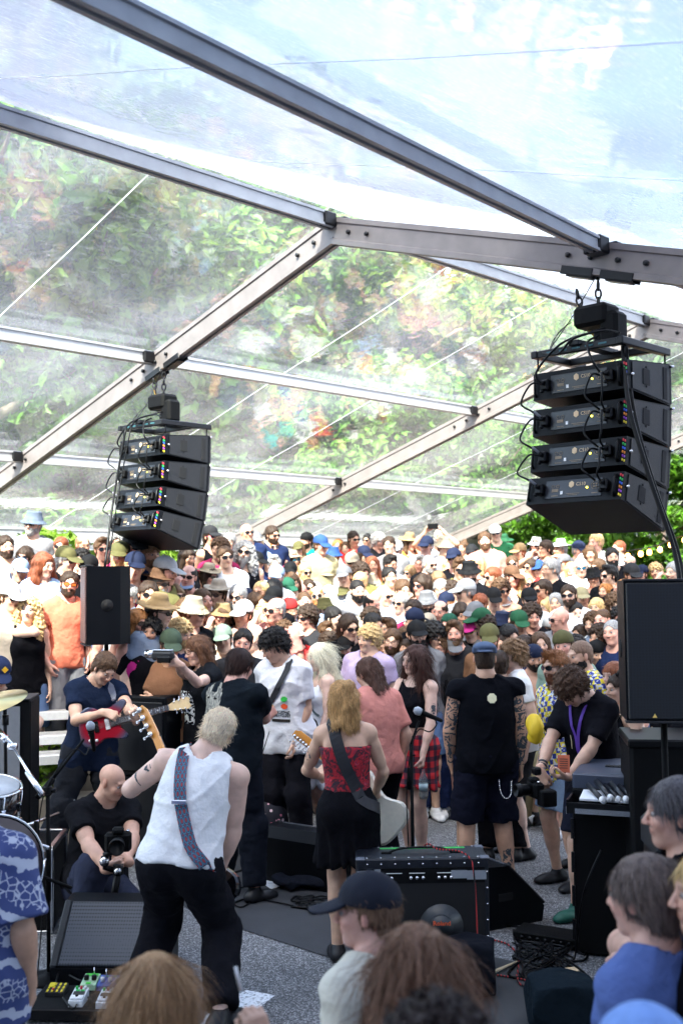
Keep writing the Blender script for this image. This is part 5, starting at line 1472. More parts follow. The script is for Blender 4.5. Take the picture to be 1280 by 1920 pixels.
def tattoo(h, body, sd, seg, t, w, hgt, face, mask=None, mat=None, name='tattoo'):
    S, El, Wr = h.P.arm[sd] if seg < 2 else (h.P.leg[sd][0], h.P.leg[sd][1], h.P.leg[sd][2]); a, b = (S, El) if seg in (0,) else (El, Wr)
    c = a + (b - a) * t; return project_patch(h.P, body, c, h.D(*face), tuple(a - b), w, hgt, name, mat or M_ink, h.e, 8, 10, .0015, mask)
ell_mask = lambda a, b: a * a + b * b < 1
def body_of(h): return [c for c in h.e.children if c.name.startswith('body')][0].data
def shirt_of(h): return [c for c in h.e.children if c.name.startswith('shirt')][0].data

# 1 the bassist in the white tank top, seen from behind
h = bassist = Hero(336, 5.75, 172, 1.05, 'musician with cropped bleached hair in white tank top and black trousers, back to the camera')
P = h.pose(fat=.35, pel=(0, -.02, -.165), lean=(27, -11, 0), head=(12, -4, -10),
           L_=dict(t=h.L(300, 1436, 6.28), dir=h.D(.25, .3, .9), n=h.D(.3, .9, 0), curl=1.0, pole=h.D(-1, -.45, -.75)),
           R_=dict(t=h.L(398, 1700, 6.05), dir=h.D(-.35, .2, -.8), n=h.D(-.5, .8, 0), curl=.7, pole=h.D(.8, -.35, .25)),
           fL=(.24, -.06, 0, 10), fR=(-.22, .06, 0, -22), sh=.19)
sh = P.shirt(sleeve=0, tank=.035, hem=.925, base=.010, loose=.017, wr=.007, neck=.002, seed=4)
h.make(S_pale, (sh, CC['white']), (P.pants(base=.012, loose=.02, wr=.008, flare=.02), (.008, .008, .011)), (None, CC['black']), (hair_mesh('crop', .005, 9000, 3, True), (.95, .80, .60)))
chk('bassist', h)
def strapmat():
    def bld(nt, b):
        uv = N(nt, 'ShaderNodeUVMap'); sx = N(nt, 'ShaderNodeSeparateXYZ'); nt.links.new(uv.outputs[0], sx.inputs[0])
        w1 = N(nt, 'ShaderNodeTexVoronoi', Scale=3.); mp = N(nt, 'ShaderNodeMapping'); mp.inputs['Scale'].default_value = (1, 7.5, 1); nt.links.new(uv.outputs[0], mp.inputs[0]); nt.links.new(mp.outputs[0], w1.inputs[0]); w1.inputs['Randomness'].default_value = 0
        r = N(nt, 'ShaderNodeValToRGB'); r.color_ramp.interpolation = 'CONSTANT'
        for k, (p, c) in enumerate([(0, (.30, .03, .03, 1)), (.22, (.03, .03, .08, 1)), (.34, (.05, .18, .25, 1)), (.48, (.04, .025, .07, 1)), (.6, (.22, .05, .06, 1)), (.7, (.02, .02, .05, 1))]):
            e = r.color_ramp.elements[k] if k < 2 else r.color_ramp.elements.new(p); e.position = p; e.color = c
        nt.links.new(w1.outputs['Distance'], r.inputs[0]); nt.links.new(r.outputs[0], b.inputs['Base Color'])
    return decal_mat('woven_strap', bld)
M_strap = strapmat()
tp, bp = P.tp, P.bp
pts = lerp_pts([tp(.105, -.10, 1.38), tp(.10, -.02, 1.50), tp(.085, .10, 1.42), tp(.06, .16, 1.30), tp(.02, .17, 1.18), bp(-.07, .17, 1.05), bp(-.14, .13, .95), bp(-.185, .03, .88)], 30)
band_on(P, sh, pts, .062, 'strap', M_strap, h.e, .007)
M_strapclip = M_darksteel
q = pts[17]; MB().box((0, 0, 0), (.075, .012, .022), bev=.003).build('strap_buckle', M_chrome, h.e).location = q + Vector((0, .012, 0))
bb = body_of(h)
tattoo(h, bb, 1, 0, .62, .10, .028, (-.6, -.8, .1), lambda a, b: abs(b) < .9 * (1 - (a + 1) / 2) + .12, M_ink_solid)
tattoo(h, bb, 1, 0, .28, .05, .06, (-.7, -.7, .2), ell_mask)

# 2 the guitarist in the red top, seen from behind
h = guitarist = Hero(648, 6.62, 176, .955, 'musician with wavy blond hair in red strapless top and short black skirt, back turned')
P = h.pose(fem=True, lean=(2, 2, 0), head=(6, 2, 0), pel=(0, 0, 0),
           L_=dict(t=h.L(604, 1458, 6.95), dir=h.D(-.1, .5, .5), n=h.D(.5, .8, 0), curl=1., pole=h.D(-1, -.5, -.8)),
           R_=dict(t=h.L(702, 1492, 6.85), dir=h.D(-.8, .35, -.1), n=h.D(-.2, .9, 0), curl=.6, pole=h.D(1, -.5, -.5)),
           fL=(.075, -.02, 0, 12), fR=(-.055, .03, 0, -10), sh=.150)
def redtop():
    def bld(nt, b):
        tc = N(nt, 'ShaderNodeTexCoord'); n = N(nt, 'ShaderNodeTexNoise', Scale=16., Detail=6., Distortion=3.); nt.links.new(tc.outputs['Object'], n.inputs['Vector'])
        r = N(nt, 'ShaderNodeValToRGB')
        for k, (p, c) in enumerate([(.35, (.012, .01, .02, 1)), (.72, (.75, .06, .10, 1)), (.47, (.10, .005, .015, 1)), (.56, (.5, .008, .015, 1)), (.63, (.15, .01, .04, 1))]):
            e = r.color_ramp.elements[k] if k < 2 else r.color_ramp.elements.new(p); e.position = p; e.color = c
        nt.links.new(n.outputs[0], r.inputs[0]); nt.links.new(r.outputs[0], b.inputs['Base Color'])
    return decal_mat('red_marbled_cloth', bld)
top = P.shirt(sleeve=0, strapless=1.335, hem=1.055, base=.011, loose=.012, wr=.003); top.materials[0] = redtop()
sk = P.pants(skirt=(.60, .155, .215), waist=1.075, base=.012, loose=.014, wr=.003, seed=2)
h.make((.62, .38, .26), (top, CC['red']), (sk, (.006, .006, .008)), (None, CC['black']), (hair_mesh('shoulder', .006, 7000, 4, False), (.52, .30, .12)))
chk('guitarist', h)
tp, bp = P.tp, P.bp
M_blackweb = plain('black_webbing', (.010, .010, .014), rough=.7)
bodym = body_of(h)
band_on(P, bodym, lerp_pts([tp(.055, .0, 1.51), tp(.06, .09, 1.43), tp(.035, .13, 1.33), tp(-.0, .13, 1.22), bp(-.06, .13, 1.1), bp(-.13, .12, 1.0), bp(-.19, .02, .94)], 24), .075, 'guitar_strap', M_blackweb, h.e, .02)
tattoo(h, bodym, 1, 0, .58, .055, .085, (-.6, -.8, .1), lambda a, b: a * a + b * b < 1 and (math.sin(a * 7) + math.sin(b * 6 + a * 3) > -.3), M_ink_solid)
h.e['label'] = 'musician with wavy blond hair in red strapless top and short black skirt, back turned'

# 3 the man in the black sleeveless shirt and flat cap, from behind
h = vest = Hero(905, 8.0, 188, 1.035, 'stout tattooed man in black sleeveless shirt, dark shorts and blue backward cap, from behind')
P = h.pose(fat=.75, lean=(0, 0, 0), head=(-14, 4, 0),
           R_=dict(t=h.L(974, 1442, 8.02), dir=h.D(.15, .2, -1), n=h.D(-.9, 0, 0), curl=.55, pole=h.D(.9, -.3, 0)),
           L_=dict(t=h.L(843, 1462, 8.1), dir=h.D(.1, .2, -1), n=h.D(.9, 0, 0), curl=.4, pole=h.D(-.9, -.3, 0)), fL=(.18, .02, 0, 14), fR=(-.16, .0, 0, -14), sh=.20)
h.make(S_tan, (P.shirt(sleeve=.16, base=.012, loose=.021, hem=.84, wr=.010), (.004, .0045, .007)), (P.pants(length=.50, base=.013, loose=.023, wr=.012, flare=.02), (.009, .010, .02)), (None, CC['navy']),
       (hair('buzz'), HC['d']), (cap('flat'), (.07, .10, .17)), None, (beard_mesh(True), (.08, .07, .065)))
chk('vest', h); bb = body_of(h)
hat_o = [c for c in h.e.children if c.name.startswith('hat')][0]; hat_o.matrix_local = hm(P) @ Matrix.Rotation(math.pi, 4, 'Z') @ Matrix.Translation((0, -.04, 0))
for sd in (-1, 1):
    for t, sgm in ((.35, 0), (.8, 0), (.35, 1), (.75, 1)): tattoo(h, bb, sd, sgm, t, .10, .12, (.2 * -sd, -1, .1), None)
    c = P.leg[sd][1] + (P.leg[sd][2] - P.leg[sd][1]) * .62; project_patch(P, bb, c, h.D(0, -1, 0), (0, 0, 1), .09, .15, 'tattoo', M_ink, h.e, 8, 10, .002, ell_mask)
project_patch(P, shirt_of(h), P.tp(.0, .2, 1.36), h.D(0, -1, 0), (0, 0, 1), .075, .075, 'back_emblem', plain('cream_print', (.72, .68, .45), rough=.8), h.e, 14, 14, .003, ell_mask)
wristband(h, -1, 'orange', f=.2)
m = MB(); cpts = [h.M @ (W(a, b, 7.78) - h.o) / h.sc for a, b in [(935, 1462), (938, 1485), (947, 1497), (957, 1490), (958, 1465)]]
cp = lerp_pts(cpts, 26)
for i in range(26):
    m.tube([cp[i], cp[i + 1]], .0045 if i % 2 else .0028, 5)
m.build('wallet_chain', M_chrome, h.e)

# 4 the woman with the plaid shirt round her waist
h = plaid = Hero(775, 8.75, -42, 1.0, 'smiling woman with long brown hair, black crop top and red plaid shirt round her waist')
P = h.pose(fem=True, lean=(2, 2, 0), head=(-14, 4, 4), fat=.15,
           L_=dict(t=h.L(791, 1425, 8.45), dir=h.D(0, -.2, -1), n=h.D(-1, .2, 0), curl=.9, pole=h.D(1, .3, 0)),
           R_=dict(t=h.L(741, 1378, 8.55), dir=h.D(-.1, -.2, -1), n=h.D(1, 0, 0), curl=.4, pole=h.D(-.8, .6, 0)), fL=(.10, -.05, 0, 15), fR=(-.12, .06, 0, -5))
def plaidmat():
    def bld(nt, b):
        tc = N(nt, 'ShaderNodeTexCoord'); sx = N(nt, 'ShaderNodeSeparateXYZ'); nt.links.new(tc.outputs['Object'], sx.inputs[0])
        def st(o, f):
            m = N(nt, 'ShaderNodeMath', operation='MULTIPLY'); m.inputs[1].default_value = f; nt.links.new(o, m.inputs[0])
            s = N(nt, 'ShaderNodeMath', operation='SINE'); nt.links.new(m.outputs[0], s.inputs[0]); g_ = N(nt, 'ShaderNodeMath', operation='GREATER_THAN'); g_.inputs[1].default_value = .15; nt.links.new(s.outputs[0], g_.inputs[0]); return g_.outputs[0]
        ad = N(nt, 'ShaderNodeMath', operation='ADD'); xy = N(nt, 'ShaderNodeMath', operation='ADD'); nt.links.new(sx.outputs[0], xy.inputs[0]); nt.links.new(sx.outputs[1], xy.inputs[1])
        nt.links.new(st(xy.outputs[0], 75.), ad.inputs[0]); nt.links.new(st(sx.outputs[2], 75.), ad.inputs[1])
        r = N(nt, 'ShaderNodeValToRGB'); dv = N(nt, 'ShaderNodeMath', operation='MULTIPLY'); dv.inputs[1].default_value = .5; nt.links.new(ad.outputs[0], dv.inputs[0])
        r.color_ramp.interpolation = 'CONSTANT'; r.color_ramp.elements[0].color = (.62, .02, .03, 1); r.color_ramp.elements[1].position = .4; r.color_ramp.elements[1].color = (.13, .012, .03, 1); e = r.color_ramp.elements.new(.8); e.color = (.012, .012, .03, 1)
        nt.links.new(dv.outputs[0], r.inputs[0]); nt.links.new(r.outputs[0], b.inputs['Base Color'])
    return decal_mat('red_plaid', bld)
sk = P.pants(skirt=(.64, .155, .225), waist=1.04, base=.013, loose=.02, wr=.012, seed=7); sk.materials[0] = plaidmat()
h.make(S_pale, (P.shirt(sleeve=0, tank=.02, hem=1.10, base=.011, loose=.008, vneck=.01, neck=.0), CC['black']), (sk, CC['red']), (None, CC['black']), (hair_mesh('longwavy', .006, 5000, 6, True), (.055, .022, .016)))
chk('plaid', h); wristband(h, -1, 'green'); tattoo(h, body_of(h), 1, 0, .55, .06, .10, (.3, -1, 0), ell_mask)

# 5 the guitarist at the left
h = leftg = Hero(172, 8.75, 22, 1.03, 'musician in navy t-shirt looking down at the dark red electric guitar he plays')
P = h.pose(lean=(14, 4, 4), head=(16, 24, 8), pel=(0, .04, -.04),
           R_=dict(t=h.L(196, 1336, 8.38), dir=h.D(.9, -.15, -.25), n=h.D(-.1, .8, -.5), curl=.6, pole=h.D(-1, .2, -.5)),
           L_=dict(t=h.L(256, 1352, 8.33), dir=h.D(-.1, -.45, .8), n=h.D(-.5, .8, 0), curl=1.1, pole=h.D(.5, .3, -1)), fR=(-.36, -.02, 0, -30), fL=(.18, .02, 0, 12))
sh5 = P.shirt(base=.012, loose=.021, hem=.80, wr=.010, seed=3)
h.make(S_fair, (sh5, (.010, .017, .04)), (P.pants(base=.012, loose=.02, wr=.012), (.018, .02, .026)), (None, CC['black']), (hair_mesh('short', .006, 2600, 5), HC['b']))
chk('leftg', h)
def text_mesh(s, size, mat, ext=.0008, bold=0.):
    c = bpy.data.curves.new('word', 'FONT'); c.body = s; c.size = size; c.extrude = ext; c.align_x = 'CENTER'; c.align_y = 'CENTER'; c.offset = bold; c.materials.append(mat); c.resolution_u = 2
    o = bpy.data.objects.new('word', c); COL.objects.link(o); me = bpy.data.meshes.new_from_object(o.evaluated_get(bpy.context.evaluated_depsgraph_get())); bpy.data.objects.remove(o); me.name = 'printed_word'; return me
def text_obj(name, s, size, mat, parent, ext=.0008, bold=0.): return link(name, text_mesh(s, size, mat, ext, bold), parent)
def stick_text(h, s, size, mat, local_pt, face, bold=.002, up=(0, 0, 1), dist=.002, mesh=None, name='printed_word'):
    from mathutils.bvhtree import BVHTree
    me = mesh or shirt_of(h); bv = BVHTree.FromPolygons([v.co for v in me.vertices], [tuple(p.vertices) for p in me.polygons]); n = Vector(h.D(*face)).normalized()
    hit = bv.ray_cast(Vector(tuple(local_pt)) + n * .5, -n, 1.)[0]; hit = hit if hit is not None else Vector(tuple(local_pt))
    t = text_obj(name, s, size, mat, h.e, .003, bold=bold); u = Vector(h.D(*up)); u = (u - n * u.dot(n)).normalized(); r = u.cross(n)
    M = Matrix((r, u, n)).transposed().to_4x4(); M.translation = hit + n * (dist + .006); t.matrix_local = M; return t
M_yell = plain('yellow_print', (.85, .50, .02), rough=.7)
stick_text(h, 'brings', .085, M_yell, P.tp(-.01, -.15, 1.285), (.0, -1, .1), .0035, up=(-.12, 0, 1))
band_on(P, sh5, lerp_pts([P.tp(.07, .05, 1.50), P.tp(.09, -.06, 1.46), P.tp(.14, -.14, 1.34), P.tp(.19, -.14, 1.2), P.tp(.22, -.1, 1.12)], 16), .05, 'guitar_strap', plain('grey_strap', (.22, .23, .28), rough=.6), h.e, .008)

# 6 the crouching bald man with the stabilised camera
h = bald = Hero(192, 7.25, 38, 1.0, 'bald man in black t-shirt crouching with a stabilised camera in both hands')
P = h.pose(fat=.5, pel=(0, .10, -.64), lean=(14, 4, 0), head=(24, 8, 0),
           R_=dict(t=h.L(208, 1640, 6.76), dir=h.D(.9, -.1, .2), n=h.D(.2, .9, .0), curl=1.15, pole=h.D(-1, .0, -.6)),
           L_=dict(t=h.L(236, 1656, 6.74), dir=h.D(-.8, -.1, .35), n=h.D(-.2, .9, 0), curl=1.15, pole=h.D(1, .2, -.7)),
           fR=(-.26, -.22, 0, 0), fL=(.24, .02, 0, 15), kpole=(-.35, -1, .1), sh=.185)
h.make((.60, .34, .24), (P.shirt(base=.011, loose=.024, hem=.9, wr=.008, sleeve=.6), (.008, .008, .010)), (P.pants(base=.013, loose=.02), (.03, .035, .06)), (None, CC['black']), None, None, None, None)
chk('bald', h); wristband(h, -1, 'orange', f=.25); wristband(h, 1, 'black', 'watch', f=.2)
project_patch(P, shirt_of(h), P.tp(.10, -.16, 1.14), h.D(.1, -1, .1), (0, 0, 1), .13, .13, 'round_emblem', decal_mat('ring_emblem', lambda nt, b: None), h.e, 20, 20, .003, lambda a, b: (.72 < a * a + b * b < 1) or (.35 < a * a + b * b < .45) or (abs(a) < .12 and abs(b) < .5))
MATS['ring_emblem'].node_tree.nodes['Principled BSDF'].inputs['Base Color'].default_value = (.62, .55, .35, 1)

# 7 the singer with the wolf shirt
h = singer = Hero(436, 7.95, 142, 1.02, 'singer in black t-shirt with a grey wolf printed on it, bent over his microphone')
P = h.pose(fat=.95, lean=(8, 3, 0), head=(4, 14, 0), pel=(0, 0, 0),
           R_=dict(t=h.L(502, 1352, 8.42), dir=h.D(.6, .2, .7), n=h.D(-.2, .8, 0), curl=1.1, pole=h.D(.2, -.5, -1)),
           L_=dict(t=h.L(497, 1292, 8.95), dir=h.D(-.3, -.1, .9), n=h.D(-.7, -.5, 0), curl=1.1, pole=h.D(.6, .6, -1)), fL=(.14, .0, 0, 10), fR=(-.2, .0, 0, -10), sh=.205)
sh7 = P.shirt(base=.012, loose=.023, hem=.86, wr=.010, seed=8, sleeve=.7)
h.make(S_red, (sh7, (.006, .009, .013)), (P.pants(base=.013, loose=.018, wr=.01), (.008, .010, .016)), (None, CC['black']), (hair_mesh('fringe', .006, 5200, 8, True), (.030, .012, .009)))
chk('singer', h); wristband(h, -1, 'orange', f=.3)
def wolf():
    def bld(nt, b):
        L = nt.links; uv = N(nt, 'ShaderNodeUVMap'); n = N(nt, 'ShaderNodeTexNoise', Scale=9., Detail=7., Distortion=1.2); mp = N(nt, 'ShaderNodeMapping'); mp.inputs['Scale'].default_value = (2.2, 1, 1); L.new(uv.outputs[0], mp.inputs[0]); L.new(mp.outputs[0], n.inputs['Vector'])
        r = N(nt, 'ShaderNodeValToRGB'); r.color_ramp.elements[0].position = .36; r.color_ramp.elements[0].color = (.02, .02, .025, 1); r.color_ramp.elements[1].position = .68; r.color_ramp.elements[1].color = (.42, .40, .33, 1)
        L.new(n.outputs[0], r.inputs[0]); L.new(r.outputs[0], b.inputs['Base Color'])
    return decal_mat('wolf_print', bld)
def wolfmask(a, b):
    if b > .45: return (abs(a + .45) < (1 - b) * .5) or (abs(a - .45) < (1 - b) * .5) or b < .5 and abs(a) < .75
    return abs(a) < (.78 if b > -.2 else .78 - (-.2 - b) * .5)
project_patch(P, sh7, P.tp(.09, .16, 1.34), h.D(-.4, -1, 0), (0, 0, 1), .24, .36, 'wolf_picture', wolf(), h.e, 22, 28, .003, wolfmask)
m = MB(); c0 = W(398, 1283, 8.26); 
fc = P.tp(.09, .16, 1.34); n7 = Vector(h.D(-.35, -1, 0)).normalized(); r7 = Vector((0, 0, 1)).cross(n7).normalized()
from mathutils.bvhtree import BVHTree
_bv = BVHTree.FromPolygons([v.co for v in sh7.vertices], [tuple(p.vertices) for p in sh7.polygons])
for dx, dz, sx, sz in ((-.038, .035, .014, .008), (.038, .035, .014, .008), (0, -.055, .02, .014), (0, -.085, .03, .005)):
    o = Vector(tuple(fc)) + r7 * dx + Vector((0, 0, dz)); hit = _bv.ray_cast(o + n7 * .4, -n7, .8)[0]
    if hit: m.add([hit + n7 * .008 + r7 * math.cos(t) * sx + Vector((0, 0, math.sin(t) * sz)) for t in [k * .628 for k in range(10)]], [tuple(range(10))])
m.build('wolf_eyes_and_nose', plain('print_black', (.006, .006, .006), rough=.9), h.e)

# 8 the curly man in the white printed shirt
h = tee = Hero(540, 9.0, -28, 1.08, 'man with dark curly hair and white t-shirt printed with coloured spots, black strap across')
P = h.pose(lean=(8, -3, 0), head=(-30, 20, -6), L_=dict(t=h.L(551, 1388, 8.85), dir=h.D(.0, -.1, -1), n=h.D(-1, 0, 0), curl=.4, pole=h.D(1, .5, 0)))
sh8 = P.shirt(base=.012, loose=.023, hem=.80, wr=.011, seed=5, sleeve=.75)
h.make(S_fair, (sh8, (.74, .74, .78)), (P.pants(base=.014), (.010, .010, .014)), (None, CC['black']), (hair_mesh('curly', .006, 3200, 9), HC['k']))
chk('tee', h)
band_on(P, sh8, lerp_pts([P.tp(.09, .03, 1.50), P.tp(.10, -.06, 1.46), P.tp(.04, -.16, 1.33), P.tp(-.04, -.16, 1.22), P.tp(-.13, -.13, 1.12)], 16), .045, 'shoulder_strap', M_blackweb, h.e, .008)
cs = [((.85, .12, .02), -.055, .03), ((.02, .45, .05), .045, .035), ((.8, .40, .02), -.06, -.025), ((.85, .10, .02), .04, -.02)]
for i, (c, dx, dz) in enumerate(cs):
    project_patch(P, sh8, P.tp(dx + .02, -.2, 1.20 + dz), (0, -1, 0), (0, 0, 1), .062, .05, 'coloured_spot', plain('spot_%s' % 'abcd'[i], c, rough=.7), h.e, 10, 10, .004, ell_mask)
project_patch(P, sh8, P.tp(.02, -.2, 1.125), (0, -1, 0), (0, 0, 1), .16, .05, 'printed_sketch', tattoo_mat('sketch_print', 60., .5), h.e, 10, 6, .004)
project_patch(P, sh8, P.tp(.02, -.2, 1.075), (0, -1, 0), (0, 0, 1), .15, .022, 'printed_bar', plain('print_bar', (.02, .015, .01), rough=.8), h.e, 10, 4, .004)

# 9 the blonde woman in the white dress
h = blonde = Hero(606, 9.45, -72, .985, 'woman with long platinum hair in a white sundress with a black bag at her hip')
P = h.pose(fem=True, lean=(3, 0, 0), head=(4, 8, 0), L_=dict(t=h.L(596, 1395, 9.15), dir=h.D(-.3, -.1, -.9), n=h.D(-.9, 0, 0), curl=.5, pole=h.D(1, .4, 0)))
sh9 = P.shirt(sleeve=0, tank=.01, hem=1.0, base=.011, loose=.010, vneck=.04, neck=.02)
sk = P.pants(skirt=(.52, .150, .20), waist=1.12, base=.013, loose=.022, wr=.008, seed=3)
h.make(S_pale, (sh9, (.72, .74, .80)), (sk, (.72, .74, .80)), (None, CC['black']), (hair_mesh('long', .006, 6000, 10, True), (.80, .74, .56)))
chk('blonde', h)
m = MB(); c = h.M @ (W(583, 1372, 9.15) - h.o) / h.sc; m.lathe([(.0, -.05), (.10, -.04), (.13, 0), (.10, .04), (0, .05)], c, 16, 0, Matrix.Rotation(R(90), 3, 'X')); hb = m.build('bag', M_blackrough, h.e)
band_on(P, sh9, lerp_pts([c + Vector((-.03, .02, .1)), P.tp(.06, -.14, 1.18), P.tp(-.05, -.14, 1.36), P.tp(-.10, -.02, 1.48)], 14), .02, 'bag_strap', plain('grey_blue_strap', (.10, .14, .16)), h.e, .01)

# 10 the photographer at the right looking down
h = photog = Hero(1100, 7.35, -48, 1.0, 'photographer with curly brown hair and purple lanyard bent over the camera in his hands')
P = h.pose(lean=(16, 0, 0), head=(-10, 42, 0), pel=(0, .05, 0),
           R_=dict(t=h.L(1006, 1462, 7.12), dir=h.D(.1, -.2, -.9), n=h.D(.3, .7, -.4), curl=.6, pole=h.D(-.6, .3, -.8)),
           L_=dict(t=h.L(1032, 1512, 6.95), dir=h.D(-1, -.1, .1), n=h.D(0, .1, 1), curl=.5, pole=h.D(.7, .1, -.7)), fR=(-.1, -.06, 0, -10), fL=(.13, .06, 0, 8))
sh10 = P.shirt(base=.012, loose=.023, hem=.84, wr=.010, sleeve=.75, seed=6)
h.make(S_fair, (sh10, (.007, .007, .010)), (P.pants(length=.44, base=.013, loose=.023, flare=.02), (.010, .012, .022)), (None, (.02, .12, .085)), (hair_mesh('curly', .0055, 3600, 12), (.075, .038, .022)))
chk('photog', h)
pl = plain('purple_web', (.09, .03, .30), rough=.7)
band_on(P, sh10, lerp_pts([P.tp(.055, .05, 1.50), P.tp(.06, -.08, 1.44), P.tp(.03, -.17, 1.3), P.tp(.01, -.2, 1.16)], 14), .02, 'lanyard', pl, h.e, .01)
band_on(P, sh10, lerp_pts([P.tp(-.055, .05, 1.50), P.tp(-.05, -.08, 1.44), P.tp(-.01, -.17, 1.3), P.tp(.01, -.2, 1.16)], 14), .02, 'lanyard', pl, h.e, .01)
c = h.M @ (W(1056, 1432, 6.98) - h.o) / h.sc; M_pass = plain('orange_card', (.78, .20, .10), rough=.5)
e_ = MB().box((0, 0, 0), (.075, .004, .11), bev=.002).build('pass_card', M_pass, h.e); e_.location = c; e_.rotation_euler = (0, 0, R(48 - 12))
for k in range(5): o_ = MB().box((0, -.004, .03 - k * .014), (.05, .002, .004)).build('printed_line', plain('print_dark', (.10, .03, .03)), e_)
project_patch(P, sh10, P.tp(-.05, -.2, 1.24), (0, -1, 0), (0, 0, 1), .14, .17, 'round_emblem', MATS['ring_emblem'], h.e, 20, 22, .003, lambda a, b: .78 < a * a + b * b < 1 or (abs(a) < .1 and abs(b) < .6) or (.3 < a * a + b * b < .4))
for f_ in (.16, .26, .36): wristband(h, -1, 'charcoal', f=f_)
wristband(h, -1, 'grey', f=.06)

# 11 man in rose shirt with bushy hair, from behind
h = Hero(702, 8.15, 214, .97, 'person with bushy brown hair and faded rose t-shirt turned away behind the blond guitarist')
P = h.pose(lean=(6, 0, 0), head=(14, 16, 0), fat=.3)
h.make(S_fair, (P.shirt(base=.013, loose=.023, sleeve=.8), (.60, .24, .20)), (P.pants(base=.016), CC['black']), (None, CC['black']), (hair_mesh('mulletlong', .006, 3600, 14), (.09, .042, .028)))
chk('pink', h)

# 12 two people with the camcorder
h = Hero(312, 9.3, 8, 1.06, 'man in green cap and glasses, brown t-shirt, arms crossed beside the camcorder')
P = h.pose(lean=(3, 3, 0), head=(10, 10, 0), **{k: v for k, v in POSES['B'].items()})
h.make(S_tan, (P.shirt(base=.014, loose=.021), (.26, .13, .075)), (P.pants(base=.016), (.02, .04, .11)), (None, CC['white']), (hair('under'), HC['b']), (cap('cap'), (.05, .075, .05)), 'c')
chk('browntee', h)
h = bobp = Hero(384, 9.15, -52, 1.04, 'person with brown bob and glasses in black t-shirt filming with a silver camcorder')
P = h.pose(fem=True, lean=(2, -4, 0), head=(-6, 10, 0),
           R_=dict(t=h.L(330, 1243, 8.75), dir=h.D(-.7, -.3, .5), n=h.D(.3, .9, 0), curl=.8, pole=h.D(-.3, .3, -1)),
           L_=dict(t=h.L(338, 1246, 8.6), dir=h.D(-.9, -.1, .3), n=h.D(.0, .8, .3), curl=.8, pole=h.D(.4, .2, -1)))
sh12 = P.shirt(base=.013, loose=.024, sleeve=.5)
h.make(S_pale, (sh12, (.008, .009, .012)), (P.pants(base=.016), CC['black']), (None, CC['black']), (hair_mesh('bob', .006, 2600, 15), (.13, .06, .032)), None, 'c')
chk('bob', h)
project_patch(P, sh12, P.tp(-.02, -.2, 1.18), (0, -1, 0), (0, 0, 1), .2, .26, 'white_print', tattoo_mat('white_print', 14., .52), h.e, 14, 14, .004); MATS['white_print'].node_tree.nodes['Principled BSDF'].inputs['Base Color'].default_value = (.6, .62, .65, 1)

# 13 women at the right beside the big speaker
h = strapw = Hero(1158, 7.9, -72, .90, 'woman with tied dark hair and black flower hairpin, black strappy top and shoulder strap')
P = h.pose(fem=True, lean=(2, 0, 0), head=(4, 3, 0))
s13 = P.shirt(sleeve=0, tank=.02, vneck=.03, base=.013, loose=.012)
h.make(S_fair, (s13, CC['black']), (P.pants(base=.016), CC['black']), (None, CC['black']), (hair('bun', 3), HC['d'])); chk('strapw', h)
band_on(P, s13, lerp_pts([P.tp(.11, .02, 1.48), P.tp(.06, -.13, 1.33), P.tp(-.04, -.16, 1.15), P.bp(-.14, -.08, 1.0)], 14), .035, 'bag_strap', plain('olive_web', (.07, .07, .045)), h.e, .009)
fl = MB(); 
for k in range(5): a = k * 1.257; fl.lathe([(0, -.006), (.02, 0), (0, .006)], (math.cos(a) * .024, 0, math.sin(a) * .024), 8, 0, Matrix.Rotation(R(90), 3, 'X'))
o_ = fl.build('flower_hairpin', M_blackrough, h.e); o_.matrix_local = hm(P) @ Matrix.Translation((.05, -.02, .115))
h = Hero(1146, 8.35, -50, .93, 'smiling woman with reddish fringe and bare shoulders beside the strappy top woman')
P = h.pose(fem=True, head=(-5, 2, 0)); h.make(S_pale, (P.shirt(sleeve=0, tank=.03, base=.014), (.10, .05, .05)), (P.pants(base=.018), CC['black']), (None, CC['black']), (hair('bob', 4), (.22, .075, .035))); chk('fringe', h)

# 14 two men in checkered shirts
def checker():
    def bld(nt, b):
        tc = N(nt, 'ShaderNodeTexCoord'); mp = N(nt, 'ShaderNodeMapping'); mp.inputs['Rotation'].default_value = (0, R(12), R(8)); nt.links.new(tc.outputs['Object'], mp.inputs[0])
        c = N(nt, 'ShaderNodeTexChecker', Scale=26.); c.inputs['Color1'].default_value = (.80, .66, .03, 1); c.inputs['Color2'].default_value = (.025, .05, .30, 1); nt.links.new(mp.outputs[0], c.inputs['Vector'])
        n = N(nt, 'ShaderNodeTexNoise', Scale=38., Detail=1.); nt.links.new(tc.outputs['Object'], n.inputs['Vector']); g_ = N(nt, 'ShaderNodeMath', operation='GREATER_THAN'); g_.inputs[1].default_value = .58; nt.links.new(n.outputs[0], g_.inputs[0])
        mx = N(nt, 'ShaderNodeMixRGB'); nt.links.new(g_.outputs[0], mx.inputs[0]); nt.links.new(c.outputs[0], mx.inputs[1]); mx.inputs[2].default_value = (.72, .74, .78, 1); nt.links.new(mx.outputs[0], b.inputs['Base Color'])
    return decal_mat('checkered_cloth', bld)
M_chk = checker()
h = Hero(1048, 8.15, -62, .985, 'bearded man in sunglasses with swept auburn hair and blue and yellow checkered shirt')
P = h.pose(lean=(3, -3, 0), head=(4, 2, 0)); s_ = P.shirt(base=.013, loose=.023, sleeve=.8, hem=.78); s_.materials[0] = M_chk
h.make(S_fair, (s_, CC['yellow']), (P.pants(length=.42, base=.015, loose=.023), (.22, .30, .42)), (None, CC['black']), (hair_mesh('quiff', .006, 3000, 16), (.24, .095, .035)), None, 's', (cached(('beard', '1'), beard_mesh), (.16, .06, .03))); chk('check1', h)
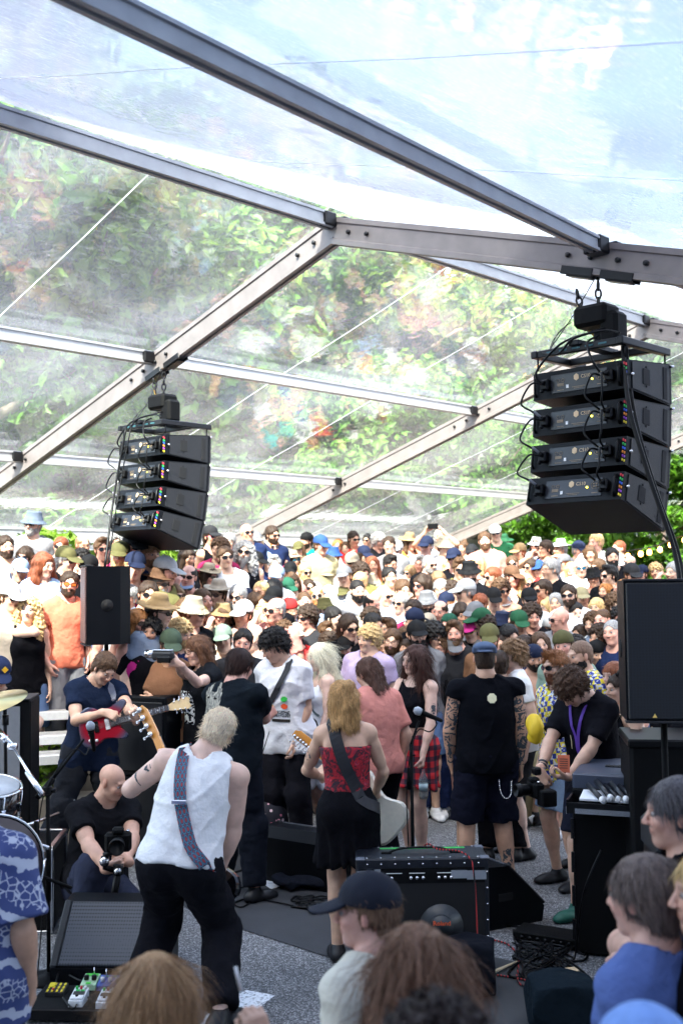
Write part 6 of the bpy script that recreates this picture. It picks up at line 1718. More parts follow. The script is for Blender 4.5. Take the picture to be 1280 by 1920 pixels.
c = h.M @ (W(1002, 1365, 7.75) - h.o) / h.sc; F = Field(axis(-.14, .14, .007), axis(-.1, .1, .007), axis(-.16, .16, .007)); F.put(Pell((0, 0, 0), (.075, .05, .115), ry(.25), .02)); F.noise(.012, 40, 3); V, Q = F.mesh(); o_ = link('waist_bag', mesh_np('waist_bag', V, Q, plain('yellow_nylon', (.75, .50, .02), rough=.6)), h.e); o_.location = c
h = Hero(1092, 8.55, -66, 1.02, 'shaven headed man with dark beard in blue and yellow checkered shirt')
P = h.pose(lean=(3, 0, 0), head=(0, 6, 0), fat=.5); s_ = P.shirt(base=.013, loose=.023, sleeve=.8, hem=.78); s_.materials[0] = M_chk
h.make(S_fair, (s_, CC['yellow']), (P.pants(base=.016), CC['denim']), (None, CC['black']), (hair('buzz', 2), (.20, .12, .08)), None, None, (cached(('beard', '1'), beard_mesh), HC['k'])); chk('check2', h)

# 15 profile man with curly blond brown hair, maroon shirt beside him
h = Hero(962, 9.0, -78, 1.0, 'young man in profile with curly light brown hair, white t-shirt and black strap')
P = h.pose(lean=(4, 0, 0), head=(2, -8, 0)); s_ = P.shirt(base=.014, loose=.020)
h.make(S_pale, (s_, CC['white']), (P.pants(base=.016, length=.42), CC['charcoal']), (None, CC['black']), (hair_mesh('curly', .006, 2800, 17), (.22, .13, .07))); chk('curlyprof', h)
band_on(P, s_, lerp_pts([P.tp(-.1, .06, 1.48), P.tp(-.11, -.06, 1.44), P.tp(-.06, -.15, 1.25)], 10), .03, 'shoulder_strap', M_blackweb, h.e, .01)
MB().lathe([(0, -.008), (.009, 0), (0, .008)], (0, 0, 0), 8).build('ear_plug', plain('neon_green', (.35, .8, .02)), h.e).matrix_local = hm(P) @ Matrix.Translation((-.088, -.004, -.004))
h = Hero(932, 8.9, 176, .96, 'person in maroon t-shirt mostly hidden behind the sleeveless black shirt')
P = h.pose(lean=(2, 0, 0), fat=.3); h.make(S_fair, (P.shirt(base=.016, loose=.023, sleeve=.8), (.16, .02, .07)), (P.pants(base=.018), CC['black']), (None, CC['black']), (hair('short', 1), HC['d'])); 
# 16 the man whose forearm reaches up beside the speaker
h = Hero(1262, 7.0, -80, 1.0, 'person with a black wristwatch reaching an arm up beside the right speaker')
P = h.pose(lean=(0, 0, 0), R_=dict(t=h.L(1190, 1366, 6.85), dir=h.D(-.15, 0, 1), n=h.D(.3, .9, 0), curl=.7, pole=h.D(.3, .2, -1)), L_=dict(t=h.L(1192, 1370, 6.7), dir=h.D(-.15, 0, 1), n=h.D(.3, .9, 0), curl=.7, pole=h.D(.4, 0, -1)))
h.make(S_fair, (P.shirt(base=.014, loose=.020), CC['black']), (P.pants(base=.016), CC['black']), (None, CC['black']), (hair('short', 1), HC['d'])); wristband(h, 1, 'black', 'wristwatch', f=.2, r=.034)
# 17 the man with the yellow marked cap at the far left
h = Hero(-14, 8.3, 24, .98, 'man in black t-shirt and navy cap with yellow mark at far left')
P = h.pose(lean=(6, 4, 0), head=(6, 14, 0), L_=dict(t=h.L(48, 1392, 8.0), dir=h.D(.1, -.2, -1), n=h.D(-1, 0, 0), curl=.3, pole=h.D(1, .4, 0)))
h.make(S_fair, (P.shirt(base=.014, loose=.021), CC['black']), (P.pants(base=.016), (.014, .016, .035)), (None, CC['black']), (hair('under', 1), HC['d']), (cap('cap'), CC['navy']), 's'); chk('capleft', h)
wristband(h, 1, 'orange')
o_ = MB().box((0, 0, 0), (.012, .004, .05)).box((0, 0, 0), (.05, .004, .012)).box((0, 0, 0), (.04, .004, .01), rot=Matrix.Rotation(.8, 3, 'Y')).box((0, 0, 0), (.04, .004, .01), rot=Matrix.Rotation(-.8, 3, 'Y')).build('cap_emblem', M_yell, h.e); o_.matrix_local = hm(P) @ Matrix.Translation((.02, -.098, .09)) @ Matrix.Rotation(-.35, 4, 'X')

# ------------------------------------------------------------------ spectators right in front of the camera
def near(x, Y, rz, sc_, lab, skin, topc, hairs=None, hat=None, glass=None, beard=None, fem=False, head=(0, 0, 0), lean=(3, 0, 0), fat=.2, z=0., loose=.020, R_=None, L_=None, pel=(0, 0, 0), smat=None, **k):
    h = Hero(x, Y, rz, sc_, lab, z=z); P = h.pose(fem=fem, head=head, lean=lean, fat=fat, pel=pel, R_=R_(h) if R_ else None, L_=L_(h) if L_ else None)
    s_ = P.shirt(base=.012, loose=loose, wr=.008, **k)
    if smat: s_.materials[0] = smat
    h.make(skin, (s_, topc), (P.pants(base=.018), CC['charcoal']), (None, CC['black']), hairs, hat, glass, beard, body=(.014, .0055, .0065)); h.s_ = s_
    chk(lab[:20], h); return h
near(1212, 2.85, -134, .90, 'man with greying receding hair and faded blue t-shirt in the lower right corner', (.60, .34, .26), (.10, .15, .36), (hair_mesh('short', .005, 9000, 21, True), (.15, .11, .095)), head=(4, 2, 0), fat=.4)
near(1274, 3.5, -97, .945, 'man with thick salt and pepper hair in black t-shirt with headphones round his neck', (.56, .32, .24), CC['black'], (hair_mesh('short', .005, 9000, 22, True), (.10, .09, .095)), fat=.4,
     R_=lambda h: dict(t=h.L(1165, 1800, 3.25), dir=h.D(-.1, .1, -1), n=h.D(.5, .8, 0), curl=.6, pole=h.D(-.9, 0, .2)), L_=lambda h: dict(t=h.L(1190, 1790, 3.1), dir=h.D(-.5, .1, -.7), n=h.D(.5, .8, 0), curl=.6, pole=h.D(-.6, -.3, -.3)))
near(1338, 2.75, -95, .925, 'blond youth at the right edge, only the side of the face in view', (.64, .38, .28), CC['black'], (hair_mesh('short', .005, 9000, 23, True), (.58, .40, .18)), fat=0., head=(2, 0, 0))
near(1196, 1.80, 185, .905, 'person in pale blue cap cut off by the bottom edge at right', S_fair, (.10, .16, .36), (hair('under', 1), HC['b']), (cap_mesh('cap', .005), (.20, .33, .66)), head=(0, 0, 0))
near(694, 3.15, -128, .825, 'young man in profile with a black cap and cream t-shirt near the bottom edge', (.62, .35, .28), (.60, .57, .48), (hair_mesh('under', .006, 3000, 24), (.16, .09, .055)), (cap_mesh('cap', .005), (.012, .014, .024)), fat=.2, head=(32, 0, 0))
near(776, 2.42, 178, .875, 'woman with long light brown hair seen from behind beside the black cap', S_fair, (.03, .03, .04), (hair_mesh('longwavy', .0055, 12000, 25, True), (.17, .085, .050)), fem=True, fat=.35, head=(0, 6, 0), loose=.023)
near(812, 1.80, 182, .915, 'blurred person with dark curly hair at the bottom edge', S_fair, (.5, .04, .04), (hair_mesh('curly', .006, 6000, 26), (.030, .018, .016)), head=(0, 0, 0))
hb_ = near(288, 2.52, 184, .825, 'woman with straight honey brown hair at the bottom left, a cigarette in her raised hand', S_fair, CC['black'], (hair_mesh('long', .0055, 13000, 27, True), (.34, .19, .09)), fem=True, head=(0, 2, 0),
     R_=lambda h: dict(t=h.L(500, 1960, 2.6), dir=h.D(-.45, .1, .9), n=h.D(-.3, .9, 0), curl=.55, pole=h.D(.5, 0, -1)))
def hawaii():
    def bld(nt, b):
        L = nt.links; tc = N(nt, 'ShaderNodeTexCoord'); mp = N(nt, 'ShaderNodeMapping'); mp.inputs['Rotation'].default_value = (0, R(22), 0); L.new(tc.outputs['Object'], mp.inputs[0]); sx = N(nt, 'ShaderNodeSeparateXYZ'); L.new(mp.outputs[0], sx.inputs[0])
        wn = N(nt, 'ShaderNodeTexNoise', Scale=22., Detail=2.); L.new(tc.outputs['Object'], wn.inputs['Vector'])
        a = N(nt, 'ShaderNodeMath', operation='MULTIPLY_ADD'); a.inputs[1].default_value = 34.; L.new(sx.outputs[2], a.inputs[0]); m2 = N(nt, 'ShaderNodeMath', operation='MULTIPLY'); m2.inputs[1].default_value = 2.2; L.new(wn.outputs[0], m2.inputs[0]); L.new(m2.outputs[0], a.inputs[2])
        s = N(nt, 'ShaderNodeMath', operation='SINE'); L.new(a.outputs[0], s.inputs[0])
        v = N(nt, 'ShaderNodeTexVoronoi', Scale=17., feature='F1'); L.new(mp.outputs[0], v.inputs['Vector'])
        v2 = N(nt, 'ShaderNodeTexVoronoi', Scale=30., feature='DISTANCE_TO_EDGE'); L.new(mp.outputs[0], v2.inputs['Vector'])
        g1 = N(nt, 'ShaderNodeMath', operation='LESS_THAN'); g1.inputs[1].default_value = .30; L.new(v.outputs['Distance'], g1.inputs[0])
        g2 = N(nt, 'ShaderNodeMath', operation='LESS_THAN'); g2.inputs[1].default_value = .055; L.new(v2.outputs['Distance'], g2.inputs[0])
        g3 = N(nt, 'ShaderNodeMath', operation='GREATER_THAN'); g3.inputs[1].default_value = .1; L.new(s.outputs[0], g3.inputs[0])
        m = N(nt, 'ShaderNodeMath', operation='MAXIMUM'); L.new(g1.outputs[0], m.inputs[0]); L.new(g2.outputs[0], m.inputs[1]); mm = N(nt, 'ShaderNodeMath', operation='MULTIPLY'); L.new(m.outputs[0], mm.inputs[0]); L.new(g3.outputs[0], mm.inputs[1])
        g4 = N(nt, 'ShaderNodeMath', operation='LESS_THAN'); g4.inputs[1].default_value = -.86; L.new(s.outputs[0], g4.inputs[0]); mx = N(nt, 'ShaderNodeMath', operation='MAXIMUM'); L.new(mm.outputs[0], mx.inputs[0]); L.new(g4.outputs[0], mx.inputs[1])
        r = N(nt, 'ShaderNodeMixRGB'); L.new(mx.outputs[0], r.inputs[0]); r.inputs[1].default_value = (.035, .055, .18, 1); r.inputs[2].default_value = (.42, .45, .55, 1); L.new(r.outputs[0], b.inputs['Base Color'])
    return decal_mat('flower_print_cloth', bld)
near(-48, 4.1, 172, .90, 'person in blue and white flower print shirt, arm hanging, at the lower left edge', S_tan, CC['blue'], (hair('short', 1), HC['d']), fat=.9, loose=.05, smat=hawaii(), sleeve=.85, hem=.66)
print('heroes', round(time.time() - T0, 1))
# ------------------------------------------------------------------ equipment
M_cab = plain('cabinet_black', (.0028, .0035, .0055), rough=.48, bump=.25, bscale=350., spec=.16)
M_side = plain('cabinet_side', (.011, .0115, .014), rough=.55, bump=.3, bscale=300., spec=.4)
M_plate = plain('panel_plate', (.008, .0095, .015), rough=.35, spec=.5)
M_tan = plain('tan_print', (.62, .44, .26), rough=.6)
M_whitep = plain('white_print_plain', (.75, .75, .75), rough=.6)
M_deep = plain('deep_recess', (.003, .003, .004), rough=.8)
M_grey = plain('grey_rubber', (.20, .21, .23), rough=.5)
M_led = lamp('yellow_led', (.9, .8, .05), 1.5)
M_yrope = plain('yellow_sling', (.62, .36, .03), rough=.7)
TIE = [plain('tie_' + n, c, rough=.4) for n, c in (('red', (.7, .03, .05)), ('green', (.02, .45, .08)), ('blue', (.02, .10, .6)), ('orange', (.8, .25, .02)), ('violet', (.3, .05, .5)), ('yellow', (.75, .6, .02)))]
def cable(name, pts, r, mat=M_black, parent=None, n=None, smooth=True):
    m = MB(); p = lerp_pts(pts, n or (len(pts) - 1) * 6) if smooth else [Vector(q) for q in pts]; m.tube(p, r, 6); return m.build(name, mat, parent)
def perf(name, col, sc_=160., col2=None):
    m, nt, b = nodes_mat(name); tc = N(nt, 'ShaderNodeTexCoord'); v = N(nt, 'ShaderNodeTexVoronoi', Scale=sc_); v.inputs['Randomness'].default_value = .05; nt.links.new(tc.outputs['Object'], v.inputs['Vector'])
    r = N(nt, 'ShaderNodeValToRGB'); r.color_ramp.elements[0].position = .3; r.color_ramp.elements[0].color = (*(col2 or (.002, .002, .003)), 1); r.color_ramp.elements[1].position = .42; r.color_ramp.elements[1].color = (*col, 1)
    nt.links.new(v.outputs['Distance'], r.inputs[0]); nt.links.new(r.outputs[0], b.inputs['Base Color']); b.inputs['Roughness'].default_value = .5
    bp_ = N(nt, 'ShaderNodeBump', Strength=.5, Distance=.003); nt.links.new(r.outputs[0], bp_.inputs['Height']); nt.links.new(bp_.outputs[0], b.inputs['Normal']); return m
M_grille = perf('wedge_grille', (.045, .05, .065), 60.)
M_grille2 = perf('speaker_grille', (.004, .005, .009), 62.)
def chain_links(m, a, b, r=.016, w=.0045, mi=0):
    a, b = Vector(a), Vector(b); d = b - a; n = max(2, int(d.length / (r * 2.1))); t = d.normalized(); s1 = t.orthogonal().normalized(); s2 = t.cross(s1)
    for k in range(n):
        c = a + d * ((k + .5) / n); s_ = s1 if k % 2 else s2
        m.tube([c + t * math.cos(x) * r * 1.35 + s_ * math.sin(x) * r * .75 for x in [2 * math.pi * j / 10 for j in range(11)]], w, 5, mi)
_abox = {}
def array_box(parent, T, th):
    Wd, D, hf, hb_, dz = .72, .55, .285, .185, .05
    e = link('speaker_box', cached('abox', lambda: MB().prism([(-D, -dz), (0, 0), (0, -hf), (-D, -dz - hb_)], (0, 1, 0), (0, 0, 1), (Wd, 0, 0), (-Wd / 2, 0, 0)).mesh('speaker_box', M_cab)), parent)
    e.matrix_local = Matrix.Translation(T) @ Matrix.Rotation(-th, 4, 'X')
    def sub(name, key, fn, mats, loc=(0, 0, 0), rot=None):
        o = link(name, cached(('ab', key), lambda: fn().mesh(name, mats)), e); o.location = loc
        if rot: o.rotation_euler = rot
        return o
    zc = -dz - hb_ / 2
    sub('side_panel', 'side', lambda: MB().prism([(-D + .05, -dz - .006), (-.03, -.012), (-.03, -hf + .012), (-D + .05, -dz - hb_ + .006)], (0, 1, 0), (0, 0, 1), (.006, 0, 0), (Wd / 2 + .001, 0, 0)), M_side)
    sub('side_panel', 'sideL', lambda: MB().prism([(-D + .05, -dz - .006), (-.03, -.012), (-.03, -hf + .012), (-D + .05, -dz - hb_ + .006)], (0, 1, 0), (0, 0, 1), (-.006, 0, 0), (-Wd / 2 - .001, 0, 0)), M_side)
    sub('side_recess', 'rec', lambda: MB().box((Wd / 2 + .009, -.33, -.135), (.004, .085, .105), bev=.012).box((Wd / 2 + .010, -.33, -.072), (.004, .012, .012)).box((Wd / 2 + .010, -.33, -.198), (.004, .012, .012)), M_deep)
    sub('side_slot', 'slot', lambda: MB().box((Wd / 2 + .009, -.085, -.145), (.004, .05, .215), bev=.024), M_deep)
    sub('grille', 'gr', lambda: MB().box((0, .012, -hf / 2), (Wd, .02, hf - .02), bev=.006), M_grille2)
    sub('panel_plate', 'pl', lambda: MB().box((.0, -D - .003, zc), (.43, .006, .125), bev=.004), M_plate)
    sub('handle', 'hd', lambda: MB().tube([(.31, -D - .003, zc - .07), (.31, -D - .024, zc - .045), (.31, -D - .024, zc + .045), (.31, -D - .003, zc + .07)], .012, 6), M_black)
    sub('handle', 'hd2', lambda: MB().tube([(-.335, -D - .003, zc - .07), (-.335, -D - .02, zc - .045), (-.335, -D - .02, zc + .045), (-.335, -D - .003, zc + .07)], .009, 6), M_black)
    sub('hexagon_emblem', 'hx', lambda: MB().prism([(math.cos(a) * .021 - .015, math.sin(a) * .024 + zc + .028) for a in [R(30 + 60 * k) for k in range(6)]], (1, 0, 0), (0, 0, 1), (0, -.003, 0), (0, -D - .0065, 0)), M_tan)
    sub('status_light', 'led', lambda: MB().cyl((.105, -D - .008, zc + .0), .006, .006, 8, 'y'), M_led)
    sub('white_sticker', 'ws', lambda: MB().box((-.085, -D - .0075, zc - .025), (.018, .003, .022)), M_whitep)
    def prints():
        m = MB()
        for x_ in (-.155, -.12): m.tube([(x_ + .012 * math.cos(t), -D - .008, zc + .02 + .010 * math.sin(t)) for t in [k * .7 for k in range(10)]], .0015, 4)
        m.box((-.138, -D - .0075, zc - .008), (.05, .002, .02)); m.box((.0, -D - .0075, zc - .035), (.10, .002, .004)); m.box((.0, -D - .0075, zc - .045), (.07, .002, .003)); m.box((-.138, -D - .0075, zc - .045), (.05, .002, .004))
        m.tube([(.165 + .03 * math.cos(t), -D - .008, zc + .012 + .028 * math.sin(t)) for t in [k * .5236 for k in range(13)]], .0018, 4); m.box((.165, -D - .0075, zc - .04), (.045, .002, .005))
        for a, b in ((-.01, .008), (.01, .008), (-.01, -.01), (.01, -.01)): m.cyl((.165 + a, -D - .008, zc + .012 + b), .007, .003, 6, 'y')
        return m
    sub('printed_marks', 'pm', prints, plain('dim_print', (.22, .16, .10)))
    t = cached('cs10', lambda: text_curve('CS10', .034)); o = link('printed_word', t, e); o.location = (.055, -D - .0075, zc + .027); o.rotation_euler = (R(90), 0, 0)
    for x_ in (-.245, .245):
        sub('connector', 'cn', lambda: MB().box((0, 0, 0), (.06, .05, .075), bev=.01).cyl((0, -.035, .01), .016, .03, 10, 'y').cyl((-.01, -.03, -.045), .012, .02, 8, 'y'), M_black, (x_, -D - .025, zc))
    k = 0
    for c_ in range(6):
        o = MB()
        for q in range(2): o.box((Wd / 2 - .012 + (q - .5) * .014, -D - .006, zc + .07 - c_ * .026 - q * .008), (.008, .010, .016), bev=.002)
        link('colour_tag', cached(('tie', c_), lambda: o.mesh('colour_tag', TIE[c_])), e)
    sub('pin', 'pin', lambda: MB().cyl((Wd / 2 + .012, .0, -.02), .009, .03, 8, 'x').cyl((Wd / 2 + .012, -D + .03, zc), .008, .03, 8, 'x'), M_chrome)
    return e
def text_curve(s, size, mat=None, ext=.0006, bold=.0):
    return text_mesh(s, size, mat or M_tan, ext, bold)
def line_array(tpos, z_top, lab, drop_cable, sway=0.):
    o = tent(0, tpos); e = empty('hanging_speaker_array', (o.x, o.y, z_top), R(-45) + sway, lab, 'hanging speakers', 'hanging stacks of four speakers')
    T = Vector((0, .26, 0)); angs = [R(1), R(5), R(9), R(15)]; backs = []
    for th in angs:
        b = array_box(e, T.copy(), th); M = Matrix.Rotation(-th, 3, 'X'); backs.append((T.copy(), M)); T = T + M @ Vector((0, 0, -.287))
    # top frame
    f = MB(); 
    for s_ in (-1, 1): f.box((s_ * .33, -.02, .085), (.05, .62, .05), bev=.006)
    f.box((0, -.30, .085), (.62, .04, .05), bev=.006).box((0, .10, .085), (.62, .05, .05), bev=.006).box((0, -.1, .115), (.08, .5, .035), bev=.005)
    for s_ in (-1, 1):
        for y_ in (-.27, .24): f.cyl((s_ * .335, y_, .03), .007, .10, 6)
    f.build('rigging_frame', M_darksteel, e)
    l = MB(); 
    for k in range(5): l.box((-.2 + k * .1, -.322, .085), (.06, .003, .012))
    l.build('frame_print', plain('teal_print', (.03, .12, .14)), e)
    zr = (o.z - .25 - z_top) / .94; e.scale = (.94,) * 3
    h_ = MB(); h_.box((-.02, -.03, .34), (.26, .20, .15), bev=.025).box((.11, -.03, .24), (.14, .16, .22), bev=.025)
    for k in range(5): h_.box((-.07 + k * .035, -.125, .34), (.012, .012, .10))
    h_.box((.02, -.03, .19), (.09, .10, .10), bev=.02); h_.build('chain_hoist', M_blackrough, e)
    c_ = MB(); chain_links(c_, (.0, -.03, .41), (.0, -.03, zr - .03), .026, .008); chain_links(c_, (.02, -.03, .20), (.02, -.03, .12), .02, .007); chain_links(c_, (-.17, -.03, zr - .06), (-.13, -.03, zr - .22), .026, .008); c_.build('chain', M_darksteel, e)
    rot = -R(-45) - TA - sway; ax = Vector((math.cos(-(TA - R(90)) - (R(-45) + sway)), math.sin(-(TA - R(90)) - (R(-45) + sway)), 0)); ax = Matrix.Rotation(-(R(-45) + sway), 3, 'Z') @ QX
    ang = math.atan2(ax.y, ax.x); slp_ = math.atan(SL) * (-1 if tpos < 0 else 1)
    b_ = MB(); Rm = Matrix.Rotation(ang, 3, 'Z') @ Matrix.Rotation(slp_, 3, 'Y')
    for s_ in (-1, 1):
        b_.box(Vector((0, 0, zr + .02)) + Rm @ Vector((s_ * .16, .05, 0)), (.26, .02, .06), Rm, bev=.004).box(Vector((0, 0, zr + .02)) + Rm @ Vector((s_ * .16, -.05, 0)), (.26, .02, .06), Rm, bev=.004).box(Vector((0, 0, zr)) + Rm @ Vector((s_ * .16, 0, -.01)), (.18, .09, .02), Rm)
    b_.build('rafter_clamp', M_darksteel, e)
    cable('safety_sling', [(-.16, -.03, zr - .16), (-.10, .0, zr - .34), (.02, .1, .12)], .009, M_yrope, e)
    cable('steel_wire', [(-.0, -.05, zr), (-.16, -.1, .36), (-.30, -.2, .12)], .0035, M_darksteel, e)
    cable('steel_wire', [(-.17, -.1, .32), (-.24, -.16, .25), (-.28, -.2, .13), (-.25, -.2, .2), (-.18, -.1, .33)], .003, M_darksteel, e)
    for x0, off, nloop in ((-.245, -.09, 3), (.20, -.05, 3), (.235, .02, 3)):
        for k in range(nloop):
            (Ta, Ma), (Tb, Mb_) = backs[k], backs[k + 1]; zc = -.1425
            a = Ta + Ma @ Vector((x0, -.62, zc)); b = Tb + Mb_ @ Vector((x0, -.62, zc + .02)); c = (a + b) / 2 + Vector((off * 1.3, -.07, -.01))
            cable('link_cable', [a, a + Vector((off * .6, -.05, .0)), c, b + Vector((off * .5, -.05, .04)), b], .007, M_black, e)
            if x0 < 0: cable('cable_sleeve', [b + Vector((off * .3, -.045, .035)), b + Vector((0, -.01, .0))], .0095, M_grey, e, 3)
    Ta, Ma = backs[0]; a = Ta + Ma @ Vector((-.245, -.62, -.14))
    cable('link_cable', [a, a + Vector((-.02, -.03, .08)), (-.1, -.35, .12), (.05, -.2, .2), (.1, -.05, .25)], .008, M_black, e)
    a = Ta + Ma @ Vector((.2, -.62, -.12)); cable('link_cable', [a, a + Vector((-.03, -.04, .08)), (.1, -.34, .1), (.16, -.3, .14)], .008, M_black, e); cable('link_cable', [(-.3, -.3, .1), (-.1, -.38, .05), (.0, -.35, .14), (.2, -.3, .17), (.33, -.32, .13)], .008, M_black, e)
    return e
z_r = W(1125, 682, 6.8).z; z_l = W(305, 818, 10.1).z
arrR = line_array(-.985, z_r, 'larger stack of four black speakers hanging at the right from the roof beam', None)
arrL = line_array(.925, z_l, 'smaller stack of four black speakers hanging at the left from the sloping rafter', None, R(2))
e = empty('cable_bundle', (0, 0, 0), 0, 'thick black cables running down from the right hanging speakers past the frame edge', 'cables')
cable('cable', [W(1166, 636, 6.55), W(1178, 760, 6.4), W(1215, 890, 6.3), W(1262, 1030, 6.2), W(1276, 1120, 6.1), W(1290, 1300, 6.1)], .014, M_black, e)
cable('cable', [W(1172, 640, 6.6), W(1190, 780, 6.45), W(1230, 920, 6.32), W(1272, 1040, 6.25), W(1284, 1130, 6.15), W(1296, 1300, 6.2)], .010, M_black, e)
e = empty('hanging_cable', (0, 0, 0), 0, 'thin black cables dropping from the left hanging speakers to the speaker on a pole', 'cables')
cable('cable', [W(237, 800, 9.7), W(214, 930, 9.6), W(197, 1062, 9.35)], .010, M_black, e); cable('cable', [W(246, 800, 9.8), W(222, 930, 9.7), W(203, 1062, 9.4)], .006, M_black, e)

# the speaker on a pole at the left, subwoofers below it
def pa_speaker(loc, rz, w, d, h, lab, gm, grp=None, pole=None, tilt=0.):
    e = empty('loudspeaker', loc, rz, lab, 'speaker', grp)
    MB().prism([(-w / 2, -d / 2), (w / 2, -d / 2), (w / 2, d * .25), (w * .32, d / 2), (-w * .32, d / 2), (-w / 2, d * .25)], (1, 0, 0), (0, 1, 0), (0, 0, h), (0, 0, -h / 2)).build('cabinet', M_cab, e)
    MB().box((0, -d / 2 - .008, 0), (w - .02, .016, h - .02), bev=.006).build('grille', gm, e)
    for s_ in (-1, 1): MB().cyl((s_ * (w / 2 + .002), -d * .05, 0), .05, .006, 20, 'x').build('side_handle', M_deep, e)
    MB().box((0, -d / 2 + .01, h / 2 + .004), (w + .012, .05, .012), bev=.003).box((0, -d / 2 + .01, -h / 2 - .004), (w + .012, .05, .012), bev=.003).build('trim', M_side, e)
    if pole: MB().cyl((0, 0, -h / 2 - pole / 2), .018, pole, 12).build('pole', M_blackrough, e)
    return e
g_red = perf('ribbed_grille', (.20, .11, .10), 60., (.02, .01, .01))
c = W(200, 1134, 9.1); pa_speaker(c, R(-71), .38, .36, .64, 'black loudspeaker on a pole left of centre, its ribbed grille turned left', g_red, 'loudspeakers on poles', .55)
c = W(1240, 1215, 5.95); s_ = pa_speaker(c, R(-8), .44, .42, .735, 'large black loudspeaker with perforated grille at the right edge', M_grille2, 'loudspeakers on poles', 1.0)
MB().prism([(-.012, -.01), (.012, -.01), (0, .012)], (1, 0, 0), (0, 0, 1), (0, -.003, 0), (-.08, -.245, -.335)).build('warning_triangle', plain('warn', (.75, .5, .12)), s_)
for k, (yy, zz) in enumerate(((9.35, 0), (9.35, .66))):
    p = XY(285, yy); e = empty('subwoofer', (p.x, p.y, zz), R(-20), ('lower' if k == 0 else 'upper') + ' black subwoofer of the two stacked behind the left guitarist', 'subwoofer', 'stacked subwoofers')
    MB().box((0, 0, .33), (.62, .62, .65), bev=.012).build('cabinet', M_cab, e); MB().box((0, -.318, .33), (.56, .014, .56), bev=.005).build('grille', M_grille2, e)
    for s_ in (-1, 1): MB().box((s_ * .312, 0, .4), (.008, .14, .07), bev=.01).build('side_handle', M_deep, e)
# floor wedges
def wedge(loc, rz, w, lab, logo=False, s=1.):
    e = empty('floor_monitor', loc, rz, lab, 'stage monitor', 'wedge shaped floor monitors', s)
    prof = [(-.24, .0), (-.26, .10), (-.16, .22), (.05, .40), (.20, .41), (.27, .34), (.24, 0)]
    MB().prism(prof, (0, 1, 0), (0, 0, 1), (w, 0, 0), (-w / 2, 0, 0)).build('cabinet', M_cab, e)
    a, b = Vector((0, -.262, .11)), Vector((0, .04, .40)); d = (b - a); n = Vector((0, -d.z, d.y)).normalized(); c = (a + b) / 2 + n * .008
    ang = math.atan2(d.z, d.y); Rm = Matrix.Rotation(ang, 3, 'X')
    MB().box(c, (w - .10, d.length - .01, .018), Rm, bev=.006).build('grille', M_grille, e)
    for s_ in (-1, 1): MB().box(c + Vector((s_ * (w / 2 - .025), 0, 0)), (.045, d.length + .01, .022), Rm, bev=.008).build('side_trim', M_side, e)
    for s_ in (-1, 1): MB().box((s_ * (w / 2 + .001), .06, .2), (.004, .12, .05), bev=.012).build('side_handle', M_deep, e)
    if logo:
        lc = c + Rm @ Vector((w / 2 - .115, -.03, .012)); o = MB().box((0, 0, 0), (.052, .052, .004), bev=.006).build('logo_badge', M_whitep, e); o.location = lc; o.rotation_euler = (ang, 0, 0)
        t = link('printed_word', text_curve('EV', .032, M_black), o); t.location = (0, 0, .003)
    return e
p = G(212, 1832); wedge((p.x, p.y + .10, 0), R(-3), .66, 'large floor monitor with square white badge on its grille, lower left', True, .96)
p = G(640, 1655); wedge((p.x - .22, p.y + .1, 0), R(146), .62, 'floor monitor standing behind the blond guitarist beside the spotted bag')
p = G(948, 1742); wedge((p.x - .05, p.y + .25, 0), R(118), .46, 'floor monitor tipped towards the crowd right of the guitar amplifier', False, .98)
# the guitar amplifier seen from behind
p = G(794, 1838); A_ = empty('guitar_amplifier', (p.x, p.y + .14, 0), R(1.5), 'black guitar amplifier seen from behind with green tape and a handle on top', 'amplifier')
aw, ad, ah = .755, .28, .665
MB().box((0, 0, ah / 2 + .03), (aw, ad, ah - .03), bev=.008).build('cabinet', plain('tolex', (.005, .007, .013), rough=.42, bump=.6, bscale=260., spec=.4), A_)
MB().box((0, -ad / 2 - .001, .30), (aw - .05, .006, .50)).build('open_back', M_deep, A_)
MB().box((0, -ad / 2 - .004, .585), (aw - .05, .008, .085)).build('rear_panel', M_blackrough, A_)
for x_ in (-.25, -.215, -.18, -.07, -.035, 0, .09, .125, .16): MB().cyl((x_, -ad / 2 - .012, .575), .009, .012, 10, 'y').build('jack_socket', M_chrome, A_)
for x_, w_, h_, z_ in ((-.33, .09, .03, .60), (-.26, .035, .018, .615), (.205, .09, .045, .59), (.305, .11, .05, .585)): MB().box((x_, -ad / 2 - .009, z_), (w_, .003, h_)).build('rating_label', plain('grey_label', (.28, .30, .33), rough=.4), A_)
for x_ in (-.07, .09, -.2): MB().box((x_ + .035, -ad / 2 - .009, .60), (.09, .002, .004)).build('printed_marks', M_whitep, A_)
for s_ in (-1, 1):
    for y_ in (-1, 1):
        o = MB().box((s_ * (aw / 2 - .022), y_ * (ad / 2 - .022), ah + .012), (.055, .055, .012), bev=.008).build('corner_cap', plain('corner_plastic', (.12, .13, .16), rough=.4), A_)
sm = MB().lathe([(.006, 0), (.005, .003), (0, .004)], n=8).mesh('stud', M_chrome)
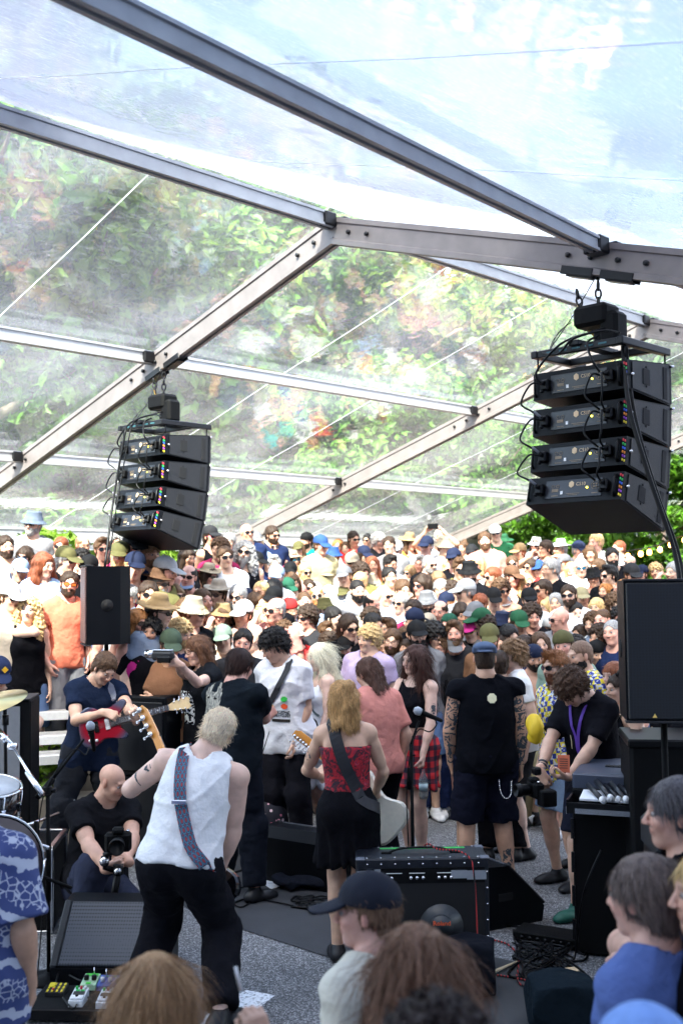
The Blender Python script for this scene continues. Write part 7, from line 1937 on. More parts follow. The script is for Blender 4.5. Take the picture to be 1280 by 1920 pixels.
for k in range(9):
    o = link('stud', sm, A_); o.location = (-aw / 2 + .06 + k * (aw - .12) / 8, -ad / 2 + .02, ah + .015); o = link('stud', sm, A_); o.location = (-aw / 2 + .06 + k * (aw - .12) / 8, ad / 2 - .02, ah + .015)
    o = link('stud', sm, A_); o.location = (-aw / 2 + .06 + k * (aw - .12) / 8, -ad / 2 - .001, ah - .015); o.rotation_euler = (R(90), 0, 0)
    for s_ in (-1, 1):
        if k < 7: o = link('stud', sm, A_); o.location = (s_ * (aw / 2 - .012), -ad / 2 - .001, .06 + k * .09); o.rotation_euler = (R(90), 0, 0)
MB().tube(lerp_pts([(-.19, -.02, ah + .018), (-.1, -.02, ah + .045), (.1, -.02, ah + .045), (.19, -.02, ah + .018)], 12), .012, 8, flat=.5).box((-.2, -.02, ah + .018), (.06, .03, .012), bev=.004).box((.2, -.02, ah + .018), (.06, .03, .012), bev=.004).build('handle', M_blackrough, A_)
MB().box((.02, .09, ah + .0165), (.50, .022, .003)).build('green_tape', plain('green_tape', (.05, .55, .10), rough=.5), A_)
MB().cyl((.10, -ad / 2 + .0, .30), .125, .03, 28, 'y').cyl((.10, -ad / 2 - .02, .30), .068, .03, 24, 'y').build('speaker_magnet', plain('magnet', (.018, .022, .026), rough=.35, spec=.6), A_)
t = link('printed_word', text_curve('Roland', .036, plain('red_print', (.75, .12, .04)), .0008, .0006), A_); t.location = (.10, -ad / 2 - .037, .325); t.rotation_euler = (R(90), 0, 0)
def barber():
    def bld(nt, b):
        uv = N(nt, 'ShaderNodeTexCoord'); w_ = N(nt, 'ShaderNodeTexWave', Scale=18.); nt.links.new(uv.outputs['Object'], w_.inputs[0]); r = N(nt, 'ShaderNodeValToRGB'); r.color_ramp.interpolation = 'CONSTANT'; r.color_ramp.elements[0].color = (.012, .01, .012, 1); r.color_ramp.elements[1].position = .6; r.color_ramp.elements[1].color = (.5, .03, .03, 1); nt.links.new(w_.outputs[0], r.inputs[0]); nt.links.new(r.outputs[0], b.inputs['Base Color'])
    return decal_mat('braided_cord', bld)
M_cord = barber()
e = empty('instrument_cable', (0, 0, 0), 0, 'black and red braided cable looped over the amplifier handle and across the floor', 'cable')
ya = A_.location.y
cable('cable', [W(800, 1590, ya + .02), W(796, 1585, ya), W(805, 1583, ya - .0), W(820, 1592, ya - .05), W(860, 1596, ya - .1), W(882, 1612, ya - .155), W(889, 1650, ya - .17), W(893, 1720, ya - .18), W(896, 1770, ya - .19)], .005, M_cord, e)
cable('cable', [G(920, 1762, .01), G(950, 1770, .01), G(972, 1795, .01), G(970, 1840, .015), G(1005, 1856, .015), G(985, 1838, .015), G(930, 1828, .015)], .005, M_cord, e)
e = empty('floor_cables', (0, 0, 0), 0, 'tangle of black cables on the asphalt between the amplifier and the rack', 'cables')
rr = random.Random(5)
for k in range(13):
    a = [G(rr.uniform(930, 1090), rr.uniform(1735, 1800), .012)]
    for q in range(5): a.append(G(rr.uniform(960, 1100), rr.uniform(1740, 1835), .012 + .006 * (k % 3)))
    cable('cable', a, rr.choice([.006, .0075, .005]), M_black, e)
e = empty('floor_cables', (0, 0, 0), 0, 'coiled black cable on the stage mat beside the towel', 'cables')
cable('cable', [G(545, 1700, .015), G(600, 1702, .015), G(560, 1680, .015), G(550, 1690, .02), G(620, 1685, .02), G(590, 1712, .02), G(575, 1698, .02), G(600, 1680, .02), G(640, 1690, .02)], .007, M_black, e)
for k in range(4): cable('cable', [G(585 + rr.uniform(-45, 30) * math.cos(t) + 0, 1692 + rr.uniform(6, 13) * math.sin(t), .02) for t in [q * .8 for q in range(9)]], .006, M_black, e)
e = empty('floor_cables', (0, 0, 0), 0, 'thin black cable winding along the left part of the stage mat', 'cables')
cable('cable', [G(430, 1668, .015), G(470, 1662, .015), G(484, 1678, .015), G(455, 1700, .015), G(440, 1693, .015), G(470, 1684, .015), G(510, 1690, .015), G(550, 1698, .015)], .006, M_black, e)
cable('cable', [G(392, 1790, .02), G(398, 1840, .02), G(402, 1900, .02), G(410, 1925, .02)], .007, M_black, e)
cable('cable', [G(380, 1830, .02), G(415, 1860, .02), G(440, 1905, .02), G(450, 1925, .02)], .007, M_black, e)
e = empty('floor_cables', (0, 0, 0), 0, 'black cables lying around the microphone stand and drum hardware at left', 'cables')
for k in range(9):
    a = [G(rr.uniform(40, 160), rr.uniform(1560, 1660), .012)]
    for q in range(4): a.append(G(rr.uniform(30, 200), rr.uniform(1545, 1670), .012 + .005 * (k % 3)))
    cable('cable', a, .006, M_black, e)
cable('cable', [W(140, 1500, 8.2), G(142, 1560, .02), G(135, 1590, .02), G(150, 1605, .02)], .006, M_grey, e)
# microphone stands
def mic_head(m, c, d, r=.026, mi=0, mi2=1):
    c, d = Vector(c), Vector(d).normalized(); q = Vector((0, 0, 1)).rotation_difference(d).to_matrix()
    m.lathe([(0, .028), (r * .6, .024), (r, .008), (r, -.006), (r * .85, -.02)], c, 16, mi, q); m.lathe([(r * .9, -.02), (r * .8, -.03), (.017, -.04), (.012, -.16), (.006, -.17)], c, 14, mi2, q)
M_mesh = perf('mic_mesh', (.42, .45, .50), 420., (.15, .16, .18))
def tripod(e, c, h0, legs=.32, a0=0.):
    for k in range(3):
        a = a0 + k * 2.094; d = Vector((math.cos(a), math.sin(a), 0)); l = MB().tube([Vector(c) + Vector((0, 0, .11)), Vector(c) + d * legs + Vector((0, 0, .02))], .009, 6).tube([Vector(c) + d * (legs - .03) + Vector((0, 0, .02)), Vector(c) + d * (legs + .015) + Vector((0, 0, .016))], .015, 6); l.build('leg', M_blackrough, e)
    MB().lathe([(.0, .05), (.03, .06), (.035, .12), (.02, .17), (0, .175)], c, 12).build('hub', M_blackrough, e)
def mic_thing(lab, tip, d, grp='microphones on stands'):
    m = MB(); mic_head(m, tip, d); e = m.build('microphone', [M_mesh, M_blackrough]); tag(e, lab, 'microphone', grp); return e
p = G(92, 1838); e = empty('microphone_stand', (0, 0, 0), 0, 'tall black microphone stand with boom arm in front of the left guitarist', 'microphone stand', 'microphone stands')
b0 = W(90, 1482, p.y); MB().tube([p + Vector((0, 0, .02)), b0], .012, 10).tube([W(91, 1690, p.y), W(91, 1560, p.y)], .017, 10).build('pole', M_blackrough, e)
MB().lathe([(.13, 0), (.13, .02), (.03, .035), (.02, .05)], p, 20).build('base', M_blackrough, e)
tip = W(170, 1361, p.y + .1); MB().tube([W(70, 1496, p.y), W(158, 1386, p.y + .1)], [.014, .007], 8).tube([W(70, 1496, p.y), W(100, 1460, p.y)], .017, 8).build('boom', M_blackrough, e); MB().box(b0, (.05, .04, .06), bev=.01).cyl(b0 + Vector((.03, 0, 0)), .014, .03, 10, 'x').build('clamp', M_darksteel, e)
mic_thing('silver headed microphone on the left boom stand', tip, (-.05, -.35, .9)); cable('microphone_cable', [W(168, 1400, p.y + .1), W(160, 1415, p.y + .05), W(140, 1405, p.y), W(110, 1440, p.y), W(80, 1500, p.y - .03), W(72, 1600, p.y - .03), W(80, 1700, p.y), G(70, 1840, .02)], .004, M_black, e)
p = G(768, 1636) ; Yp = 6.75; p = XY(768, Yp); e = empty('microphone_stand', (0, 0, 0), 0, 'straight black microphone stand behind the guitar amplifier', 'microphone stand', 'microphone stands')
b0 = W(770, 1395, Yp); MB().tube([p + Vector((0, 0, .1)), b0], .011, 10).tube([W(768, 1480, Yp), W(768, 1440, Yp)], .015, 10).tube([b0, W(785, 1352, Yp)], .007, 8).tube([W(768, 1417, Yp), W(778, 1416, Yp)], .006, 6).build('pole', M_blackrough, e); tripod(e, (p.x, p.y, 0), 0, .3, .5)
mic_thing('microphone tilted left on the stand behind the amplifier', W(783, 1333, Yp - .02), (-.95, -.2, .42)); cable('microphone_cable', [W(812, 1346, Yp), W(818, 1358, Yp), W(805, 1372, Yp), W(785, 1368, Yp), W(772, 1400, Yp - .02), W(762, 1480, Yp - .02), W(766, 1600, Yp - .02)], .004, M_black, e)
p = G(498, 1645); e = empty('microphone_stand', (0, 0, 0), 0, 'tripod microphone stand without microphone beside the water bottles', 'microphone stand', 'microphone stands')
MB().tube([p + Vector((0, 0, .1)), W(489, 1420, p.y)], .010, 10).tube([W(491, 1560, p.y), W(490, 1500, p.y)], .015, 10).build('pole', M_blackrough, e); tripod(e, (p.x, p.y, 0), 0, .34, -.9)
cable('microphone_cable', [W(488, 1425, p.y), W(496, 1400, 8.0), W(505, 1372, 8.3)], .004, M_black, e)
hd_ = singer.wpos(singer.P.hand[1][0] + singer.P.hand[1][1] * .07 + singer.P.hand[1][2] * .03); mic_thing('microphone in the raised hand of the singer in the wolf shirt', hd_ + Vector((-.02, -.02, .06)), (-.3, -.1, .9))
# drums, cymbal and cases at far left
p = W(-14, 1316, 6.6); e = empty('cymbal', (0, 0, 0), 0, 'brass cymbal on a stand at the far left edge', 'cymbal')
Mt = Matrix.Rotation(R(-12), 3, 'Y') @ Matrix.Rotation(R(14), 3, 'X'); MB().lathe([(.0, .03), (.03, .026), (.05, .008), (.21, -.01), (.21, -.013), (.04, .003), (0, .02)], p, 32, 0, Mt).build('plate', plain('brass', (.55, .45, .22), rough=.3, metal=1., nscale=3.), e)
MB().tube([W(10, 1330, 6.6), G(14, 1720, .0)], .011, 8).cyl(W(11, 1350, 6.6), .02, .06, 8).build('stand', M_darksteel, e)
e = empty('drum_hardware', (0, 0, 0), 0, 'chrome boom arm and clamps of the drum kit at the left', 'drum stand')
MB().tube([W(-5, 1365, 6.4), W(28, 1402, 6.3)], .012, 8).tube([W(25, 1400, 6.3), W(78, 1488, 6.1)], .009, 8).tube([W(52, 1448, 6.2), W(80, 1490, 6.1)], .017, 8).cyl(W(24, 1400, 6.3), .022, .05, 10, 'x').cyl(W(10, 1385, 6.35), .02, .05, 10, 'y').build('boom_arm', M_chrome, e)
for a, b in (((-10, 1555, 6.3), (92, 1590, 6.1)), ((20, 1560, 6.5), (110, 1525, 6.9)), ((36, 1600, 6.2), (78, 1650, 6.0)), ((0, 1550, 6.4), (40, 1535, 6.6))): MB().tube([W(*a), W(*b)], .011, 8).build('tube', M_steel, e)
for a, b in (((68, 1540, 6.3), (70, 1665, 6.3)), ((55, 1560, 6.2), (52, 1680, 6.2))): MB().tube([W(*a), W(*b)], .013, 8).build('tube', M_blackrough, e)
for k in range(3): MB().tube([W(70, 1640, 6.3), W((20, 135, 60)[k], (1672, 1665, 1700)[k], (6.3, 6.35, 6.0)[k])], .010, 6).build('leg', M_blackrough, e)
def drum(lab, c, r, h, tilt, shell, head):
    e = empty('drum', c, 0, lab, 'drum', 'drums of the kit'); e.rotation_euler = tilt
    MB().cyl((0, 0, 0), r, h, 36).build('shell', shell, e)
    MB().cyl((0, 0, h / 2 + .004), r - .008, .006, 36).build('drumhead', head, e)
    for s_ in (-1, 1): MB().tube([(math.cos(a) * (r + .006), math.sin(a) * (r + .006), s_ * h / 2) for a in [2 * math.pi * k / 36 for k in range(37)]], .008, 6).build('hoop', M_chrome, e)
    for k in range(8): a = k * .785; MB().box((math.cos(a) * (r + .012), math.sin(a) * (r + .012), 0), (.02, .03, .05), rotz(a), bev=.004).tube([(math.cos(a) * (r + .016), math.sin(a) * (r + .016), -h / 2), (math.cos(a) * (r + .016), math.sin(a) * (r + .016), h / 2)], .004, 6).build('lug', M_chrome, e)
    return e
M_dh = plain('drum_skin', (.55, .57, .6), rough=.4); M_sh = plain('drum_shell', (.010, .010, .014), rough=.15, coat=.5)
drum('black tom drum with chrome hoop at the far left', W(-22, 1505, 6.2), .17, .20, (R(10), R(8), 0), M_sh, M_dh); drum('black bass drum with chrome hoop low at the left edge', W(-30, 1625, 5.9), .26, .36, (R(80), 0, R(35)), M_sh, plain('kick_head', (.03, .02, .025), rough=.3))
e = empty('amplifier_cabinet', XY(8, 7.6, .55), R(6), 'grey fronted amplifier cabinet standing on a flight case at the left edge', 'amplifier'); MB().box((0, 0, .46), (.44, .36, .92), bev=.012).build('cabinet', M_blackrough, e); MB().box((-.02, -.186, .46), (.34, .012, .84)).build('cloth_front', plain('grey_cloth', (.22, .23, .25), rough=.9, bump=.5, bscale=300.), e); MB().box((0, -.02, .927), (.44, .36, .012), bev=.003).build('top_panel', M_side, e)
e = empty('flight_case', XY(28, 7.4), R(4), 'black flight case with aluminium edges under the grey amplifier cabinet', 'flight case'); MB().box((0, 0, .27), (.60, .5, .54)).build('panel', M_blackrough, e)
for s_ in (-1, 1):
    for z_ in (.01, .54): MB().box((0, s_ * .25, z_), (.62, .035, .035), bev=.004).build('edge', M_steel, e); MB().box((s_ * .3, 0, z_), (.035, .52, .035), bev=.004).build('edge', M_steel, e)
    for t_ in (-1, 1): MB().box((s_ * .3, t_ * .25, .275), (.036, .036, .54), bev=.004).build('edge', M_steel, e)
MB().box((.12, -.256, .30), (.14, .012, .11), bev=.01).build('latch', M_steel, e)
# pedals
p0 = G(160, 1895); PB = empty('pedal_board', (p0.x, p0.y, 0), R(-3), 'low black pedal board on the asphalt at the lower left', 'pedal board'); MB().box((0, .02, .035), (.56, .36, .05), bev=.006).build('board', M_blackrough, PB); MB().box((0, -.175, .045), (.56, .02, .05)).build('front_rail', M_black, PB)
def pedal(px, py, w, d, hgt, colr, lab, kind, rz=-.05):
    p = G(px, py, .06); e = empty('effect_pedal', (p.x, p.y, .0605), rz, lab, 'effects pedal', 'effects pedals on the board'); m_ = plain('pedal_' + kind, colr, rough=.35, nscale=30.)
    MB().prism([(-d / 2, 0), (d / 2, 0), (d / 2, hgt), (-d / 2, hgt * .55)], (0, 1, 0), (0, 0, 1), (w, 0, 0), (-w / 2, 0, 0)).build('housing', m_, e)
    sl = math.atan2(hgt * .45, d); c = Vector((0, 0, hgt * .775)); Rm = Matrix.Rotation(sl, 3, 'X'); q = lambda x_, y_, z_=.004: c + Rm @ Vector((x_, y_, z_))
    if kind in ('white_a', 'white_b'):
        MB().box(q(0, d * .05), (w * .8, d * .22, .003), Rm).build('display', M_plate, e); MB().box(q(0, -d * .3, .006), (w * .9, d * .28, .012), Rm, bev=.003).build('footswitch', m_, e); MB().cyl(q(0, -d * .26, .014), .008, .008, 10).build('screw', M_black, e)
        for k in range(3): MB().cyl(q(-w * .3 + k * w * .3, d * .4, .008), .007, .014, 10).build('knob', [TIE[1], TIE[0], M_whitep][k], e)
        if kind == 'white_a': MB().box(q(-.012, d * .24), (.02, .014, .003), Rm).box(q(.014, d * .24), (.02, .014, .003), Rm).build('green_label', TIE[1], e)
    elif kind == 'green':
        for s_ in (-1, 1): MB().cyl(q(s_ * w * .25, 0, .012), .014, .022, 14).build('knob', M_black, e)
        MB().box(q(0, d * .35), (w * .8, d * .2, .003), Rm).box(q(0, -d * .38), (w * .3, d * .15, .003), Rm).build('green_label', plain('bright_green', (.08, .6, .06)), e); MB().cyl(q(.01, d * .42, .02), .004, .04, 8).build('switch', M_chrome, e)
    elif kind == 'blue':
        for k in range(3): MB().cyl(q((k - 1) * w * .32, -d * .1, .012), .011, .022, 12).build('knob', M_whitep, e)
        for k in range(5): MB().box(q(-w * .4 + k * w * .18, d * .12 + (k % 2) * .02), (.016, .010, .003), Rm).build('green_label', TIE[1], e)
        for k in range(2): MB().cyl(q(-.03 + k * .08, d * .3, .025), .004, .045, 8).build('switch', M_chrome, e)
    else:
        for k in range(12): MB().box(q(-w * .4 + (k % 4) * w * .26, -d * .35 + (k // 4) * d * .33), (.010, .022, .003), Rm).build('yellow_mark', TIE[5], e)
        MB().box(q(-w * .3, d * .2, .006), (w * .3, d * .4, .008), Rm, bev=.002).build('yellow_block', TIE[5], e); MB().cyl(q(-.01, -d * .3, .01), .006, .01, 8).build('knob', TIE[0], e)
pedal(148, 1880, .075, .125, .055, (.72, .74, .76), 'white effects pedal with two small green labels', 'white_a'); pedal(199, 1883, .075, .125, .055, (.70, .73, .78), 'white effects pedal without green labels', 'white_b'); pedal(170, 1850, .085, .11, .05, (.42, .62, .40), 'pale green effects pedal with two black knobs', 'green'); pedal(208, 1852, .13, .10, .05, (.02, .10, .42), 'blue effects pedal with white knobs', 'blue'); pedal(107, 1862, .10, .10, .035, (.02, .02, .02), 'black effects pedal dotted with yellow marks', 'yellow_dots')
e = empty('patch_cables', (0, 0, 0), 0, 'short black patch cables between the effects pedals', 'cables')
for a in ([(118, 1870), (130, 1885), (140, 1890), (146, 1878)], [(160, 1862), (175, 1880), (190, 1878)], [(105, 1845), (110, 1825), (120, 1815)], [(130, 1828), (150, 1838), (165, 1840)]): cable('cable', [G(x, y, .075) for x, y in a], .005, M_black, e)
# rack with drawer of microphones at the right
p = G(1118, 1805); RK = empty('equipment_rack', (p.x + .28, p.y + .30, 0), R(-20), 'tall black equipment rack with a grey lid at the right, a drawer pulled open', 'rack')
MB().box((0, 0, .50), (.60, .56, .98), bev=.01).build('cabinet', M_blackrough, RK); MB().box((.02, .05, 1.03), (.64, .62, .10), bev=.012).build('lid', plain('grey_lid', (.04, .05, .08), rough=.45, spec=.6), RK)
MB().box((0.03, .02, 1.084), (.32, .05, .006)).build('vent', M_deep, RK)
for k in range(10): MB().box((-.11 + k * .03, .02, 1.089), (.006, .05, .004)).build('vent_slat', M_side, RK)
MB().box((0, -.36, .90), (.58, .28, .02)).box((0, -.50, .92), (.60, .015, .06)).box((-.295, -.36, .93), (.012, .28, .07)).build('drawer', M_black, RK); MB().box((-.303, -.34, .90), (.006, .30, .04)).box((0, -.51, .905), (.5, .006, .03)).build('drawer_rail', M_steel, RK)
MB().box((-.02, -.33, .975), (.42, .26, .012), Matrix.Rotation(.1, 3, 'X')).build('paper', plain('white_paper', (.78, .79, .82), rough=.8), RK)
for k in range(4): MB().box((-.3, -.28, .15 + .2 * k), (.02, .02, .12)).build('rack_hinge', M_darksteel, RK)
Mz = RK.matrix_basis.copy() if False else (Matrix.Translation(RK.location) @ Matrix.Rotation(R(-20), 4, 'Z'))
for k in range(8):
    a = Mz @ Vector((-.20 + k * .045, -.30 + .035 * (k % 3), 1.02 + .018 * (k % 2))); b = Mz @ Vector((-.10 + k * .045, -.47 + .02 * (k % 3), .975 + .012 * (k % 2)))
    m = MB(); m.tube([a, b], [.015, .017], 10, 0); m.tube([b, b + (b - a).normalized() * .035], .0185, 10, 1); o = m.build('handheld_microphone', [M_plate, M_whitep])
    tag(o, 'black wireless microphone in the rack drawer, %s from the left of the eight' % ('first second third fourth fifth sixth seventh eighth'.split()[k]), 'microphone', 'microphones in the drawer')
a = Mz @ Vector((.16, -.34, 1.0)); e = MB().tube([a, a + Vector((.05, 0, .28))], [.006, .003], 6).build('antenna', M_black, RK); e.parent = None; tag(e, 'thin black aerial standing up beside the drawer of microphones', 'aerial')
e = empty('rack_device', Mz @ Vector((.24, -.20, 1.09)), R(-20), 'small grey network box lying on a cream tape block on the rack lid', 'device'); MB().box((0, 0, .05), (.14, .10, .04), bev=.003).build('housing', M_side, e); MB().box((-.02, 0, .015), (.10, .09, .03)).build('tape_block', plain('cream_block', (.72, .70, .52)), e)
for k in range(3): MB().box((-.045 + k * .03, -.0515, .05), (.02, .003, .016)).build('port', M_deep, e)
e = empty('cable_loom', (0, 0, 0), 0, 'black cables and a grey pad hanging on the right side of the rack', 'cables')
for k in range(7): cable('cable', [Mz @ Vector((.26 + .02 * k, -.28, 1.0 - .01 * k)), Mz @ Vector((.20 + .03 * k, -.42, .86)), Mz @ Vector((.18 + .03 * k, -.42, .6 - .03 * k)), Mz @ Vector((.30 + .02 * k, -.36, .4))], .008, M_black, e)
MB().box(Mz @ Vector((.22, -.40, .86)), (.05, .03, .26), rotz(R(-20)), bev=.012).build('grey_pad', plain('grey_pad', (.45, .46, .48)), e)
cable('long_cable', [Mz @ Vector((-.1, -.55, .7)), Mz @ Vector((-.2, -.6, .45)), G(1078, 1790, .02), G(1060, 1830, .02)], .006, M_black, e)
p = XY(1262, 6.3); e = empty('equipment_rack', (p.x, p.y + .2, 0), R(-8), 'black covered rack under the right loudspeaker', 'rack'); MB().box((0, 0, .66), (.5, .5, 1.3), bev=.02).build('cabinet', M_blackrough, e); MB().box((0, 0, 1.32), (.52, .52, .05), bev=.01).build('lid', M_black, e)
p = XY(1292, 4.9); e = empty('equipment_case', (p.x, p.y, 0), R(-4), 'rounded black case standing at the right edge behind the grey haired man', 'case'); MB().box((0, 0, .55), (.40, .40, 1.1), bev=.03).build('body', M_black, e); MB().box((0, 0, 1.12), (.42, .42, .16), bev=.03).build('lid', M_side, e)
# small things on the floor
def bottle(px, py, lab, capc, lying=False):
    p = G(px, py); e = empty('water_bottle', p, 0, lab, 'bottle', 'water bottles by the microphone stand'); Mw = cached('bottlem', lambda: bottle_mat())
    MB().lathe([(.0, .003), (.032, .004), (.034, .03), (.031, .09), (.034, .14), (.028, .17), (.012, .205), (.012, .215)], n=18).build('bottle_body', Mw, e); MB().lathe([(.015, .212), (.015, .232), (0, .234)], n=12).build('bottle_cap', capc, e); MB().lathe([(.0345, .07), (.0345, .12)], n=18).build('label_band', plain('pale_label', (.45, .6, .65), rough=.4), e)
    if lying: e.rotation_euler = (R(90), 0, R(60)); e.location.z = .036
def bottle_mat():
    m, nt, b = nodes_mat('bottle_plastic'); b.inputs['Base Color'].default_value = (.72, .85, .88, 1); b.inputs['Roughness'].default_value = .08; b.inputs['Transmission Weight'].default_value = .8; b.inputs['IOR'].default_value = 1.2; return m
bottle(472, 1630, 'clear water bottle with blue cap left of the microphone stand', TIE[2]); bottle(502, 1632, 'clear water bottle with red cap right of the microphone stand', TIE[0]); bottle(452, 1606, 'clear water bottle lying on its side by the singers foot', TIE[2], True)
pb = plaid.wpos(plaid.P.hand[1][0] + plaid.P.hand[1][1] * .13); e = empty('water_bottle', pb - Vector((0, 0, .20)), 0, 'clear water bottle hanging from the hand of the woman with the plaid shirt', 'bottle'); MB().lathe([(.0, .003), (.032, .004), (.034, .03), (.031, .09), (.034, .14), (.028, .17), (.012, .205), (.012, .225), (0, .226)], n=18).build('bottle_body', cached('bottlem', lambda: bottle_mat()), e); MB().lathe([(.0345, .07), (.0345, .12)], n=18).build('label_band', plain('pale_label', (.45, .6, .65), rough=.4), e)
# the bear faced bag at her waist
e = empty('belt_bag', plaid.wpos(plaid.P.bp(-.03, -.24, 1.07)), plaid.rz, 'brown plush bear shaped belt bag at the waist of the plaid shirt woman', 'bag'); F = Field(axis(-.16, .16, .008), axis(-.1, .1, .008), axis(-.11, .13, .008)); F.put(Pell((0, 0, 0), (.12, .055, .07), None, .02)); F.put(Pell((-.07, 0, .06), (.03, .02, .03), None, .01)); F.put(Pell((.07, 0, .06), (.03, .02, .03), None, .01)); F.put(Pell((-.03, -.05, -.02), (.04, .03, .03), None, .01)); V, Q = F.mesh(); link('bag_body', mesh_np('bag_body', V, Q, M_cloth), e, (.16, .075, .04))
MB().lathe([(0, -.01), (.014, 0), (0, .01)], (-.03, -.082, -.012), 10).lathe([(0, -.006), (.007, 0), (0, .006)], (.025, -.054, .018), 8).lathe([(0, -.006), (.007, 0), (0, .006)], (-.075, -.05, .018), 8).build('button_face', M_black, e); link('muzzle', MB().lathe([(0, -.022), (.022, -.014), (.03, 0), (.022, .014), (0, .022)], (-.03, -.062, -.022), 14).mesh('muzzle', plain('pale_plush', (.55, .42, .28))), e)
gpoly('paper_tmp', [(476, 1645), (543, 1641), (560, 1651), (508, 1667)], .012, plain('white_paper', (.78, .79, .82), rough=.8), None); o = [x for x in sc.objects if x.name == 'paper_tmp'][0]; o.name = 'set_list'; tag(o, 'white set list sheet lying on the stage mat beside the tripod', 'paper')
if 'kind' in o.keys(): del o['kind']
m = MB()
for k in range(9): p = G(508 + (k % 3) * 12, 1648 + k * 1.3, .0125); m.box(p, (.05, .006, .0006))
link('handwriting', m.mesh('handwriting', plain('ink_line', (.08, .08, .12))), o)
for pix, lab in (([(632, 1750), (650, 1748), (652, 1768), (636, 1770)], 'white sheet of paper under the guitarists shoe'), ([(136, 1528), (166, 1520), (170, 1545), (140, 1552)], 'white set list sheet on the ground behind the left guitarist')):
    P4 = [G(x, y, .014) for x, y in pix]; o = MB().add(P4, [(0, 1, 2, 3)]).build('set_list', plain('white_paper', (.78, .79, .82), rough=.8)); tag(o, lab, 'paper')
def soft(name, c, r, col, lab, cat, amp=.02, fr=18, seed=1, mat=None, rz=0., box=False):
    F = Field(axis(-r[0] - .06, r[0] + .06, .009), axis(-r[1] - .06, r[1] + .06, .009), axis(-.02, r[2] * 2 + .06, .009)); 
    if box: F.F[:] = -1; F.cut(lambda P: np.maximum(np.maximum(np.abs(P[0]) - r[0], np.abs(P[1]) - r[1]), np.abs(P[2] - r[2]) - r[2]) + .35 * np.maximum(np.abs(P[0]) / r[0] + np.abs(P[1]) / r[1] + np.abs(P[2] - r[2]) / r[2] - 2.1, 0) * .2)
    else: F.put(Pell((0, 0, r[2]), r, None, .01))
    F.noise(amp, fr, seed); F.cut(lambda P: .004 - P[2] + 0 * P[0] + 0 * P[1]); V, Q = F.mesh(); o = link(name, mesh_np(name, V, Q, mat or M_cloth), None, col); o.location = c; o.rotation_euler = (0, 0, rz); tag(o, lab, cat); return o
p = G(578, 1665); soft('towel', (p.x, p.y, .008), (.26, .13, .045), (.012, .014, .022), 'crumpled dark towel on the stage mat in front of the floor monitor', 'towel', .025, 24)
def dots():
    def bld(nt, b):
        tc = N(nt, 'ShaderNodeTexCoord'); v = N(nt, 'ShaderNodeTexVoronoi', Scale=22.); nt.links.new(tc.outputs['Object'], v.inputs['Vector']); g_ = N(nt, 'ShaderNodeMath', operation='LESS_THAN'); g_.inputs[1].default_value = .26; nt.links.new(v.outputs['Distance'], g_.inputs[0])
        r = N(nt, 'ShaderNodeMixRGB'); nt.links.new(g_.outputs[0], r.inputs[0]); r.inputs[1].default_value = (.012, .012, .022, 1); m2 = N(nt, 'ShaderNodeMixRGB'); nt.links.new(v.outputs['Color'], m2.inputs[0]); m2.inputs[1].default_value = (.8, .7, .72, 1); m2.inputs[2].default_value = (.7, .12, .25, 1); nt.links.new(m2.outputs[0], r.inputs[2]); nt.links.new(r.outputs[0], b.inputs['Base Color'])
    return decal_mat('petal_print_cloth', bld)
p = G(507, 1612); e = empty('backpack', (p.x, p.y, 0), R(10), 'dark backpack printed with small pink and white petals behind the tripod stand', 'backpack'); b_ = soft('pack_body', (0, 0, 0), (.15, .11, .24), (.02, .02, .03), None, None, .015, 16, 2, dots()); b_.parent = e
MB().tube(lerp_pts([(-.05, -.02, .46), (0, -.02, .52), (.05, -.02, .46)], 10), .012, 6).build('loop', M_blackweb, e); MB().box((.03, -.125, .08), (.05, .02, .09), bev=.01).build('pink_tag', plain('hot_pink', (.8, .03, .22)), e)
p = G(880, 1900); soft('gig_bag', (p.x, p.y + .25, 0), (.17, .12, .15), (.007, .008, .012), 'black soft bag standing in front of the amplifier', 'bag', .012, 14, 4, box=True)
p = G(1052, 1960); soft('camera_bag', (p.x + .05, p.y + .25, 0), (.17, .14, .12), (.006, .011, .016), 'black padded bag on the floor in the lower right', 'bag', .012, 14, 6, box=True)
p = G(1110, 1765); 
a, b = G(925, 1822, .03), G(968, 1803, .014); o = MB().tube([a, b], [.009, .006], 10).lathe([(0, -.008), (.006, 0), (0, .008)], b, 8).build('drumstick', plain('maple_stick', (.68, .54, .34), rough=.5)); tag(o, 'pale wooden drumstick lying on the floor right of the amplifier', 'drumstick')
a = G(1060, 1832, .0); o = MB().box((a.x, a.y, .02), (.14, .06, .04), rotz(.3)).build('wood_offcut', plain('raw_wood', (.62, .46, .28))); tag(o, 'small pale wood block on the floor beside the rack', 'wood block')
a = G(1040, 1765); e = empty('stage_box', (a.x, a.y, 0), R(-28), 'low black rack unit lying on the asphalt among the cables', 'device'); MB().box((0, 0, .03), (.48, .20, .055), bev=.004).build('housing', M_blackrough, e)
for k in range(8): MB().cyl((-.18 + k * .05, -.102, .03), .012, .008, 10, 'y').build('socket', M_darksteel, e)
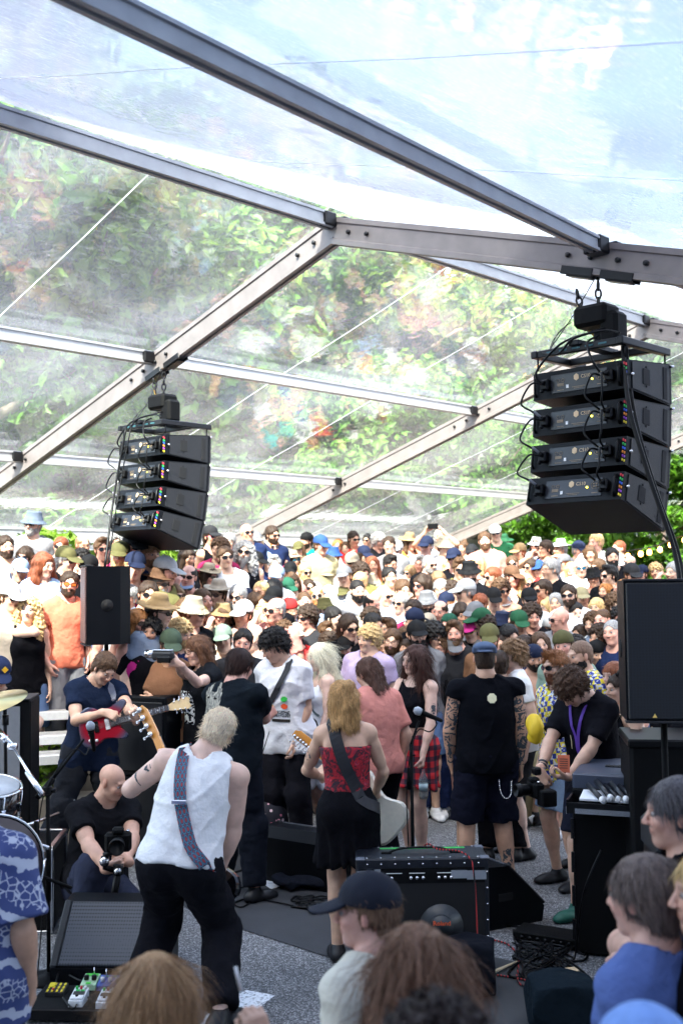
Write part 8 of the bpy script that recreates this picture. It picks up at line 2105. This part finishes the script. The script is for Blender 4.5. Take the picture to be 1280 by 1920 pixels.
# guitars
def guitar(lab, bc, hd, normal, bodycol, kind, tex=None, flip=1):
    bc, hd = Vector(bc), Vector(hd); x = (hd - bc).normalized(); n = Vector(normal); n = (n - x * n.dot(x)).normalized(); y = n.cross(x) * flip; Ltot = (hd - bc).length
    M = Matrix((x, y, n)).transposed().to_4x4(); M.translation = bc; e = empty('electric_guitar', (0, 0, 0), 0, lab, 'guitar', 'guitars being played'); e.matrix_world = M
    out = lerp_pts([(-.20, .0, 0), (-.185, .12, 0), (-.10, .165, 0), (0, .115, 0), (.08, .125, 0), (.18, .16, 0), (.20, .115, 0), (.135, .05, 0), (.13, -.045, 0), (.17, -.105, 0), (.145, -.14, 0), (.06, -.115, 0), (-.02, -.105, 0), (-.12, -.155, 0), (-.19, -.10, 0), (-.20, 0, 0)], 44)[:-1]
    nO = len(out); m = MB(); rings = [(1., -.022, .93), (1, -.012, 1), (1, .010, 1), (1, .020, .94)]; vs = []
    for _, z_, s_ in rings: vs += [(p.x * s_, p.y * s_, z_) for p in out]
    m.add(vs, [(r_ * nO + i, r_ * nO + (i + 1) % nO, (r_ + 1) * nO + (i + 1) % nO, (r_ + 1) * nO + i) for r_ in range(3) for i in range(nO)] + [tuple(range(nO))[::-1], tuple(3 * nO + i for i in range(nO))]); m.build('guitar_body', bodycol, e)
    hl = .17 if kind != 'bass' else .22; nl = Ltot - hl
    wood = plain('maple_orange', (.70, .28, .04), rough=.25, coat=.4, nscale=8.) if kind != 'prs' else plain('maple_pale', (.72, .52, .28), rough=.3, coat=.3)
    MB().prism([(.10, -.028), (nl, -.021), (nl, .021), (.10, .028)], (1, 0, 0), (0, 1, 0), (0, 0, .022), (0, 0, .0)).build('neck', wood, e)
    MB().prism([(.06, -.029), (nl, -.0215), (nl, .0215), (.06, .029)], (1, 0, 0), (0, 1, 0), (0, 0, .006), (0, 0, .0225)).build('fretboard', plain('rosewood', (.045, .03, .028), rough=.4) if kind != 'strat' else wood, e)
    fm_ = MB(); 
    for k in range(20): fx = nl - (nl - .06) * (1 - 2 ** (-k / 12.)) * 1.38; fm_.box((fx, 0, .0292), (.0022, .046, .0018))
    o = fm_.build('fret_row', M_chrome, e); o['kind'] = 'stuff'
    for k in (2, 4, 6, 8, 11): fx = nl - (nl - .06) * (1 - 2 ** (-(k + .5) / 12.)) * 1.38; MB().box((fx, 0, .0290), (.012, .012, .001)).build('inlay', M_whitep, e)
    if kind == 'prs': hp_ = [(nl, -.022), (nl + .05, -.036), (nl + .15, -.044), (nl + hl, -.030), (nl + hl - .01, 0), (nl + hl, .030), (nl + .15, .044), (nl + .05, .036), (nl, .022)]
    else: hp_ = [(nl, -.022), (nl + .02, -.03), (nl + hl * .8, -.052), (nl + hl, -.045), (nl + hl * 1.02, -.01), (nl + hl * .85, .012), (nl + hl * .5, .02), (nl + .02, .026), (nl, .022)]
    MB().prism(hp_, (1, 0, 0), (0, 1, 0), (0, 0, .014), (0, 0, .002)).build('headstock', wood, e)
    nt_ = 4 if kind == 'bass' else 6
    for k in range(nt_):
        if kind == 'prs': x_, y_ = nl + .045 + (k % 3) * .04, (-1 if k < 3 else 1) * (.03 + (k % 3) * .004); yo = y_ * 1.75
        else: x_, y_ = nl + .03 + k * (hl - .05) / (nt_ - 1), -.018 - k * .003; yo = y_ - .05
        rr_ = .011 if kind == 'bass' else .006
        MB().cyl((x_, y_, .0), rr_, .045, 10).tube([(x_, y_, -.008), (x_, yo, -.008)], .003 if kind != 'bass' else .005, 6).box((x_, yo, -.008), (.012 if kind != 'bass' else .02, .014, .006), bev=.003).cyl((x_, y_, -.012), rr_ * 1.5, .012, 10).build('tuning_peg', M_chrome, e)
    for x_, w_, mm_ in ((-.115, .03, M_chrome), (-.055, .036, M_black), (.035, .036, M_whitep)): MB().box((x_, 0, .024), (w_, .085, .012), bev=.004).build('bridge' if x_ < -.1 else 'pickup', mm_, e)
    for x_, y_ in ((-.12, -.09), (-.07, -.10)): MB().cyl((x_, y_, .03), .011, .018, 12).build('knob', M_whitep if kind == 'prs' else M_black, e)
    o = MB()
    for k in range(4 if kind == 'bass' else 6): yy = (k - 2.5) * .0065; o.tube([(-.11, yy, .034), (nl, yy * .8, .031)], .0008, 4)
    o = o.build('string_row', M_steel, e); o['kind'] = 'stuff'
    if kind == 'strat': MB().prism([(p.x * .72, p.y * .75 - .02) for p in out[::2]], (1, 0, 0), (0, 1, 0), (0, 0, .003), (0, 0, .0205)).build('pickguard', M_black, e)
    return e
def burst():
    def bld(nt, b):
        tc = N(nt, 'ShaderNodeTexCoord'); mp = N(nt, 'ShaderNodeMapping'); mp.inputs['Scale'].default_value = (4.6, 6.2, 1); nt.links.new(tc.outputs['Object'], mp.inputs[0]); l = N(nt, 'ShaderNodeVectorMath', operation='LENGTH'); nt.links.new(mp.outputs[0], l.inputs[0])
        r = N(nt, 'ShaderNodeValToRGB'); r.color_ramp.elements[0].position = .1; r.color_ramp.elements[0].color = (.32, .008, .02, 1); r.color_ramp.elements[1].position = 1.; r.color_ramp.elements[1].color = (.05, .05, .09, 1); e = r.color_ramp.elements.new(.7); e.color = (.25, .008, .02, 1); nt.links.new(l.outputs['Value'], r.inputs[0]); nt.links.new(r.outputs[0], b.inputs['Base Color']); b.inputs['Roughness'].default_value = .15; b.inputs['Coat Weight'].default_value = .6
    return decal_mat('red_burst', bld)
guitar('dark red electric guitar with pale headstock played by the man in the navy t-shirt', W(196, 1360, 8.40), W(358, 1316, 8.32), (-.15, -1, .18), burst(), 'prs')
guitar('bass guitar with orange headstock pointing up beside the bleached haired bassist', W(392, 1640, 6.12), W(268, 1322, 6.55), (.15, 1, .3), plain('black_gloss', (.01, .01, .012), rough=.12, coat=.6), 'bass')
guitar('cream electric guitar with orange headstock held by the woman in the red top', W(703, 1520, 6.88), W(556, 1368, 7.08), (.35, .9, -.1), plain('cream_gloss', (.80, .74, .62), rough=.15, coat=.6), 'strat')
# cameras
def camera_obj(c, rz, lab, kind, name='camera_body'):
    e = empty('hand_camera', c, rz, lab, 'camera')
    if kind == 'dslr':
        MB().box((0, 0, 0), (.14, .07, .10), bev=.014).box((0, -.01, .06), (.06, .06, .035), bev=.01).build(name, M_blackrough, e); MB().lathe([(.03, 0), (.036, .01), (.038, .06), (.042, .065), (.042, .10), (.036, .10), (.030, .085), (0, .08)], (0, -.035, 0), 20, 0, Matrix.Rotation(R(90), 3, 'X')).build('lens', M_black, e)
        MB().cyl((.05, 0, .055), .01, .01, 10).build('dial', M_chrome, e)
    elif kind == 'cam':
        MB().box((0, 0, 0), (.19, .07, .075), bev=.02).build(name, M_side, e); MB().cyl((-.11, 0, .01), .034, .06, 18, 'x').cyl((-.145, 0, .01), .030, .012, 18, 'x').build('lens', M_chrome, e); MB().box((0, .0, .042), (.16, .05, .012), bev=.004).build('top_trim', M_steel, e); MB().box((.03, -.045, -.03), (.12, .02, .05), bev=.008).build('grip', M_black, e)
    return e
e = camera_obj(W(1003, 1480, 6.95), R(-75), 'black camera with battery grip in the hands of the curly haired photographer', 'dslr'); MB().box((.08, .04, -.04), (.09, .10, .10), bev=.008).build('recorder_box', M_blackrough, e); MB().box((-.02, .02, .11), (.06, .05, .05), bev=.01).build('top_handle', M_black, e)
camera_obj(W(306, 1229, 8.6), R(-18), 'silver and black camcorder held up by the person with the brown bob', 'cam')
c = W(222, 1578, 6.74); e = camera_obj(c, R(8), 'camera on a handheld stabiliser in front of the crouching bald man', 'dslr'); e.scale = (1.15,) * 3
h0 = Vector((0, 0, 0)); MB().tube([(0, .01, -.05), (-.07, .02, -.07), (-.07, .03, -.14), (0, .02, -.16)], .016, 8).tube([(0, .02, -.15), (-.03, .0, -.34)], [.020, .018], 10).cyl((0, .02, -.15), .028, .05, 14).cyl((-.07, .02, -.1), .024, .04, 12, 'x').build('stabiliser_grip', M_black, e); MB().cyl((-.07, -.01, -.1), .026, .008, 14, 'y').cyl((0, -.01, -.155), .020, .008, 14, 'y').build('motor_ring', M_steel, e)
# cigarette, headphones
ch = hb_.P.hand[-1]; c = hb_.wpos(ch[0] + ch[1] * .16 + ch[2] * .02); o = MB().tube([c, c + Vector((-.012, 0, .055))], .0042, 8).build('cigarette', M_whitep); tag(o, 'white cigarette between the fingers at the bottom edge', 'cigarette')
# bleacher boards at the left
k = 0
for xa, xb, y, Yb, lab in ((45, 130, 1300, 9.9, 'uppermost'), (40, 118, 1338, 9.6, 'second'), (42, 118, 1383, 9.3, 'third'), (45, 118, 1420, 9.0, 'lowest')):
    a, b = W(xa, y + 2, Yb), W(xb + 30, y - 6, Yb + .15); e = empty('bleacher_step', (0, 0, 0), 0, lab + ' pale aluminium step of the bleachers behind the left guitarist', 'step', 'bleacher steps at the left')
    d = (b - a); an = math.atan2(d.y, d.x); c = (a + b) / 2; MB().box((c.x, c.y, c.z - .03), (d.length, .035, .075), rotz(an), bev=.004).build('front_edge', M_keder, e)
    for q in range(2): MB().box((c.x - math.sin(an) * (.09 + q * .15), c.y + math.cos(an) * (.09 + q * .15), c.z - .012), (d.length, .13, .03), rotz(an), bev=.003).build('plank', plain('grey_plank', (.30, .29, .28), rough=.7), e)
print('gear', round(time.time() - T0, 1))
